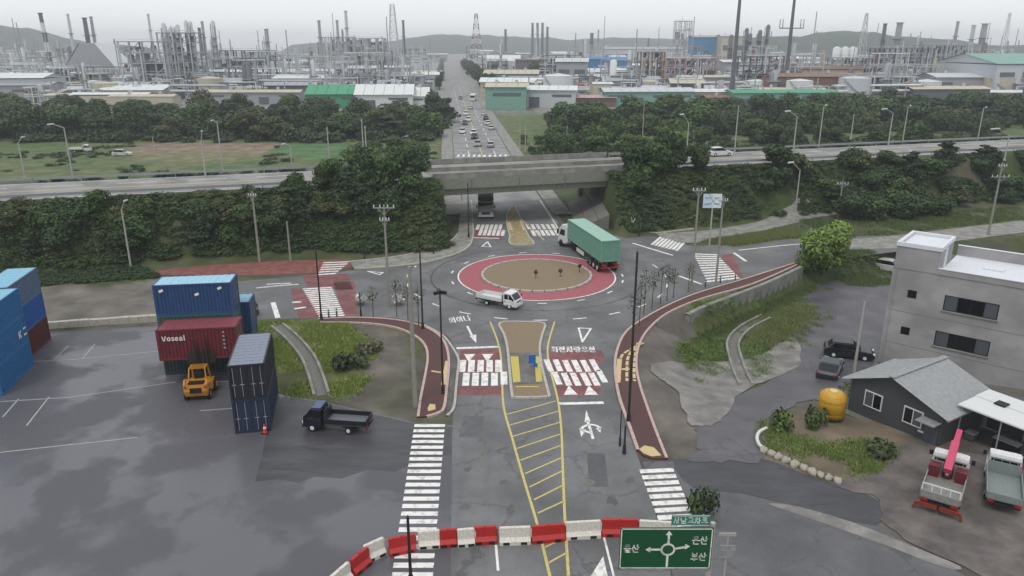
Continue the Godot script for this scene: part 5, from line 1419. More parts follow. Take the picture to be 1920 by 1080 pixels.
func scatter(called: String, label: String, m: Mesh, mt: Material, spots: Array):
	# spots: [position, scale x/z, scale y]
	var mm = MultiMesh.new()
	mm.transform_format = MultiMesh.TRANSFORM_3D
	mm.mesh = m
	mm.instance_count = spots.size()
	for i in spots.size():
		var s = spots[i]
		mm.set_instance_transform(i, Transform3D(Basis(Vector3.UP, rng.randf() * TAU).scaled(Vector3(s[1], s[2], s[1])), s[0]))
	var o = MultiMeshInstance3D.new()
	o.multimesh = mm
	o.material_override = mt
	put(o, called)
	o.set_meta("kind", "stuff")
	o.set_meta("label", label)
	return o

func bush_mesh(sd: int, col: Color, s := 0.2, n := 110) -> ArrayMesh:
	rng.seed = sd
	var b = MB.new()
	for i in 4:
		add_leaves(b, Vector3(rng.randfn() * 0.35, 0.35 + 0.15 * rng.randf(), rng.randfn() * 0.35), Vector3(0.55, 0.45, 0.55), n / 4, s, col * rng.randf_range(0.75, 1.25))
	return b.done()

func grass_mesh(sd: int, col: Color) -> ArrayMesh:
	rng.seed = sd
	var b = MB.new()
	for i in 46:
		var p = Vector3(rng.randfn() * 0.32, 0, rng.randfn() * 0.32)
		var a = rng.randf() * TAU
		var w = Vector3(cos(a), 0, sin(a)) * 0.035
		var tip = p + Vector3(rng.randfn() * 0.16, rng.randf_range(0.25, 0.6), rng.randfn() * 0.16)
		var v = rng.randf_range(0.7, 1.3)
		b.st.set_color(col * v)
		b.tri(p - w, tip, p + w)
	return b.done()

func off_ditch(x, z) -> bool:
	for l in [[Vector2(-22.83, -67.93), Vector2(-20.45, -64.6), Vector2(-18.06, -60.59), Vector2(-16.45, -57), Vector2(-14.86, -52.82)], [Vector2(19.98, -58.08), Vector2(20.94, -64.08), Vector2(21.98, -68.96), Vector2(24.31, -72.87), Vector2(27.63, -76.29)]]:
		for i in 4:
			if Geometry2D.get_closest_point_to_segment(Vector2(x, z), l[i], l[i + 1]).distance_to(Vector2(x, z)) < 1.15: return false
	return true

func build_plants():
	rng.seed = 4242
	var n = FastNoiseLite.new()
	n.seed = 9; n.frequency = 0.035
	# --- belts of trees beyond the highway, left and right of the far road
	var count = 0
	for row in 5:
		var x = -215.0
		while x < -24.0:
			var z = -222.0 - row * 15.0 + rng.randf_range(-5, 5) - 0.04 * absf(x + 60)
			tree(pick(["dark", "dark", "mid", "pine", "olive"]), "dark green tree in the belt beyond the left field", "trees in the belt beyond the left field", Vector3(x + rng.randf_range(-3, 3), 0, z), rng.randf_range(5.0, 7.2), rng.randf_range(6.5, 11.0))
			x += 10.5 + row
			count += 1
	for row in 4:
		var x = 18.0
		while x < 235.0:
			var z = -222.0 - row * 16.0 + rng.randf_range(-5, 5) - 0.22 * x
			tree(pick(["dark", "dark", "mid", "pine", "mid", "olive"]), "dark green tree in the belt beyond the highway, right of the far road", "trees in the belt right of the far road", Vector3(x + rng.randf_range(-3, 3), 0, z), rng.randf_range(5.0, 7.4), rng.randf_range(6.5, 11.5))
			x += 10.0 + row
			count += 1
	# lighter growth close behind the highway, right of the far road
	for i in 24:
		var x = rng.randf_range(11, 46)
		tree(pick(["mid", "light", "mid"]), "lush mid green tree between the highway and the far road", "lush trees right behind the bridge", Vector3(x, 0, -176.0 - rng.randf() * 44.0 - 0.25 * x), rng.randf_range(2.6, 4.6), rng.randf_range(4.0, 7.5))
	for i in 26:
		var x = rng.randf_range(46, 150)
		tree(pick(["dark", "mid", "dark"]), "dark tree on the far verge of the highway, right side", "trees on the far verge of the highway", Vector3(x, 0, -170.0 - rng.randf() * 40.0 - 0.28 * x), rng.randf_range(3.2, 5.2), rng.randf_range(5.0, 8.5))
	for i in 12:
		tree(pick(["light", "mid"]), "light green tree beside the far road, left side", "light trees left of the far road", Vector3(rng.randf_range(-38, -20), 0, rng.randf_range(-196, -150)), rng.randf_range(2.4, 3.8), rng.randf_range(4.0, 6.5))
	# rows of street trees along the far road
	for i in 26:
		var z = -390.0 - i * 24.0
		tree("dark", "dark street tree along the right side of the far road", "street trees along the far road", Vector3(road_x(z) + 15.5 + rng.randf_range(-2, 3), 0, z), 5.4, rng.randf_range(9, 13))
	for i in 14:
		var z = -470.0 - i * 44.0
		tree("dark", "dark street tree along the left side of the far road", "street trees left of the far road", Vector3(road_x(z) - 12.5, 0, z), 3.2, rng.randf_range(8, 11))
	for i in 9:
		tree("dark", "tree on the wooded knoll among the warehouses", "trees on the wooded knoll", Vector3(rng.randf_range(16, 42), 0, rng.randf_range(-590, -540)), rng.randf_range(6, 8), rng.randf_range(12, 18))
	# --- the near bank of the highway
	for i in 54:
		var x = rng.randf_range(-92.0, -13.0)
		var s = rng.randf_range(9.5, 13.6)
		var z = (s - 113.5 - 0.287 * x) / 0.958
		tree(pick(["dark", "dark", "mid", "pine", "olive"]), "dark tree on the overgrown bank left of the bridge", "trees on the left bank of the highway", Vector3(x, height(x, z) - 0.3, z), rng.randf_range(1.8, 3.0), rng.randf_range(2.6, 4.4) * (1.25 if x > -36.0 else 1.0))
	for q in [[-14.4, 7.5, 2.8, 5.6], [-17.8, 9.0, 3.2, 6.0], [-13.8, 11.5, 2.4, 4.4], [-21.0, 8.5, 2.4, 6.2], [-25.0, 9.0, 2.6, 5.4], [-16.5, 14.0, 2.3, 4.0], [-28.5, 10.0, 1.9, 5.0]]:
		var z = (q[1] - 113.5 - 0.287 * q[0]) / 0.958
		tree("mid" if q[1] > 8.5 else "dark", "tall tree at the left end of the bridge", "trees at the left bridge end", Vector3(q[0], height(q[0], z) - 0.3, z), q[2], q[3])
	for q in [[18.9, 8.0, 3.3, 6.4], [22.0, 9.5, 3.2, 6.2], [25.8, 8.6, 2.8, 6.4], [19.4, 12.0, 2.6, 4.8], [29.5, 8.8, 2.3, 5.2], [23.0, 7.8, 2.6, 6.8]]:
		var z = (q[1] - 113.5 - 0.287 * q[0]) / 0.958
		tree("dark" if q[1] < 9.0 else "mid", "large dark tree at the right end of the bridge", "trees at the right bridge end", Vector3(q[0], height(q[0], z) - 0.3, z), q[2], q[3])
	for i in 44:
		var x = rng.randf_range(40.0, 112.0)
		var s = rng.randf_range(9.0, 15.5)
		var z = (s - 113.5 - 0.287 * x) / 0.958
		if z > -119.0 and x < 60: s -= 4.0; z -= 4.0
		tree(pick(["dark", "mid", "dark", "pine", "olive"]), "dark tree on the bank right of the bridge", "trees on the right bank of the highway", Vector3(x, height(x, z) - 0.3, z), rng.randf_range(2.0, 3.6), rng.randf_range(2.8, 5.0))
	for i in 16:
		var p = [Vector2(47.56, -108.24), Vector2(62.27, -115.42), Vector2(79.1, -115.42), Vector2(54.7, -121.41)]
		var a: Vector2 = p[0].lerp(p[1], rng.randf()).lerp(p[3].lerp(p[2], rng.randf()), rng.randf())
		tree(pick(["mid", "dark"]), "bushy tree between the lane and the right bank", "trees behind the grey building", Vector3(a.x, 0, a.y - 3.0), rng.randf_range(2.0, 3.4), rng.randf_range(3.2, 5.0))
	# the bright willow by the right arm
	tree("willow", "bright yellow green rounded tree beside the right road arm", "", Vector3(39, -1.27, -90.12), 4.1, 7.8)
	tree("light", "small light green shrub at the foot of the bright tree", "", Vector3(36.52, -1.13, -88.91), 1.4, 2.6)
	# saplings round the roundabout
	for q in [[1205, 575, 500], [1228, 565, 495], [1252, 552, 490], [1278, 545, 505], [758, 590, 545], [738, 585, 520], [680, 590, 548], [1155, 640, 580]]:
		pass
	var k = 0
	var sap = [[Vector2(13.37, -71.26), 5.08], [Vector2(15.67, -74.55), 4.4], [Vector2(17.39, -76.29), 3.6], [Vector2(19.49, -78.49), 3.56], [Vector2(12.35, -67.93), 4.46], [Vector2(-11.6, -70.63), 4.16], [Vector2(-10.35, -69.71), 3.9], [Vector2(-13.91, -70.32), 3.43], [Vector2(14.47, -72.87), 4.6], [Vector2(16.52, -75.41), 4.44], [Vector2(11.19, -64.74), 4.71], [Vector2(-9.08, -67.93), 4.46]]
	for q in sap:
		var t = thing("sapling", "thin young street tree with sparse leaves beside the roundabout kerb", "sapling", Vector3(q[0].x, 0.05, q[0].y), 0.0, "saplings round the roundabout")
		var b = MB.new()
		var h = minf(q[1], 7.0)
		b.cyl(Vector3.ZERO, Vector3(0.05, h * 0.95, 0.02), 0.05, 0.02, 6)
		for i in 6:
			var a = i * 2.1
			b.cyl(Vector3(0.02, h * (0.45 + 0.07 * i), 0), Vector3(cos(a) * 0.5, h * (0.55 + 0.07 * i), sin(a) * 0.5), 0.02, 0.008, 5)
		part("trunk", b, M.wood, t)
		part("crown", leaf_ball(Vector3(0, h * 0.72, 0), Vector3(0.6, h * 0.27, 0.6), 60, 0.11, Color(0.07, 0.09, 0.045)), M.leaf, t)
	# --- undergrowth, as masses
	var weeds_l = []
	var bank = []; var bank_l = []; var pale = []
	for i in 15000:
		var x = rng.randf_range(-105.0, 118.0)
		var s = rng.randf_range(7.6, 24.0)
		var z = (s - 113.5 - 0.287 * x) / 0.958
		var h = height(x, z)
		if absf(x - road_x(z) - 2.0) < (12.2 if x < 0 else 13.6): continue
		if h < 0.35 and x > -4: continue
		if s > lerpf(18.8, 14.9, smoothstep(-14.0, -32.0, x)): continue
		if x > 24 and n.get_noise_2d(x, z) > 0.12: continue
		var e = [Vector3(x, h - 0.1, z), rng.randf_range(0.6, 1.3), rng.randf_range(0.35, 0.95) * (0.6 if s < 9.5 else 1.0)]
		var v = n.get_noise_2d(x * 1.7 + 90, z * 1.7)
		if v > 0.25: pale.append(e)
		elif v > -0.1: bank_l.append(e)
		else: bank.append(e)
	for i in 900:
		var x = rng.randf_range(-100.0, 118.0)
		var s = -rng.randf_range(7.6, 18.0)
		var z = (s - 113.5 - 0.287 * x) / 0.958
		if absf(x - road_x(z) - 2.0) < 14.0: continue
		bank.append([Vector3(x, height(x, z) - 0.1, z), rng.randf_range(0.8, 1.6), rng.randf_range(0.4, 0.9)])
	for i in 2200:
		# rough growth between highway and tree belts
		var x = rng.randf_range(-130.0, 170.0)
		var z = rng.randf_range(-225.0, -140.0)
		if bank_s(x, z) > -20.0 or absf(x - road_x(z)) < 12.0: continue
		var p = Vector2(x, z)
		if in_poly(p, field_a) or in_poly(p, field_b) or in_poly(p, field_c): continue
		if n.get_noise_2d(x, z) < 0.16 and x < -20: continue
		(bank_l if rng.randf() < 0.6 else bank).append([Vector3(x, -0.1, z), rng.randf_range(0.9, 2.0), rng.randf_range(0.4, 1.0) if x < -20 else rng.randf_range(0.7, 1.8)])
	for i in 900:
		var a = rng.randf(); var c = rng.randf()
		var p: Vector2 = Vector2(-67.21, -88.55).lerp(Vector2(-47.35, -89.73), a).lerp(Vector2(-60.63, -79.06).lerp(Vector2(-41.49, -84.09), a), c)
		bank.append([Vector3(p.x, -0.1, p.y), rng.randf_range(0.4, 0.9), rng.randf_range(0.3, 0.7)])
	for i in 1500:
		# low growth under the belts
		var lf = rng.randf() < 0.5
		var x = rng.randf_range(-215.0, -22.0) if lf else rng.randf_range(14.0, 230.0)
		var z = -212.0 - rng.randf() * 78.0 - (0.0 if lf else 0.22 * x)
		bank.append([Vector3(x, -0.3, z), rng.randf_range(2.2, 4.0), rng.randf_range(2.0, 4.2)])
	for q in [[Vector2(53.52, -114.66), Vector2(85.75, -124.42), Vector2(81.62, -115.42), Vector2(48.48, -103.06), 1500], [Vector2(45.16, -114.66), Vector2(54.7, -117.36), Vector2(48.48, -103.06), Vector2(38.75, -101.24), 700], [Vector2(42.84, -96.66), Vector2(51.32, -95.03), Vector2(48.1, -88.55), Vector2(37.14, -85.82), 600], [Vector2(18.91, -107.56), Vector2(30.65, -110.3), Vector2(45.15, -119.35), Vector2(34.73, -119.35), 900], [Vector2(-25.57, -96.11), Vector2(-14.51, -98.33), Vector2(-9.24, -104.95), Vector2(-9.8, -111.72), 900], [Vector2(28.45, -57), Vector2(33.39, -62.79), Vector2(31.64, -58.08), Vector2(27.13, -53), 220]]:
		for i in q[4]:
			var p: Vector2 = q[0].lerp(q[1], rng.randf()).lerp(q[3].lerp(q[2], rng.randf()), rng.randf())
			if n.get_noise_2d(p.x * 5, p.y * 5) > -0.15: weeds_l.append([Vector3(p.x, height(p.x, p.y) - 0.02, p.y), rng.randf_range(0.7, 1.5), rng.randf_range(0.3, 0.9)])
	for i in 420:
		var p: Vector2 = [Vector2(17.73, -71.1), Vector2(21.56, -75.06), Vector2(26.16, -79.06), Vector2(30.45, -83.04), Vector2(35.78, -88.55)][i % 4].lerp([Vector2(21.56, -75.06), Vector2(26.16, -79.06), Vector2(30.45, -83.04), Vector2(35.78, -88.55)][i % 4], rng.randf()) + Vector2(rng.randf_range(0.6, 1.7), rng.randf_range(0.6, 1.7))
		weeds_l.append([Vector3(p.x, height(p.x, p.y) - 0.1, p.y), rng.randf_range(0.8, 1.6), rng.randf_range(0.5, 1.2)])
	scatter("grass", "rough grass and weeds on the verges beyond the road arms", grass_mesh(65, Color(0.085, 0.12, 0.035)), M.blade, weeds_l)
	scatter("undergrowth", "dark creeper and scrub covering the highway banks", bush_mesh(51, Color(0.036, 0.066, 0.020), 0.14, 240), M.leaf, bank)
	scatter("undergrowth", "mid green scrub on the banks and rough ground", bush_mesh(52, Color(0.052, 0.090, 0.024), 0.14, 240), M.leaf, bank_l)
	scatter("undergrowth", "paler dusty scrub in patches on the banks", bush_mesh(53, Color(0.085, 0.108, 0.038), 0.14, 240), M.leaf, pale)
	var gl = []; var gr = []; var bd = []; var weeds = []
	for i in 11000:
		var x = rng.randf_range(-34, -10); var z = rng.randf_range(-80, -49)
		if in_poly(Vector2(x, z), green_left) and off_ditch(x, z) and n.get_noise_2d(x * 4, z * 4) > -0.2: gl.append([Vector3(x, -0.02, z), rng.randf_range(0.7, 1.3), rng.randf_range(0.2, 0.62)])
	for i in 8000:
		var x = rng.randf_range(14, 46); var z = rng.randf_range(-100, -56)
		if in_poly(Vector2(x, z), green_right) and off_ditch(x, z) and n.get_noise_2d(x * 4, z * 4) > -0.12: gr.append([Vector3(x, height(x, z) - 0.02, z), rng.randf_range(0.7, 1.3), rng.randf_range(0.2, 0.6)])
	for i in 3000:
		var x = rng.randf_range(14, 34); var z = rng.randf_range(-56, -38)
		if in_poly(Vector2(x, z), bed_right) and n.get_noise_2d(x * 3, z * 3) > 0.06: bd.append([Vector3(x, height(x, z) - 0.02, z), rng.randf_range(0.6, 1.2), rng.randf_range(0.2, 0.7)])
	for i in 1300:
		var p: Vector2 = [Vector2(25.87, -100.35), Vector2(43.43, -109.95), Vector2(41.02, -103.37), Vector2(29.51, -97.49)][0].lerp(Vector2(43.43, -109.95), rng.randf()).lerp(Vector2(29.74, -98.33).lerp(Vector2(41.36, -104.31), rng.randf()), rng.randf())
		weeds.append([Vector3(p.x, 0, p.y), rng.randf_range(0.5, 1.1), rng.randf_range(0.4, 1.0)])
	for i in 700:
		var p: Vector2 = Vector2(25.49, -69.71).lerp(Vector2(32.1, -79.06), rng.randf()) + Vector2(rng.randfn() * 1.2, rng.randfn() * 1.2)
		weeds.append([Vector3(p.x, height(p.x, p.y), p.y), rng.randf_range(0.5, 1.1), rng.randf_range(0.3, 0.8)])
	scatter("grass", "bright grass and weeds on the slope beside the containers", grass_mesh(61, Color(0.165, 0.215, 0.045)), M.blade, gl)
	scatter("grass", "green weeds in the hollow right of the footway", grass_mesh(62, Color(0.10, 0.155, 0.036)), M.blade, gr)
	scatter("grass", "weeds in the planted bed by the dark house", grass_mesh(63, Color(0.13, 0.18, 0.045)), M.blade, bd)
	scatter("grass", "weeds on the verge of the side road", grass_mesh(64, Color(0.15, 0.18, 0.06)), M.blade, weeds)
	# single shrubs that stand out
	var sh = [["round dark shrub in the slope by the ditch", Vector2(-13.78, -58.08), 1.5, 1.2, Color(0.05, 0.07, 0.03)], ["green shrub behind the teal sign at the lower right", Vector2(10.87, -37.29), 1.0, 1.5, Color(0.05, 0.08, 0.03)], ["leafy shrub at the tip of the planted bed", Vector2(19.5, -47.84), 1.2, 1.1, Color(0.08, 0.12, 0.03)], ["tall shrub in front of the yellow tank", Vector2(21.99, -47.84), 1.0, 1.3, Color(0.07, 0.11, 0.03)], ["shrub at the right end of the planted bed", Vector2(24.3, -44.16), 1.3, 0.9, Color(0.07, 0.09, 0.035)], ["dark shrub between the containers and the road", Vector2(-26.53, -71.26), 1.1, 1.4, Color(0.055, 0.07, 0.035)], ["dry bush on the island of earth left of the footway", Vector2(-12.84, -61.55), 1.3, 0.8, Color(0.09, 0.09, 0.05)]]
	for q in sh:
		var t = thing("shrub", q[0], "shrub", Vector3(q[1].x, height(q[1].x, q[1].y), q[1].y))
		var m = mesh("foliage", bush_mesh(int(q[1].x * 10) + 900, q[4], 0.14, 320), M.leaf, t)
		m.scale = Vector3(q[2], q[3] * 1.3, q[2])
		var b = MB.new(); b.cyl(Vector3(0, -0.1, 0), Vector3(0.1, q[3] * 0.7, 0), 0.05, 0.02, 6); part("stem", b, M.wood, t)
	rng.seed = 77

# ---------- bridge and highway ----------
func hw(u: float, s: float, y: float) -> Vector3:
	# u along the highway (x at the axis), s across it towards the viewer
	return Vector3(u + 0.287 * s, y, -118.5 - 0.3 * u + 0.958 * s)

func strip(called, u0, u1, s0, s1, y0, y1, mt, parent, cut := 1):
	for i in cut:
		var a = lerpf(u0, u1, float(i) / cut); var c = lerpf(u0, u1, float(i + 1) / cut) - (0.015 if cut > 1 else 0.0)
		var b = MB.new()
		var p = PackedVector2Array()
		for q in [hw(a, s0, 0), hw(c, s0, 0), hw(c, s1, 0), hw(a, s1, 0)]: p.append(Vector2(q.x, q.z))
		b.prism(p, y0, y1)
		part(called, b, mt, parent)

func build_bridge():
	var r = Node3D.new()
	put(r, "highway_road")
	struct(r, "raised highway on its bank, crossing behind the roundabout")
	for seg in [[-330.0, -13.0], [18.0, 330.0]]:
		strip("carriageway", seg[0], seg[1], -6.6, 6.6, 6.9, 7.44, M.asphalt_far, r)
	for s in [-6.2, 6.2, 0.15, -0.15]:
		strip("edge_line", -330.0, 330.0, s - 0.08, s + 0.08, 7.444, 7.446, M.paint if absf(s) > 1 else M.yellow, r)
	for s in [-3.1, 3.1]:
		for i in 40: strip("lane_dash", -190.0 + i * 9.0, -185.0 + i * 9.0, s - 0.09, s + 0.09, 7.444, 7.448, M.paint, r)
	var t = thing("bridge", "grey concrete highway bridge over the underpass road", "bridge")
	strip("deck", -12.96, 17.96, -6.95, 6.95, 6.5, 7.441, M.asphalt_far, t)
	for i in 5: strip("girder", -12.9, 17.9, 5.9 - i * 3.0, 6.5 - i * 3.0, 4.95, 6.49, M.girder, t)
	strip("edge_beam", -12.96, 17.96, 6.96, 7.3, 6.0, 7.5, M.girder, t, 3)
	strip("edge_beam", -12.96, 17.96, -7.3, -6.96, 6.0, 7.5, M.girder, t, 3)
	strip("parapet", -13.5, 18.5, 6.98, 7.22, 7.51, 8.35, M.concrete, t, 8)
	strip("parapet", -13.5, 18.5, -7.22, -6.98, 7.51, 8.35, M.concrete, t, 8)
	strip("median_barrier", -13.5, 18.5, -0.12, 0.12, 7.45, 8.1, M.concrete, t, 8)
	for u in [[-13.6, -12.2], [17.0, 18.6]]:
		strip("abutment", u[0], u[1], -7.4, 7.4, -0.2, 4.93, M.concrete_dark, t)
		strip("bearing_shelf", u[0] - 0.2, u[1] + 0.2, -7.5, 7.5, 4.94, 6.48, M.concrete_dark, t)
	for k in [[13.6, 6.9], [13.6, -6.0]]:
		var p = hw(k[0], k[1], 0)
		var b = MB.new(); b.cyl(Vector3(p.x, -0.2, p.z), Vector3(p.x, 4.92, p.z), 0.5, 0.5, 14); part("column", b, M.concrete, t)
	for k in 4:
		var p = hw(-8.0 + k * 7.0, 7.33, 0)
		var b = MB.new(); b.cyl(Vector3(p.x, 5.2, p.z), Vector3(p.x, 7.3, p.z), 0.08, 0.08, 8); part("drain_pipe", b, M.concrete_dark, t)
	# paved slopes beside the road under the bridge
	var sl = thing("slope_paving", "concrete paved slope beside the underpass road, right side", "slope")
	for i in 5:
		for j in 3:
			var b = MB.new()
			var x0 = 9.6 + j * 1.6; var z0 = -108.0 - i * 4.0
			b.quad(Vector3(x0, 0.05 + j * 0.75, z0), Vector3(x0, 0.05 + j * 0.75, z0 - 3.92), Vector3(x0 + 1.55, 0.78 + j * 0.75, z0 - 3.92), Vector3(x0 + 1.55, 0.78 + j * 0.75, z0))
			b.quad(Vector3(x0, -0.2, z0), Vector3(x0, 0.05 + j * 0.75, z0), Vector3(x0 + 1.55, 0.78 + j * 0.75, z0), Vector3(x0 + 1.55, -0.2, z0))
			part("paving_panel", b, M.concrete_dark, sl)
	# guard rails along the highway
	for q in [[-150.0, -13.8, 6.9, "left near side"], [18.8, 170.0, 6.9, "right near side"], [-150.0, -13.8, -6.9, "left far side"], [18.8, 170.0, -6.9, "right far side"]]:
		var g = thing("guard_rail", "long steel guard rail on the highway, " + q[3], "guard rail")
		var b = MB.new()
		var n = int((q[1] - q[0]) / 6.0)
		for i in n:
			var p = hw(q[0] + i * 6.0, q[2], 7.4)
			var w = hw(q[0] + (i + 1) * 6.0, q[2], 7.4)
			b.bar(p + Vector3(0, 0.62, 0), w + Vector3(0, 0.62, 0), 0.06, 0.34)
		part("rail", b, M.steel, g)
		for i in n:
			b = MB.new()
			var p = hw(q[0] + i * 6.0, q[2] * 0.98, 7.3)
			b.cyl(p, p + Vector3(0, 0.95, 0), 0.07, 0.07, 6)
			part("post", b, M.steel, g)

# ---------- posts, lamps, signs ----------
func street_lamp(label, p: Vector2, base_y: float, h: float, arm: float, drop := 0.0, group := ""):
	# arm: length of the arm towards +x (negative: towards -x); drop: how far its root lies below the tip
	var t = thing("street_lamp", label, "street lamp", Vector3(p.x, base_y, p.y), 0.0, group)
	var b = MB.new()
	b.cyl(Vector3.ZERO, Vector3(0, h - drop, 0), 0.13, 0.08, 10)
	b.cyl(Vector3.ZERO, Vector3(0, 0.35, 0), 0.22, 0.18, 10)
	part("pole", b, M.pole_grey, t)
	if arm != 0.0:
		b = MB.new()
		b.cyl(Vector3(0, h - drop - 0.05, 0), Vector3(arm * 0.85, h - 0.05, 0.2), 0.06, 0.05, 8)
		part("arm", b, M.pole_grey, t)
		b = MB.new()
		b.obox(Vector3(arm * 1.05, h, 0.25), Vector3(absf(arm) * 0.28 * 1, 0.06 * signf(drop + 0.01), 0), Vector3(0, 0.08, 0), Vector3(0, 0, 0.17))
		part("lamp_head", b, M.white_metal, t)
	else:
		b = MB.new(); b.cyl(Vector3(0, h - drop, 0), Vector3(0, h - drop + 0.3, 0), 0.12, 0.05, 8); part("cap", b, M.pole_grey, t)
	return t

func utility_pole(label, p: Vector2, base_y: float, h: float, mt, arms: Array, r := 0.17):
	var t = thing("utility_pole", label, "utility pole", Vector3(p.x, base_y, p.y))
	var b = MB.new()
	b.cyl(Vector3(0, -0.1, 0), Vector3(0, h, 0), r, r * 0.65, 10)
	part("shaft", b, mt, t)
	for a in arms:
		b = MB.new()
		b.bar(Vector3(-a[1], h - a[0], 0.12), Vector3(a[1], h - a[0], 0.12), 0.1)
		b.bar(Vector3(-a[1] * 0.6, h - a[0], 0.12), Vector3(0, h - a[0] - 0.7, 0.12), 0.05)
		b.bar(Vector3(a[1] * 0.6, h - a[0], 0.12), Vector3(0, h - a[0] - 0.7, 0.12), 0.05)
		var c = part("crossarm", b, M.steel, t)
		for k in [-0.9, -0.35, 0.35, 0.9]:
			b = MB.new(); b.cyl(Vector3(a[1] * k, h - a[0] + 0.06, 0.12), Vector3(a[1] * k, h - a[0] + 0.32, 0.12), 0.07, 0.05, 8); part("insulator", b, M.white_metal, c)
	return t

func dark_pole(label, p: Vector2, h: float, r := 0.09, base := true):
	var t = thing("dark_post", label, "post", Vector3(p.x, 0.1, p.y))
	var b = MB.new()
	b.cyl(Vector3.ZERO, Vector3(0, h, 0), r, r * 0.75, 10)
	part("shaft", b, M.pole_dark, t)
	b = MB.new(); b.cyl(Vector3(0, h, 0), Vector3(0, h + 0.12, 0), r * 0.9, 0.02, 8); part("cap", b, M.pole_dark, t)
	if base:
		b = MB.new(); b.cyl(Vector3.ZERO, Vector3(0, 0.6, 0), r * 1.7, r * 1.4, 10); part("base", b, M.pole_dark, t)
	return t

func build_posts():
	# lamps along the foot of the bank and the highway
	street_lamp("grey street lamp on the red path left of the middle containers", Vector2(-46.71, -87.85), 0, 8.48, 0.75, 1.1)
	var lamps = [[Vector2(-72.03, -110.09), 6.07, 1.0, 0.9], [Vector2(-64.93, -110.09), 7.9, -1.6, 0.5], [Vector2(-45.29, -110.09), 6.91, 0.4, 1.4], [Vector2(-45.13, -116.52), 7.83, -0.6, 0.3], [Vector2(-34.9, -118.65), 4.02, -0.9, 0.3], [Vector2(-30.7, -126.08), 5.56, 0.0, 0.0], [Vector2(-24.31, -123.12), 7.14, 0.0, 0.0], [Vector2(-22.76, -117.57), 6.6, 0.0, 0.0], [Vector2(-91.63, -192.88), 3.64, 0.0, 0.0], [Vector2(-26.57, -182.38), 5.24, 1.2, 0.3],
		[Vector2(30.91, -133.11), 7.3, -1.3, 1.5], [Vector2(40.8, -137.98), 8.1, 0.0, 0.0], [Vector2(51.31, -137.27), 7.51, -1.8, 1.0], [Vector2(59.22, -145.57), 7.92, 0.3, 0.2], [Vector2(71.01, -158.57), 4.92, 0.0, 0.0], [Vector2(72.99, -146.37), 7.17, -1.8, 0.8], [Vector2(78.71, -152.24), 7.33, 0.3, 0.2], [Vector2(36.08, -209.21), 10.65, 0.0, 0.0], [Vector2(84, -127.93), 5.37, -2.6, 1.0], [Vector2(96.52, -156.71), 6.68, 0.3, 0.2],
		[Vector2(45.29, -117.36), 8.6, -1.6, 1.2], [Vector2(68.33, -128.46), 5.86, -0.4, 0.3], [Vector2(13.74, -189.9), 6.62, 0.0, 0.0], [Vector2(2.1, -198.04), 7.56, 0.0, 0.0], [Vector2(3.45, -194.91), 6.51, 0.0, 0.0]]
	var where = ["nearest the left picture edge on the highway", "second from the left on the highway", "with a steep short arm beyond the left bank", "tall one with a tiny head beyond the left field", "short one before the green field", "armless one left of the light trees", "first of an armless pair left of the bridge", "second of an armless pair left of the bridge", "short one in front of the bare field", "beside the far road on its left",
		"first right of the bridge with a steep arm", "armless one right of the white car on the highway", "with a long arm above the middle of the right bank", "beside the long armed one on the right", "faint armless one before the right tree belt", "with a long arm farther right on the highway", "slim one next to the far long armed one", "armless one in the trees above the bridge end", "with the longest arm near the right edge", "slim one among the trees near the right edge", "tall one at the side road with a short arm", "short one on the right bank", "armless one at the mouth of the far road, right", "first of the pair right of the far road", "second of the pair right of the far road"]
	for i in lamps.size():
		var q = lamps[i]
		var y = 0.0
		if i < 8 or (i >= 10 and i < 17) or i == 18 or i == 19: y = 7.3
		if i == 21: y = 3.0
		street_lamp("pale grey street lamp, " + where[i], q[0], y, q[1], q[2], q[3])
	utility_pole("concrete utility pole on the red path left of the roundabout", Vector2(-31.78, -90.46), 0, 9.08, M.pole_conc, [[0.6, 0.5]], 0.16)
	utility_pole("short plain concrete pole beside the left crosswalk", Vector2(-28.02, -90.94), 0, 5.17, M.pole_conc, [], 0.14)
	utility_pole("pale utility pole with crossarms on the left of the roundabout", Vector2(-12.84, -73.7), 0, 10.82, M.pole_conc, [[0.3, 1.1], [1.6, 0.5]], 0.15)
	utility_pole("thick pale concrete pole at the edge of the earth plot", Vector2(-7.31, -51), 0, 11.02, M.pole_conc, [], 0.2)
	utility_pole("grey utility pole right of the roundabout with one short arm", Vector2(19.97, -79.06), 0, 11.5, M.pole_conc, [[0.25, 0.7]], 0.14)
	utility_pole("dark footed utility pole at the right crosswalk", Vector2(23.37, -81.6), 0, 10.14, M.pole_conc, [[0.5, 0.5]], 0.13)
	utility_pole("utility pole with crossarm on the right bank", Vector2(51.73, -116.19), 0, 5.95, M.pole_conc, [[0.6, 0.9]], 0.14)
	utility_pole("utility pole with crossarms rising behind the grey building", Vector2(68.79, -104.95), 0, 10.37, M.pole_conc, [[0.5, 0.6], [2.0, 1.3]], 0.17)
	var lp = Vector3(30.42, -2.02, -60.87)
	utility_pole("pale slim pole beside the black car in the lower lot", Vector2(lp.x, lp.z), lp.y, 7.0, M.pole_grey, [], 0.13)
	dark_pole("dark slim post at the near end of the left crossing", Vector2(-18.92, -69.56), 7.18)
	dark_pole("dark slim post on the left footway beside the pale utility pole", Vector2(-8.57, -67.07), 7.86)
	dark_pole("tall dark post on the right footway", Vector2(8.43, -48.48), 12.66, 0.1)
	dark_pole("dark post beside the underpass footway", Vector2(-6.14, -103.06), 7.7)
	dark_pole("short dark post on the grey footway", Vector2(-10.25, -94.24), 2.51, 0.07)
	dark_pole("short dark post at the far left kerb", Vector2(-18.73, -91.44), 1.96, 0.07)
	dark_pole("dark post behind the mint container truck", Vector2(18.18, -104), 2.57, 0.08)
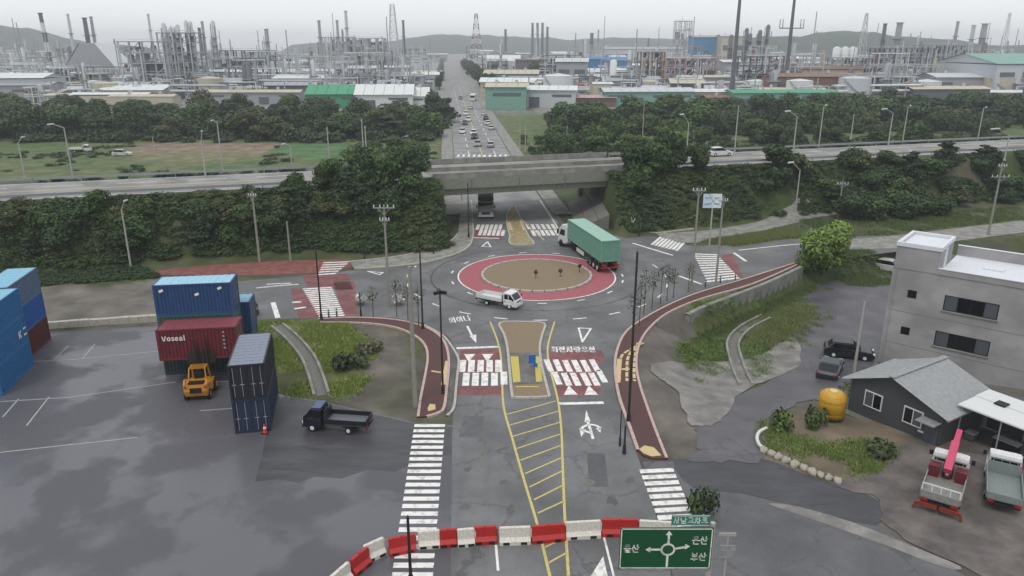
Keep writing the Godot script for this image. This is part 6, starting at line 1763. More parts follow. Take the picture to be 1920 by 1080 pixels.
	dark_pole("short dark post in front of the left crossing", Vector2(-15.2, -70.63), 2.38, 0.07)
	dark_pole("stub dark post at the right kerb", Vector2(7.49, -44.03), 2.0, 0.08)
	dark_pole("thin dark post at the right kerb", Vector2(7.33, -45), 2.6, 0.05)
	dark_pole("black post standing at the bottom edge by the left crosswalk", Vector2(-5.09, -31.2), 4.0, 0.09)
	wire("thin sagging wires linking the utility poles left of the roundabout", [Vector3(-31.78, 0, -90.46) + Vector3(0, 9.08 - 0.4, 0), Vector3(-12.84, 0, -73.7) + Vector3(0, 10.82 - 0.1, 0)])
	wire("thin sagging wires linking the utility poles right of the roundabout", [Vector3(19.97, 0, -79.06) + Vector3(0, 11.5 - 0.1, 0), Vector3(23.37, 0, -81.6) + Vector3(0, 10.14 - 0.3, 0), Vector3(51.73, 0, -116.19) + Vector3(0, 5.95 - 0.4, 0)])
	# traffic lamp on a dark post
	var t = dark_pole("dark post with a camera cluster on the left footway", Vector2(-5.39, -53), 8.27, 0.085)
	var top = 8.27
	for k in 3:
		var b = MB.new(); var a = k * 2.0 + 0.4
		b.box(Vector3(cos(a) * 0.28, top + 0.1, sin(a) * 0.28), Vector3(0.5, 0.24, 0.2), -a); part("camera", b, M.black, t)
	var bb = MB.new(); bb.bar(Vector3(0, top - 0.25, 0), Vector3(0.55, top - 0.4, 0.1), 0.06); part("bracket", bb, M.pole_grey, t)
	# billboard on posts
	var gp = Vector2(26.62, -98.33)
	t = thing("direction_board", "white and pale blue direction board on a post by the right arm", "road sign", Vector3(gp.x, 0, gp.y))
	var hh = 7.25
	var b = MB.new(); b.cyl(Vector3(0.2, 0, 0), Vector3(0.2, hh, 0), 0.12, 0.1, 10); part("post", b, M.pole_grey, t)
	for i in 2:
		b = MB.new(); b.box(Vector3(-0.55 + i * 1.25, hh - 0.95, 0.16), Vector3(1.22, 1.9, 0.06)); part("panel", b, mk(Color(0.72, 0.78, 0.84) if i == 0 else Color(0.80, 0.84, 0.85), 0.5), t)
	for i in 4:
		b = MB.new(); b.box(Vector3(-0.55 + (i % 2) * 1.2, hh - 0.55 - (i / 2) * 0.8, 0.2), Vector3(0.8, 0.12, 0.02)); part("lettering_bar", b, mk(Color(0.42, 0.52, 0.66), 0.6), t)
	# small white sign post near the far kerb
	t = thing("white_marker_post", "white forked marker post on the grass by the underpass", "marker post", Vector3(17.53, 0, -106.24))
	b = MB.new(); b.cyl(Vector3.ZERO, Vector3(0, 1.6, 0), 0.08, 0.07, 8); part("shaft", b, M.white_metal, t)
	b = MB.new(); b.bar(Vector3(0, 1.3, 0), Vector3(0.35, 2.1, 0), 0.1); b.bar(Vector3(0, 1.3, 0), Vector3(-0.2, 2.2, 0), 0.1); part("fork", b, M.white_metal, t)
	# small planters and bollards round the crossings
	for q in [Vector2(-16.29, -73.7), Vector2(-15.69, -72.87)]:
		pass
	for q in [[Vector2(-18.28, -70.02), 0.9], [Vector2(-17.55, -70.32), 0.9], [Vector2(16.18, -80.41), 0.8], [Vector2(18.27, -82.42), 0.8], [Vector2(21.76, -80.02), 0.8], [Vector2(23.86, -81.6), 0.8], [Vector2(25.92, -82.83), 0.8]]:
		var bo = thing("bollard", "short dark bollard at the kerb of a crossing", "bollard", Vector3(q[0].x, 0.1, q[0].y), 0.0, "bollards at the crossings")
		b = MB.new(); b.cyl(Vector3.ZERO, Vector3(0, q[1], 0), 0.08, 0.07, 8); part("shaft", b, M.pole_dark, bo)
		b = MB.new(); b.cyl(Vector3(0, q[1] * 0.75, 0), Vector3(0, q[1] * 0.88, 0), 0.085, 0.085, 8, false); part("band", b, M.paint, bo)
	# white flowers / litter tubs by the left kerb
	for q in [[Vector2(-15.95, -74.21), "white flowering planter beside the left crossing"], [Vector2(-11.9, -74.21), "small white planter on the left of the roundabout"]]:
		t = thing("planter", q[1], "planter", Vector3(q[0].x, 0.0, q[0].y))
		b = MB.new(); b.cyl(Vector3.ZERO, Vector3(0, 0.4, 0), 0.35, 0.45, 12); part("tub", b, M.concrete_dark, t)
		part("flowers", leaf_ball(Vector3(0, 0.75, 0), Vector3(0.8, 0.55, 0.5), 60, 0.14, Color(0.72, 0.68, 0.7)), M.leaf, t).set_meta("kind", "stuff")
	sign_board()

func wire(label, pts: Array):
	var t = thing("power_line", label, "cable")
	for i in pts.size() - 1:
		for o in [-0.8, 0.8]:
			var b = MB.new()
			var prev = pts[i] + Vector3(o, 0, 0)
			for k in 8:
				var f = (k + 1) / 8.0
				var p = pts[i].lerp(pts[i + 1], f) + Vector3(o, -1.2 * sin(PI * f), 0)
				b.bar(prev, p, 0.025)
				prev = p
			part("wire", b, M.pole_dark, t)

func sign_board():
	# big green direction sign at the right roadside, facing the viewer
	var gz = -32.0
	var pole = Vector3(9.3, 0, -29.3)
	var t = thing("direction_sign", "large green roundabout direction sign on a steel post, lower right", "road sign", pole, 0.0)
	var gm = mk(Color(0.035, 0.29, 0.17), 0.45)
	var b = MB.new(); b.cyl(Vector3(0, 0, -0.2), Vector3(0, 5.0, -0.2), 0.14, 0.12, 12); part("post", b, M.pole_grey, t)
	b = MB.new(); b.bar(Vector3(0, 4.5, -0.2), Vector3(-4.2, 4.5, -0.12), 0.12); b.bar(Vector3(0, 3.1, -0.2), Vector3(-4.2, 3.1, -0.12), 0.12); part("arm", b, M.pole_grey, t)
	var c = Vector3(-2.15, 3.75, 0.0)
	b = MB.new(); b.box(c, Vector3(4.3, 2.25, 0.06)); var pl = part("panel", b, gm, t)
	b = MB.new()
	for s in [-1, 1]:
		b.box(c + Vector3(0, s * 1.07, 0.034), Vector3(4.14, 0.05, 0.008)); b.box(c + Vector3(s * 2.09, 0, 0.034), Vector3(0.05, 2.08, 0.008))
	part("border", b, M.paint, pl)
	# roundabout diagram
	var d = MB.new()
	for i in 16:
		var a = TAU * i / 16; var e = TAU * (i + 1) / 16
		d.bar(c + Vector3(0.1 + cos(a) * 0.3, -0.05 + sin(a) * 0.3, 0.036), c + Vector3(0.1 + cos(e) * 0.3, -0.05 + sin(e) * 0.3, 0.036), 0.012, 0.09)
	for q in [[0.1, -1.0, 0.1, -0.38], [0.1, 0.28, 0.1, 0.78], [-0.22, -0.05, -0.75, -0.05], [0.42, 0.0, 0.95, 0.1]]:
		d.bar(c + Vector3(q[0], q[1], 0.036), c + Vector3(q[2], q[3], 0.036), 0.012, 0.1)
	for q in [[0.1, 0.98, 0.0], [-0.95, -0.05, PI / 2], [1.12, 0.12, -PI / 2]]:
		var m = c + Vector3(q[0], q[1], 0.038)
		var up = Vector3(-sin(q[2]), cos(q[2]), 0); var rt = Vector3(cos(q[2]), sin(q[2]), 0)
		d.tri(m - up * 0.24 - rt * 0.16, m, m - up * 0.24 + rt * 0.16)
	part("route_diagram", d, M.paint, pl)
	mesh("lettering", strokes([0.69, 0.82, 0.61, 0.93, 0.61, 0.93, 0.43, 0.97, 0.43, 0.97, 0.25, 0.93, 0.25, 0.93, 0.17, 0.82, 0.17, 0.82, 0.25, 0.72, 0.25, 0.72, 0.43, 0.68, 0.43, 0.68, 0.61, 0.72, 0.61, 0.72, 0.69, 0.82, 0.02, 0.49, 0.84, 0.49, 0.43, 0.49, 0.43, 0.38, 0.17, 0.28, 0.73, 0.28, 0.73, 0.28, 0.73, 0.15, 0.73, 0.15, 0.17, 0.15, 0.17, 0.15, 0.17, 0.02, 0.17, 0.02, 0.73, 0.02, 1.24, 0.92, 1.03, 0.42, 1.24, 0.77, 1.45, 0.42, 1.65, 0.98, 1.65, 0.36, 1.65, 0.67, 1.83, 0.67, 1.17, 0.28, 1.17, 0.02, 1.17, 0.02, 1.73, 0.02], c + Vector3(-1.95, -0.2, 0.032), Vector3(0.38, 0, 0), Vector3(0, 0.42, 0), 0.055, 0.006), M.paint, pl)
	mesh("lettering", strokes([0.69, 0.82, 0.61, 0.93, 0.61, 0.93, 0.43, 0.97, 0.43, 0.97, 0.25, 0.93, 0.25, 0.93, 0.17, 0.82, 0.17, 0.82, 0.25, 0.72, 0.25, 0.72, 0.43, 0.68, 0.43, 0.68, 0.61, 0.72, 0.61, 0.72, 0.69, 0.82, 0.02, 0.49, 0.84, 0.49, 0.43, 0.49, 0.43, 0.65, 0.17, 0.28, 0.17, 0.02, 0.17, 0.02, 0.73, 0.02, 1.24, 0.92, 1.03, 0.42, 1.24, 0.77, 1.45, 0.42, 1.65, 0.98, 1.65, 0.36, 1.65, 0.67, 1.83, 0.67, 1.17, 0.28, 1.17, 0.02, 1.17, 0.02, 1.73, 0.02], c + Vector3(1.2, 0.25, 0.032), Vector3(0.38, 0, 0), Vector3(0, 0.42, 0), 0.055, 0.006), M.paint, pl)
	mesh("lettering", strokes([0.17, 0.97, 0.17, 0.5, 0.69, 0.97, 0.69, 0.5, 0.17, 0.73, 0.69, 0.73, 0.17, 0.5, 0.69, 0.5, 0.02, 0.19, 0.84, 0.19, 0.43, 0.19, 0.43, 0.02, 1.24, 0.92, 1.03, 0.42, 1.24, 0.77, 1.45, 0.42, 1.65, 0.98, 1.65, 0.36, 1.65, 0.67, 1.83, 0.67, 1.17, 0.28, 1.17, 0.02, 1.17, 0.02, 1.73, 0.02], c + Vector3(1.2, -0.65, 0.032), Vector3(0.38, 0, 0), Vector3(0, 0.42, 0), 0.055, 0.006), M.paint, pl)
	# teal name plate above it, a sign of its own
	var n = thing("name_sign", "small teal junction name sign above the big green sign", "road sign", pole + Vector3(-1.1, 5.0, 0))
	b = MB.new(); b.box(Vector3(0, 0.27, 0.0), Vector3(1.75, 0.55, 0.05)); var np = part("panel", b, mk(Color(0.12, 0.47, 0.40), 0.45), n)
	b = MB.new(); b.bar(Vector3(0.6, 0, -0.1), Vector3(0.6, 0.5, -0.1), 0.06); part("bracket", b, M.pole_grey, n)
	b = MB.new()
	for s in [-1, 1]: b.box(Vector3(0, 0.27 + s * 0.25, 0.029), Vector3(1.7, 0.025, 0.008))
	part("border", b, M.paint, np)
	mesh("lettering", strokes([0.24, 0.92, 0.03, 0.08, 0.24, 0.67, 0.45, 0.08, 0.65, 0.98, 0.65, 0, 0.47, 0.49, 0.65, 0.49, 1.03, 0.92, 1.03, 0.42, 1.03, 0.42, 1.45, 0.42, 1.65, 0.98, 1.65, 0.36, 1.65, 0.67, 1.83, 0.67, 1.17, 0.02, 1.73, 0.02, 1.73, 0.02, 1.73, 0.28, 1.73, 0.28, 1.17, 0.28, 1.17, 0.28, 1.17, 0.02, 2.17, 0.97, 2.69, 0.97, 2.69, 0.97, 2.69, 0.5, 2.02, 0.19, 2.84, 0.19, 2.31, 0.19, 2.31, 0.45, 2.55, 0.19, 2.55, 0.45, 3.16, 0.92, 3.32, 0.92, 3.03, 0.75, 3.45, 0.75, 3.24, 0.75, 3.03, 0.08, 3.24, 0.5, 3.45, 0.08, 3.65, 0.98, 3.65, 0, 3.65, 0.49, 3.83, 0.49, 4.17, 0.97, 4.69, 0.97, 4.69, 0.97, 4.69, 0.73, 4.69, 0.73, 4.17, 0.73, 4.17, 0.73, 4.17, 0.5, 4.17, 0.5, 4.69, 0.5, 4.02, 0.19, 4.84, 0.19, 4.43, 0.19, 4.43, 0.45], Vector3(-0.78, 0.12, 0.027), Vector3(0.32, 0, 0), Vector3(0, 0.32, 0), 0.045, 0.006), M.paint, np)
	# small grey sign seen right of it
	var g = thing("grey_sign_back", "small grey sign plate on a thin post right of the green sign", "road sign", Vector3(10.1, 0, -29.6))
	b = MB.new(); b.cyl(Vector3.ZERO, Vector3(0, 3.6, 0), 0.05, 0.05, 8); part("post", b, M.pole_grey, g)
	b = MB.new(); b.box(Vector3(0.0, 3.4, 0.08), Vector3(0.75, 0.7, 0.04)); part("plate", b, M.sheet_roof, g)
	b = MB.new(); b.box(Vector3(-0.05, 4.3, 0.02), Vector3(0.8, 0.16, 0.05)); b.bar(Vector3(0, 3.5, 0), Vector3(0, 4.3, 0), 0.06); part("bar_plate", b, M.pole_grey, g)

# ---------- the plants beyond ----------
func tank(label, x, d, r, h, mt, group := ""):
	var t = thing("storage_tank", label, "storage tank", Vector3(x, 0, -d), 0.0, group)
	var b = MB.new(); b.cyl(Vector3.ZERO, Vector3(0, h, 0), r, r, 20, false); part("shell", b, mt, t)
	b = MB.new(); b.cyl(Vector3(0, h, 0), Vector3(0, h + r * 0.16, 0), r * 1.01, 0.0, 20, false); part("roof", b, mt, t)
	b = MB.new()
	for i in 20:
		var a = TAU * i / 20; var c = TAU * (i + 1) / 20
		b.bar(Vector3(cos(a) * r, h + 0.9, sin(a) * r), Vector3(cos(c) * r, h + 0.9, sin(c) * r), 0.08)
	for i in 14:
		var a = 1.0 + 0.12 * i
		b.bar(Vector3(cos(a) * (r + 0.4), h * i / 14.0, sin(a) * (r + 0.4)), Vector3(cos(a + 0.12) * (r + 0.4), h * (i + 1) / 14.0, sin(a + 0.12) * (r + 0.4)), 0.5, 0.25)
	part("stair", b, M.steel, t)
	return t

func column(label, x, d, r, h, mt, group := ""):
	var t = thing("process_column", label, "process column", Vector3(x, 0, -d), rng.randf() * TAU, group)
	var b = MB.new()
	b.cyl(Vector3.ZERO, Vector3(0, h * 0.55, 0), r, r, 12, false); b.cyl(Vector3(0, h * 0.55, 0), Vector3(0, h * 0.6, 0), r, r * 0.8, 12, false); b.cyl(Vector3(0, h * 0.6, 0), Vector3(0, h * 0.97, 0), r * 0.8, r * 0.8, 12, false); b.cyl(Vector3(0, h * 0.97, 0), Vector3(0, h, 0), r * 0.8, r * 0.25, 12)
	part("vessel", b, mt, t)
	for i in int(clampf(h / 7.0, 2, 6)):
		b = MB.new()
		var y = h * (0.3 + 0.65 * i / clampf(h / 7.0, 2, 6))
		b.cyl(Vector3(0, y, 0), Vector3(0, y + 0.2, 0), r * 1.9, r * 1.9, 10)
		b.cyl(Vector3(0, y + 0.9, 0), Vector3(0, y + 1.0, 0), r * 1.95, r * 1.95, 10, false)
		part("platform", b, M.i_grey, t)
	b = MB.new(); b.cyl(Vector3(r * 1.3, 0, 0), Vector3(r * 1.3, h * 0.92, 0), r * 0.22, r * 0.22, 6); b.bar(Vector3(0, 0, r * 1.2), Vector3(0, h * 0.95, r * 1.2), 0.5, 0.2)
	part("riser_pipe", b, M.steel, t)
	return t

func stack(label, x, d, r, h, mt, bands := 0, group := "", lean := 0.0):
	var t = thing("chimney", label, "chimney", Vector3(x, 0, -d), 0.0, group)
	if bands == 0:
		var b = MB.new(); b.cyl(Vector3.ZERO, Vector3(lean, h, 0), r, r * 0.7, 12); part("shaft", b, mt, t)
	else:
		for i in bands:
			var b = MB.new()
			var a = float(i) / bands; var c = float(i + 1) / bands
			b.cyl(Vector3(lean * a, h * a, 0), Vector3(lean * c, h * c, 0), lerpf(r, r * 0.7, a), lerpf(r, r * 0.7, c), 12)
			part("shaft_band", b, mt if i % 2 == (bands + 1) % 2 else M.i_white, t)
	var b2 = MB.new(); b2.cyl(Vector3(lean, h * 0.985, 0), Vector3(lean, h, 0), r * 0.95, r * 0.95, 12); part("rim", b2, mt, t)
	b2 = MB.new(); b2.cyl(Vector3(lean * 0.7, h * 0.7, 0), Vector3(lean * 0.7, h * 0.7 + 0.4, 0), r * 1.6, r * 1.6, 10); part("gallery", b2, M.i_dark, t)
	return t

func lattice(label, x, d, w, h, mt, called := "lattice_tower", top := 0.25, arms := 0, bands := false):
	var t = thing(called, label, "tower", Vector3(x, 0, -d))
	var n = int(clampf(h / 5.0, 4, 12))
	for i in n:
		var b = MB.new()
		var y0 = h * i / n; var y1 = h * (i + 1) / n
		var a = lerpf(w, w * top, float(i) / n) / 2; var c = lerpf(w, w * top, float(i + 1) / n) / 2
		var cs = [Vector2(-1, -1), Vector2(1, -1), Vector2(1, 1), Vector2(-1, 1)]
		for k in 4:
			var p: Vector2 = cs[k]; var q: Vector2 = cs[(k + 1) % 4]
			var th = maxf(w * 0.05, 0.22)
			b.bar(Vector3(p.x * a, y0, p.y * a), Vector3(p.x * c, y1, p.y * c), th)
			b.bar(Vector3(p.x * a, y0, p.y * a), Vector3(q.x * c, y1, q.y * c), th * 0.6)
			b.bar(Vector3(p.x * c, y1, p.y * c), Vector3(q.x * c, y1, q.y * c), th * 0.6)
		part("lattice_section", b, (M.i_white if bands and i % 2 else mt), t)
	for k in arms:
		var b = MB.new(); var y = h * (0.94 - k * 0.12); b.bar(Vector3(-w * 0.9, y, 0), Vector3(w * 0.9, y, 0), 0.5); part("crossarm", b, mt, t)
	return t

func monopole(label, x, d, r, h, arms: Array, mt):
	var t = thing("power_pole", label, "power pole", Vector3(x, 0, -d))
	var b = MB.new(); b.cyl(Vector3.ZERO, Vector3(0, h, 0), r, r * 0.45, 12); part("shaft", b, mt, t)
	for a in arms:
		b = MB.new(); b.bar(Vector3(-a[1], a[0], 0), Vector3(a[1], a[0], 0), 0.5)
		var c = part("crossarm", b, mt, t)
		for s in [-1, 0.75, -0.75, 1]:
			b = MB.new(); b.cyl(Vector3(a[1] * s, a[0], 0), Vector3(a[1] * s, a[0] + 4.5, 0), 0.3, 0.22, 8); part("insulator", b, M.i_grey, c)
	return t

func frame_plant(label, x, d, w, dp, h, levels, mt, yaw := 0.0, group := ""):
	# open steel structure: columns, decks, vessels, braces, pipes
	var t = thing("process_structure", label, "process structure", Vector3(x, 0, -d), yaw, group)
	var nx = int(clampf(w / 6.0, 2, 7)); var nz = int(clampf(dp / 7.0, 1, 3))
	for i in nx + 1:
		for j in nz + 1:
			var b = MB.new()
			b.box(Vector3(-w / 2 + w * i / nx, h / 2, -dp / 2 + dp * j / nz), Vector3(0.7, h, 0.7))
			part("column", b, mt, t)
	for l in levels:
		var y = h * (l + 1) / levels
		var b = MB.new(); b.box(Vector3(0, y, 0), Vector3(w + 1.2, 0.5, dp + 1.2)); part("deck", b, mt, t)
		for s in [-1, 1]:
			b = MB.new()
			b.bar(Vector3(-w / 2 - 0.5, y + 1.3, s * (dp / 2 + 0.5)), Vector3(w / 2 + 0.5, y + 1.3, s * (dp / 2 + 0.5)), 0.15)
			part("hand_rail", b, M.i_silver, t)
			b = MB.new()
			var any = false
			for i in nx:
				if rng.randf() < 0.5:
					var x0 = -w / 2 + w * i / nx; var x1 = -w / 2 + w * (i + 1) / nx
					b.bar(Vector3(x0, y - h / levels, s * dp / 2), Vector3(x1, y, s * dp / 2), 0.3)
					part("brace", b, M.i_silver, t)
					b = MB.new()
		for i in nx:
			var q = rng.randf()
			var vx = -w / 2 + w * (i + 0.5) / nx
			b = MB.new()
			var y0 = y - h / levels + 0.4
			var hh = h / levels * rng.randf_range(0.5, 0.9)
			if q < 0.45: b.cyl(Vector3(vx, y0, 0), Vector3(vx, y0 + hh, 0), 1.5, 1.5, 12)
			elif q < 0.7: b.cyl(Vector3(vx - 2, y0 + 1.3, dp * 0.2), Vector3(vx + 2, y0 + 1.3, dp * 0.2), 1.1, 1.1, 10)
			elif q < 0.85: b.box(Vector3(vx, y0 + hh / 2, 0), Vector3(4, hh, dp * 0.7))
			else: continue
			part("vessel", b, pick([M.i_silver, M.i_grey, M.i_white, M.i_dark]), t)
	for i in 3:
		var b = MB.new()
		var px = rng.randf_range(-w / 2, w / 2)
		b.cyl(Vector3(px, 0, dp / 2 + 0.9), Vector3(px, h + rng.randf_range(-4, 5), dp / 2 + 0.9), 0.4, 0.4, 8)
		part("riser_pipe", b, M.i_silver, t)
	return t

func warehouse(label, x, d, w, dp, h, wall, roof, yaw := 0.0, group := "", called := "warehouse", pitch := 0.16):
	var t = thing(called, label, "industrial building", Vector3(x, 0, -d), yaw, group)
	var b = MB.new(); b.box(Vector3(0, h / 2, 0), Vector3(w, h, dp)); part("wall", b, wall, t)
	var ov = 0.8
	for s in [-1, 1]:
		b = MB.new()
		var n = int(clampf(w / 4.0, 4, 16))
		for i in n:
			var x0 = -w / 2 - ov + (w + 2 * ov) * i / n; var x1 = -w / 2 - ov + (w + 2 * ov) * (i + 1) / n - 0.12
			var e = Vector3(0, h + 0.1 - ov * pitch, s * (dp / 2 + ov)); var r = Vector3(0, h + 0.1 + dp / 2 * pitch, 0)
			var a0 = e + Vector3(x0, 0, 0); var a1 = e + Vector3(x1, 0, 0); var r0 = r + Vector3(x0, 0, 0); var r1 = r + Vector3(x1, 0, 0)
			if s > 0: b.quad(a0, r0, r1, a1)
			else: b.quad(a1, r1, r0, a0)
		part("roof", b, roof, t)
	for s in [-1, 1]:
		b = MB.new()
		var ex = s * (w / 2 + 0.02)
		var g0 = Vector3(ex, h, -dp / 2); var g1 = Vector3(ex, h, dp / 2); var g2 = Vector3(ex, h + dp / 2 * pitch, 0)
		if s > 0: b.tri(g1, g2, g0)
		else: b.tri(g0, g2, g1)
		part("gable", b, wall, t)
	var n2 = int(clampf(w / 9.0, 1, 6))
	for i in n2:
		var wx = -w / 2 + w * (i + 0.5) / n2
		b = MB.new()
		if rng.randf() < 0.3:
			b.box(Vector3(wx, h * 0.3, dp / 2 + 0.06), Vector3(4.5, h * 0.6, 0.12)); part("door", b, M.i_dark, t)
		else:
			b.box(Vector3(wx, h * 0.68, dp / 2 + 0.06), Vector3(w / n2 * 0.7, h * 0.14, 0.12)); part("window", b, M.i_dark, t)
	for i in 2:
		b = MB.new(); b.cyl(Vector3(-w * 0.25 + i * w * 0.5, h, 0), Vector3(-w * 0.25 + i * w * 0.5, h + dp / 2 * pitch + 1.3, 0), 0.7, 0.7, 8); part("roof_vent", b, M.i_silver, t)
	return t

func pipe_rack(label, x0, d0, x1, d1, h, group := ""):
	var t = thing("pipe_rack", label, "pipe rack", Vector3(x0, 0, -d0), 0.0, group)
	var e = Vector3(x1 - x0, 0, d0 - d1)
	var n = int(e.length() / 9.0)
	var sd = e.normalized().cross(Vector3.UP) * 2.4
	for i in n + 1:
		var p = e * i / n
		var b = MB.new()
		b.bar(p - sd, p - sd + Vector3.UP * h, 0.5); b.bar(p + sd, p + sd + Vector3.UP * h, 0.5)
		b.bar(p - sd + Vector3.UP * h * 0.65, p + sd + Vector3.UP * h * 0.65, 0.4); b.bar(p - sd + Vector3.UP * h, p + sd + Vector3.UP * h, 0.4)
		part("bent", b, M.i_grey, t)
	for k in 6:
		var b = MB.new()
		var o = sd * (-0.8 + 0.32 * k) + Vector3.UP * (h * (0.65 if k % 2 else 1.0) + 0.5)
		b.cyl(o, o + e, 0.3 + 0.12 * (k % 3), 0.3 + 0.12 * (k % 3), 8)
		part("pipe", b, pick([M.i_white, M.i_silver, M.i_grey]), t)

func skid(label, x, d, group, sc := 1.0):
	# a packed little unit: frame, vessels lying and standing, bends of pipe, a thin stack
	var t = thing("process_unit", label, "process unit", Vector3(x, 0, -d), rng.randf_range(-0.2, 0.2), group)
	var w = rng.randf_range(7, 15) * sc; var h = rng.randf_range(4, 11) * sc
	var b = MB.new()
	for i in 4:
		for s in [-1, 1]: b.bar(Vector3(-w / 2 + w * i / 3.0, 0, s * 3.0), Vector3(-w / 2 + w * i / 3.0, h, s * 3.0), 0.45)
	for l in 3:
		for s in [-1, 1]: b.bar(Vector3(-w / 2, h * (l + 1) / 3.0, s * 3.0), Vector3(w / 2, h * (l + 1) / 3.0, s * 3.0), 0.4)
	part("frame", b, pick([M.i_grey, M.i_dark, M.i_silver]), t)
	for i in 4:
		b = MB.new()
		var vx = rng.randf_range(-w / 2, w / 2)
		if rng.randf() < 0.5: b.cyl(Vector3(vx, 0, rng.randf_range(-2, 2)), Vector3(vx, h * rng.randf_range(0.5, 1.3), 0.2), 1.2, 1.1, 10)
		else:
			var y = h * rng.randf_range(0.2, 0.9); b.cyl(Vector3(vx - 2.5, y, 1.5), Vector3(vx + 2.5, y, 1.5), 0.9, 0.9, 10)
		part("vessel", b, pick([M.i_white, M.i_silver, M.i_white, M.i_cream, M.i_rust]), t)
	for i in 4:
		b = MB.new()
		var y = h * rng.randf_range(0.3, 1.1); var px = rng.randf_range(-w / 2, w / 2)
		b.cyl(Vector3(-w / 2 - 2, y, 3.4), Vector3(px, y, 3.4), 0.25, 0.25, 6); b.cyl(Vector3(px, y, 3.4), Vector3(px, 0.3, 3.4), 0.25, 0.25, 6)
		part("pipe", b, pick([M.i_white, M.i_silver]), t)
	b = MB.new(); b.cyl(Vector3(w * 0.3, 0, -2), Vector3(w * 0.3, h * rng.randf_range(1.2, 2.2), -2), 0.4, 0.3, 8); part("vent_stack", b, M.i_grey, t)

func silo_pair(label, x, d, r, h, mt, n := 3):
	for i in n:
		var t = thing("silo", label + ["", ", second from its left", ", third from its left", ", fourth from its left"][i], "silo", Vector3(x + i * r * 2.15, 0, -d))
		var b = MB.new(); b.cyl(Vector3(0, h * 0.22, 0), Vector3(0, h, 0), r, r, 16, false); b.cyl(Vector3(0, h, 0), Vector3(0, h + r * 0.4, 0), r, r * 0.2, 16); b.cyl(Vector3(0, h * 0.08, 0), Vector3(0, h * 0.22, 0), r * 0.2, r, 16, false); part("shell", b, mt, t)
		for k in 4:
			b = MB.new(); var a = k * PI / 2 + 0.7; b.cyl(Vector3(cos(a) * r * 0.9, 0, sin(a) * r * 0.9), Vector3(cos(a) * r * 0.9, h * 0.24, sin(a) * r * 0.9), 0.35, 0.35, 6); part("leg", b, M.i_grey, t)

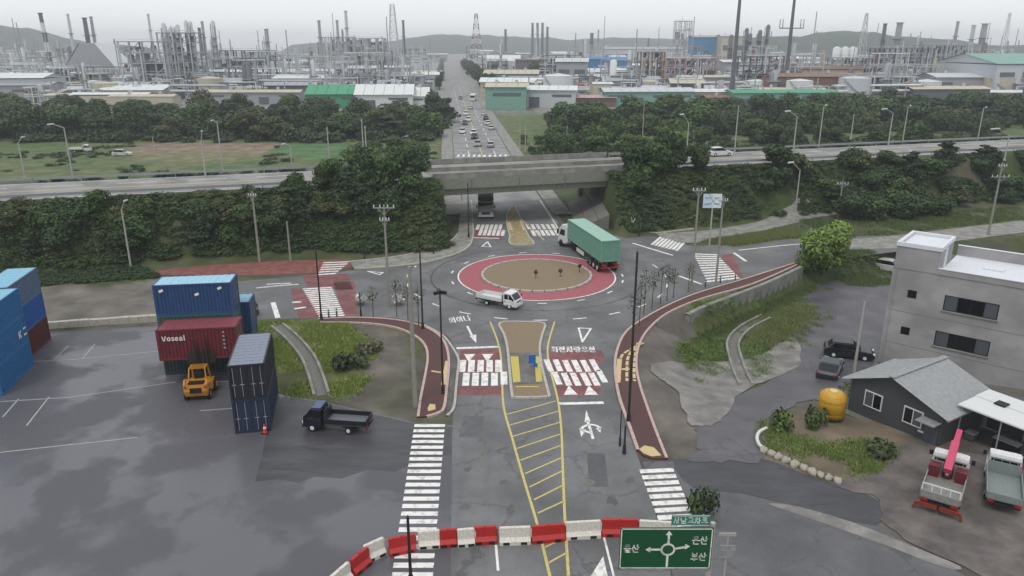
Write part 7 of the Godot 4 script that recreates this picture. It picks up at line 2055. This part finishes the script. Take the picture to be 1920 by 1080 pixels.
func build_industry():
	rng.seed = 909
	# ---- left of the far road
	frame_plant("tall open steel structure with dark bays, nearest plant on the left", -198.79, 428, 26, 12, 27.93, 5, M.i_grey)
	frame_plant("second tall steel structure just right of the nearest one", -197.61, 470, 22, 14, 32.98, 6, M.i_grey)
	frame_plant("lower steel structure with white pipes left of the tall one", -240.06, 440, 20, 12, 10.8, 3, M.i_cream)
	for q in [[322, 480, 44], [334, 490, 46], [346, 500, 40], [362, 480, 40], [382, 505, 38], [308, 500, 50], [290, 520, 48]]:
		column("tall grey process column among the left steel structures", -219 + (q[0] - 300) * 0.345, q[1], 1.6, 33.75 + (60 - q[2]) * 0.34, M.i_silver, "columns among the left steel structures")
	# sloping conveyor shed
	var sh = thing("conveyor_shed", "big grey sloping shed roof left of the tall steel structure", "industrial building", Vector3(-281.65, 0, -530))
	var b = MB.new(); b.extr(V([-18, 0, -18, 9, -4, 27, 6, 27, 20, 8, 20, 0]), 12, 0.2); part("wall", b, M.i_grey, sh)
	b = MB.new(); b.bar(Vector3(6.3, 27.4, 0), Vector3(20.5, 8.4, 0), 24.5, 0.4); part("roof", b, M.i_white, sh)
	b = MB.new(); b.bar(Vector3(-4.3, 27.4, 0), Vector3(-18.5, 9.4, 0), 24.5, 0.4); part("roof", b, M.i_grey, sh)
	stack("dark and white banded chimney on the far left", -354.64, 600, 1.9, 49.39, M.i_dark, 7, "", -1.5)
	stack("pale slim chimney right of the banded one", -346.66, 620, 1.3, 49.39, M.i_silver, 0)
	stack("dark topped chimney beside a paler one on the left", -344.92, 640, 2.2, 47.31, M.i_dark, 0)
	stack("pale chimney touching the dark topped one on the left", -344.87, 650, 1.6, 48.47, M.i_grey, 0)
	stack("thin far chimney above the tall steel structures", -412.24, 900, 1.8, 59.95, M.i_silver, 0)
	stack("slim grey chimney right of the tall steel structures", -273.84, 700, 1.6, 46.21, M.i_grey, 0)
	stack("second slim chimney right of the tall steel structures", -285.04, 720, 1.9, 41.3, M.i_dark, 0)
	stack("blunt blue grey chimney in the left middle", -236.48, 760, 2.6, 41.18, M.i_grey, 0)
	stack("slim chimney standing in front of the steam in the left middle", -155.94, 640, 1.6, 45.29, M.i_grey, 0)
	stack("short slim chimney right of the steam", -150.13, 680, 1.5, 46.5, M.i_grey, 0)
	stack("tall faint chimney left of the far road", -188.23, 900, 2.2, 63.35, M.i_silver, 0)
	lattice("tall pale lattice flare tower left of the far road", -120.27, 800, 12, 65.22, M.i_silver, "flare_tower", 0.3)
	stack("dark slim chimney right of the flare tower", -96.25, 700, 1.5, 47.1, M.i_dark, 0)
	warehouse("pale building with flat white roof at the left edge", -248.57, 385, 40, 24, 11, M.i_silver, M.i_white, 0.1)
	warehouse("long low pale hall behind the left edge building", -289.27, 470, 60, 20, 9, M.i_grey, M.i_white, 0.05)
	warehouse("low white roofed hall under the far left chimneys", -334.03, 560, 50, 22, 10, M.i_grey, M.i_white)
	warehouse("low shed with pale roof in front of the steel structures", -181.41, 350, 34, 9, 5, M.i_cream, M.i_white, 0.0, "", "low_shed")
	warehouse("second low pale shed in front of the steel structures", -164.47, 345, 28, 9, 4.5, M.i_cream, M.i_cream, 0.0, "", "low_shed")
	warehouse("small cream shed at the foot of the left tree belt", -202.01, 352, 18, 8, 4.5, M.i_cream, M.i_cream, 0.0, "", "low_shed")
	warehouse("long white roofed hall in the left middle", -107.23, 430, 44, 20, 9, M.i_grey, M.i_white, 0.03)
	warehouse("grey hall behind the long white roofed one", -138.16, 500, 50, 20, 10, M.i_grey, M.i_silver, 0.03)
	warehouse("low long pale hall left of the green roof", -120.14, 360, 44, 10, 5.5, M.i_grey, M.i_cream, 0.0, "", "low_shed")
	warehouse("bright green roofed hall behind the left tree belt", -76.83, 345, 26, 22, 6.0, M.i_green, M.i_green, 0.06, "", "warehouse", 0.3)
	warehouse("white tent hall right of the green roof", -55.31, 338, 24, 18, 6.2, M.i_white, M.i_white, 0.06, "", "tent_hall", 0.4)
	warehouse("second white tent hall nearer the far road", -44.42, 345, 14, 16, 5.0, M.i_white, M.i_white, 0.06, "", "tent_hall", 0.4)
	warehouse("grey plant hall with dark openings left of the far road", -94.61, 560, 44, 18, 11, M.i_grey, M.i_silver, 0.06)
	warehouse("pale plant hall beside the far road, left", -56.41, 480, 22, 16, 9, M.i_silver, M.i_white, 0.08)
	frame_plant("low steel structure with tanks beside the far road, left", -64.04, 430, 30, 10, 10, 2, M.i_grey, 0.06)
	frame_plant("grey steel structure behind the white roofed hall", -189.22, 560, 36, 12, 22.42, 4, M.i_dark)
	frame_plant("far steel structure left of the flare tower", -133.61, 720, 34, 14, 32.08, 5, M.i_grey)
	frame_plant("far steel structure above the green roof", -175.74, 800, 30, 14, 33.79, 5, M.i_grey)
	pipe_rack("white pipe rack in front of the left middle halls", -148.86, 405, -88.79, 400, 8)
	pipe_rack("pipe rack with round pipes right of the tall steel structure", -165.41, 375, -138.27, 372, 7)
	pipe_rack("long pipe rack behind the left sheds", -337.45, 520, -291.59, 515, 8)
	# ---- right of the far road
	warehouse("pale green roofed hall beside the street trees", 0, 500, 34, 26, 9, M.i_teal, M.i_cream, -0.05)
	warehouse("long pale roofed hall in front of it, right of the far road", 7.11, 410, 46, 22, 8, M.i_cream, M.i_white, -0.05)
	warehouse("grey green office with few windows right of the far road", -2.3, 330, 17, 16, 9.5, M.i_teal, M.i_cream, -0.05)
	warehouse("curved pale hall with dark window bands behind the lush trees", 16.81, 345, 24, 18, 7.5, M.i_silver, M.i_white, -0.12)
	warehouse("dark fronted little hall far right of the road", 28.06, 680, 30, 16, 11, M.i_dark, M.i_silver)
	warehouse("large windowless grey block in the right middle", 35.64, 460, 18, 24, 17, M.i_grey, M.i_silver, -0.1, "", "grey_block")
	warehouse("blue roofed hall in the right middle", 78.41, 640, 36, 24, 15, M.i_blue, M.i_blue, 0.0)
	warehouse("small bright blue roofed house on the blue hall's left", 65.31, 600, 14, 14, 16, M.i_blue, M.i_blue, 0.0)
	warehouse("white roofed hall in front of the blue one", 55.89, 540, 46, 22, 9, M.i_grey, M.i_white, 0.0)
	warehouse("pale dome shaped store right of the far road", -7.83, 760, 32, 20, 12, M.i_white, M.i_white, 0.0, "", "dome_store", 0.5)
	column("thick white tower in front of the blue hall", 56, 430, 2.3, 18.49, M.i_white)
	frame_plant("brown boiler tower with two pale sides in the right middle", 83.53, 470, 14, 12, 22.08, 4, M.i_brown)
	column("cream side tower on the left of the brown boiler tower", 79.64, 472, 2.0, 22.67, M.i_cream)
	column("cream side tower on the right of the brown boiler tower", 90.73, 472, 2.0, 21.45, M.i_cream)
	frame_plant("dark low steel structure below the brown tower", 63.31, 425, 18, 10, 10, 2, M.i_dark)
	frame_plant("pinkish steel structure right of the brown tower", 118.47, 520, 34, 14, 18, 3, M.i_pink)
	warehouse("small cream house below the white tower", 44.1, 385, 9, 9, 8, M.i_cream, M.i_white, 0.1, "", "small_hall")
	warehouse("low red roofed shed at the foot of the right belt", 34.82, 345, 22, 10, 4, M.i_rust, M.i_pink, 0.0, "", "low_shed")
	warehouse("long low green grey hall behind the right tree belt", 60.88, 350, 40, 16, 6.5, M.i_teal, M.i_silver, 0.05)
	warehouse("pale low hall right of the green grey one", 83.95, 355, 28, 12, 6, M.i_cream, M.i_white, 0.05)
	warehouse("low green roofed hall behind the right belt", 121.75, 350, 48, 18, 6, M.i_teal, M.i_green, 0.05, "", "warehouse", 0.1)
	warehouse("orange roofed strip shed left of the low green hall", 96.52, 345, 20, 8, 4, M.i_rust, M.i_rust, 0.05, "", "low_shed")
	warehouse("long rust brown hall in the right middle", 152.61, 400, 42, 18, 11, M.i_rust, M.i_brown, 0.05)
	warehouse("ochre roofed hall behind the rust brown one", 181.39, 460, 46, 16, 13, M.i_cream, M.i_brown, 0.05)
	warehouse("pink fronted block beside the tall power pole", 175.12, 500, 16, 14, 18, M.i_pink, M.i_white, 0.0, "", "pink_block")
	warehouse("very large hall with teal roof at the right edge", 284.45, 430, 70, 60, 17, M.i_silver, M.i_teal, 0.0)
	warehouse("grey hall in front of the teal roofed one", 244.49, 420, 40, 22, 10, M.i_grey, M.i_silver, 0.0)
	warehouse("grey plant hall with flat roof far behind the blue hall", 148.11, 900, 90, 30, 22, M.i_silver, M.i_grey)
	warehouse("far blue grey hall with tall side, right of the concrete tower", 205.42, 820, 38, 24, 33.98, M.i_blue, M.i_grey, 0.0, "", "far_hall")
	warehouse("far pale block right of the blue grey hall", 222.43, 800, 24, 20, 34.81, M.i_cream, M.i_silver, 0.0, "", "far_hall")
	frame_plant("concrete headframe tower on the skyline", 216.48, 1000, 20, 16, 54.87, 5, M.i_grey)
	for i in 4:
		stack("dark chimney in the row of four on the skyline%s" % ["", ", second from its left", ", third from its left", ", shorter right hand one"][i], 33.78 + i * 8.2, 1300, 2.6, 61.06 - (6 if i == 3 else 0), M.i_dark, 0)
	lattice("red and white lattice mast right of the far road", -40.73, 900, 16, 59.95, M.i_rust, "lattice_mast", 0.16, 0, true)
	stack("small dark chimney on the skyline left of the four", -9.85, 1200, 2.4, 49.2, M.i_dark, 0)
	stack("dark stub chimney over the blue hall", 111.44, 1100, 3.2, 42.35, M.i_dark, 0)
	stack("thin chimney right of the dark stub", 125.91, 1150, 1.6, 47.5, M.i_grey, 0)
	monopole("very tall slim dark power pole cut by the top of the picture", 114.04, 400, 1.35, 62.39, [], M.i_dark)
	monopole("tall power pole with a crossarm below the top of the picture", 148.44, 420, 1.3, 59.08, [[34.66, 6.3]], M.i_dark)
	for q in [[1392, 620, 52, "left of the tall crossarm pole"], [1402, 600, 56, "thickest left of the crossarm pole"], [1413, 640, 60, "paler one left of the crossarm pole"], [1423, 610, 47, "with a dark head left of the crossarm pole"], [1384, 650, 62, "shortest left of the crossarm pole"]]:
		column("grey process column " + q[3], 187.85 + (q[0] - 1400) * 0.43, q[1], 2.0, 39.96 - (q[2] - 50) * 0.45, M.i_dark)
	lattice("pale lattice mast before the right hill", 267.84, 600, 7, 49.01, M.i_silver, "lattice_mast", 0.2)
	stack("grey chimney with dark head before the right hill", 301.75, 640, 1.9, 42.85, M.i_dark, 0)
	stack("thick grey chimney before the right hill", 318.48, 650, 3.2, 43.94, M.i_grey, 0)
	stack("faint slim chimney on the right skyline", 450.34, 800, 2.0, 49.1, M.i_grey, 0)
	stack("faint chimney left of a thicker one at the right", 443.72, 760, 2.4, 44.57, M.i_silver, 0)
	stack("thick faint chimney at the right", 454.16, 760, 3.6, 46.01, M.i_grey, 0)
	lattice("thin lattice mast near the right edge", 532.43, 850, 6, 59.14, M.i_silver, "lattice_mast", 0.25)
	frame_plant("dark steel structure right of the very tall pole", 140.14, 440, 22, 12, 20, 4, M.i_dark)
	frame_plant("grey steel structure in front of the right hill", 208.01, 470, 30, 14, 19, 4, M.i_grey)
	frame_plant("grey steel structure below the thick chimney", 248.69, 500, 34, 14, 24, 4, M.i_dark)
	frame_plant("low grey steel structure behind the right belt", 184.06, 390, 34, 12, 11, 3, M.i_grey)
	frame_plant("faint steel structure at the far right", 308.93, 560, 36, 14, 26, 4, M.i_grey)
	silo_pair("white silo in the row before the right hill", 257.01, 620, 3.0, 24, M.i_white, 3)
	pipe_rack("pipe rack in the right middle below the rust hall", 155.07, 372, 200.55, 380, 7)
	pipe_rack("pipe rack in front of the pink structure", 80.47, 400, 120.77, 405, 7)
	# ---- seeded rest, in world coordinates, kept off the road
	for i in 470:
		var left = rng.randf() < 0.5
		var d = 375.0 + pow(rng.randf(), 1.5) * 1100.0
		var x = (rng.randf_range(-0.74, -0.05) if left else rng.randf_range(-0.04, 0.74)) * d
		if absf(x - road_x(-d)) < 24.0 + (14.0 if not left else 0.0): continue
		var side = "left" if left else "right"
		var far = "" if d < 560.0 else ("hazy " if d < 850.0 else "distant ")
		var q = rng.randf()
		var near = clampf(d / 600.0, 0.6, 1.3)
		if q < 0.2: tank(far + "pale storage tank in the plants %s of the far road" % side, x, d, rng.randf_range(4, 8), rng.randf_range(6, 12), pick([M.i_white, M.i_silver, M.i_white, M.i_cream]), "storage tanks %s of the far road" % side)
		elif q < 0.36: column(far + "grey column in the plants %s of the far road" % side, x, d, rng.randf_range(0.9, 1.9), rng.randf_range(10, 30) * near, pick([M.i_silver, M.i_grey, M.i_dark]), "columns %s of the far road" % side)
		elif q < 0.46: frame_plant(far + "steel structure in the plants %s of the far road" % side, x, d, rng.randf_range(14, 26), 10, rng.randf_range(8, 20) * near, 3, pick([M.i_grey, M.i_dark, M.i_pink if not left else M.i_silver]), rng.randf_range(-0.1, 0.1), "steel structures %s of the far road" % side)
		elif q < 0.93:
			var rf = pick([["white", M.i_white], ["white", M.i_white], ["silver", M.i_silver], ["grey", M.i_grey], ["teal", M.i_teal] if left else ["rust red", M.i_rust], ["cream", M.i_cream]])
			warehouse(far + "industrial hall with %s roof %s of the far road" % [rf[0], side], x, d, rng.randf_range(14, 46), rng.randf_range(10, 24), rng.randf_range(5, 13) * near, pick([M.i_grey, M.i_silver, M.i_cream, M.i_grey, M.i_dark]), rf[1], rng.randf_range(-0.12, 0.12), "halls %s of the far road" % side)
		elif d > 640.0: stack(far + "slim chimney in the plants %s of the far road" % side, x, d, rng.randf_range(0.9, 1.6), rng.randf_range(24, 46), pick([M.i_silver, M.i_grey, M.i_dark]), 0, "chimneys %s of the far road" % side)
	for i in 170:
		var left = rng.randf() < 0.55
		var d = 362.0 + pow(rng.randf(), 1.4) * 420.0
		var x = (rng.randf_range(-0.74, -0.06) if left else rng.randf_range(0.0, 0.74)) * d
		if absf(x - road_x(-d)) < 20.0: continue
		skid("%s process unit of vessels and pipes %s of the far road" % [pick(["small", "pale", "cluttered"]), "left" if left else "right"], x, d, "process units %s of the far road" % ("left" if left else "right"))
	for i in 120:
		var left = rng.randf() < 0.5
		var d = rng.randf_range(430.0, 760.0)
		var x = (rng.randf_range(-0.70, -0.09) if left else rng.randf_range(0.06, 0.74)) * d
		if absf(x - road_x(-d)) < 26.0: continue
		skid("tall process unit of %s vessels and pipes %s of the far road" % [pick(["grey", "pale", "crowded"]), "left" if left else "right"], x, d, "tall process units %s of the far road" % ("left" if left else "right"), rng.randf_range(1.5, 2.6))
	# ---- hills on the horizon
	hill("wooded hill on the left horizon", [[-60, 52], [0, 48], [60, 53], [110, 70], [170, 84], [260, 86]], 2200.0)
	hill("low wooded ridge in the middle of the horizon", [[560, 82], [700, 78], [830, 65], [900, 66], [1000, 70], [1080, 74], [1150, 70], [1260, 73], [1330, 78], [1430, 76]], 2900.0)
	hill("wooded hill on the right horizon", [[1340, 82], [1420, 70], [1500, 66], [1560, 58], [1620, 60], [1690, 68], [1760, 74], [1850, 84], [1990, 86]], 1700.0)

func hill(label, prof: Array, d: float):
	# a ridge with depth: crest heights from a profile, falling off before and behind
	var fn = FastNoiseLite.new(); fn.seed = int(d); fn.frequency = 0.012
	var b = MB.new()
	var pts = []
	for i in prof.size() - 1:
		for k in 6:
			var t = k / 6.0
			pts.append(Vector2(lerpf(prof[i][0], prof[i + 1][0], t), lerpf(prof[i][1], prof[i + 1][1], smoothstep(0, 1, t))))
	var rows = []
	for p in pts:
		var dep = d * 0.951 + 8.0
		var x = (p.x - 960.0) / 1400.0 * dep
		var h = 26.0 - d * tan(deg_to_rad(18.0) + atan((p.y - 540.0) / 1400.0))
		var r = []
		for k in 7:
			var s = [-420.0, -280.0, -140.0, 0.0, 160.0, 340.0, 520.0][k]
			var f = [0.0, 0.42, 0.8, 1.0, 0.85, 0.5, 0.0][k]
			var z = -d - s
			r.append(Vector3(x * (1.0 + s / d * 0.4), maxf(h * f + fn.get_noise_2d(x, z) * 7.0 * f - (4.0 if f == 0.0 else 0.0), -4.0), z))
		rows.append(r)
	for i in rows.size() - 1:
		for k in 6:
			b.quad(rows[i][k], rows[i][k + 1], rows[i + 1][k + 1], rows[i + 1][k], 1)
	struct(part("hill", b, M.hill), label)

func steam(at: Vector3, size: Vector3, dens: float):
	var f = FogVolume.new()
	f.shape = RenderingServer.FOG_VOLUME_SHAPE_ELLIPSOID
	f.size = size
	var m = FogMaterial.new()
	m.density = dens
	m.albedo = Color(0.95, 0.95, 0.95)
	f.material = m
	put(f, "steam_cloud")
	f.position = at
	f.set_meta("kind", "stuff")
	f.set_meta("label", "white steam drifting over the plants")

func build_traffic():
	# cars on the far road
	var cars = [[-0.5, 232.0, Color(0.82, 0.83, 0.84), "white car in the middle lane of the far road, behind a dark one"], [-3.8, 236.0, Color(0.78, 0.79, 0.80), "pale car in the left lane of the far road"], [-0.6, 222.0, Color(0.12, 0.12, 0.13), "dark car in the middle lane of the far road"], [-0.4, 205.0, Color(0.55, 0.56, 0.58), "silver car ahead in the middle lane of the far road"], [3.0, 203.0, Color(0.62, 0.63, 0.64), "silver grey car in the right lane of the far road"], [-2.4, 262.0, Color(0.25, 0.26, 0.28), "dark grey car on the far road by the left kerb"], [-0.8, 275.0, Color(0.80, 0.81, 0.81), "white car far along the road"], [-1.0, 300.0, Color(0.82, 0.82, 0.82), "white car farther along the road"], [5.6, 262.0, Color(0.80, 0.81, 0.82), "white car parked at the right kerb of the far road"], [5.8, 280.0, Color(0.2, 0.21, 0.22), "dark car parked at the right kerb of the far road"], [5.7, 246.0, Color(0.7, 0.71, 0.72), "silver car parked at the right kerb nearer the bridge"], [2.0, 330.0, Color(0.75, 0.75, 0.76), "pale car far away in the right lane"], [3.8, 420.0, Color(0.8, 0.8, 0.8), "tiny white car far up the road"], [-1.2, 390.0, Color(0.4, 0.41, 0.43), "tiny grey car far up the road"], [5.9, 300.0, Color(0.76, 0.77, 0.78), "pale car parked farthest at the right kerb"]]
	for q in cars:
		var t = make_car(q[3], Vector3(road_x(-q[1]) + q[0], 0.02, -q[1]), -PI / 2 if q[0] < 1.0 else PI / 2, q[2], 0.3)
	warehouse_bus(Vector3(road_x(-380.0) + 4.6, 0.02, -380.0))
	# on the highway
	var ha = face(Vector2(1.0, -0.3))
	make_car("white car on the raised highway right of the bridge", hw(37.5, -3.0, 7.45), ha, Color(0.82, 0.83, 0.84), 0.3)
	make_car("pale car half hidden by trees at the right bridge end", hw(25.0, 3.2, 7.45), ha, Color(0.74, 0.75, 0.75), 0.0)
	make_pickup("white light truck driving round the near side of the island", Vector3(-1.3, 0.02, -74.2), face(Vector2(0.86, 0.5)), Color(0.84, 0.85, 0.86), M.white_metal, M.white_metal, "white_truck").scale = Vector3.ONE * 0.93
	semi_truck()
	dump_truck()
	# things in the field
	make_pickup("white van in the field beyond the left highway", Vector3(Vector2(-110.51, -192.88).x, 0, Vector2(-110.51, -192.88).y), 0.2, Color(0.82, 0.83, 0.83), M.white_metal, M.white_metal, "field_truck")
	make_car("pale car at the edge of the bare field", Vector3(-96.46, 0, -186.07), 0.1, Color(0.75, 0.76, 0.76), 0.4)

func warehouse_bus(at):
	var t = thing("bus", "white bus far up the straight road", "bus", at, PI / 2)
	var b = MB.new(); b.extr(V([-5.5, 0.4, -5.5, 3.1, 5.3, 3.1, 5.5, 2.6, 5.5, 0.4]), 1.25, 0.12); part("body", b, M.white_metal, t)
	for s in [-1, 1]:
		b = MB.new(); b.box(Vector3(0, 2.2, s * 1.26), Vector3(9.6, 0.9, 0.03)); part("window_band", b, M.glass, t)
		for x in [-3.4, 3.6]: wheel(t, x, s * 1.05, 0.5, 0.35)
	b = MB.new(); b.box(Vector3(-5.52, 2.2, 0), Vector3(0.04, 1.0, 2.1)); part("rear_window", b, M.glass, t)

func _ready():
	var cam = Camera3D.new()
	cam.name = "camera"
	cam.fov = 42.18
	cam.near = 0.5
	cam.far = 7000.0
	cam.position = Vector3(0, 26, 0)
	cam.rotation_degrees = Vector3(-18, 0, 0)
	add_child(cam)
	cam.current = true
	var we = WorldEnvironment.new()
	we.name = "environment"
	var env = Environment.new()
	env.background_mode = Environment.BG_SKY
	var sm = ProceduralSkyMaterial.new()
	sm.sky_top_color = Color(0.915, 0.93, 0.95)
	sm.sky_horizon_color = Color(0.925, 0.93, 0.93)
	sm.sky_curve = 0.2
	sm.ground_bottom_color = Color(0.42, 0.42, 0.42)
	sm.ground_horizon_color = Color(0.86, 0.87, 0.875)
	sm.ground_curve = 0.03
	sm.sun_angle_max = 2.0
	var sky = Sky.new()
	sky.sky_material = sm
	env.sky = sky
	env.tonemap_mode = Environment.TONE_MAPPER_LINEAR
	env.tonemap_exposure = 1.2
	env.sdfgi_enabled = true
	env.ssao_enabled = true
	env.ssil_enabled = true
	env.fog_enabled = true
	env.fog_density = 0.00031
	env.fog_light_color = Color(0.84, 0.86, 0.885)
	env.volumetric_fog_enabled = true
	env.volumetric_fog_density = 0.0
	we.environment = env
	add_child(we)
	var sun = DirectionalLight3D.new()
	sun.name = "sun"
	sun.light_energy = 0.4
	sun.light_color = Color(1.0, 0.97, 0.93)
	sun.light_angular_distance = 14.0
	sun.shadow_enabled = true
	sun.rotation_degrees = Vector3(-62, -25, 0)
	add_child(sun)
	rng.seed = 1234
	make_materials()
	build_ground()
	build_roads()
	build_bridge()
	build_buildings()
	build_industry()
	build_yard()
	build_traffic()
	build_posts()
	build_barriers()
	build_plants()
	var rs = RandomNumberGenerator.new()
	rs.seed = 5
	for q in [[-396.46, 14.0, 640.0, 34.0], [-219.07, 10.0, 600.0, 22.0], [-185.36, 9.0, 560.0, 26.0], [124, 18.0, 600.0, 34.0], [-70.48, 16.0, 640.0, 22.0]]:
		for k in 3:
			var r = q[3] * rs.randf_range(0.4, 0.8)
			steam(Vector3(q[0] + rs.randf_range(-0.7, 0.7) * q[3], 7.0 + k * 2.0, -q[2] + rs.randf_range(-10, 10)), Vector3(r * 2.4, 15.0 + k * 3.0, r), 0.02)
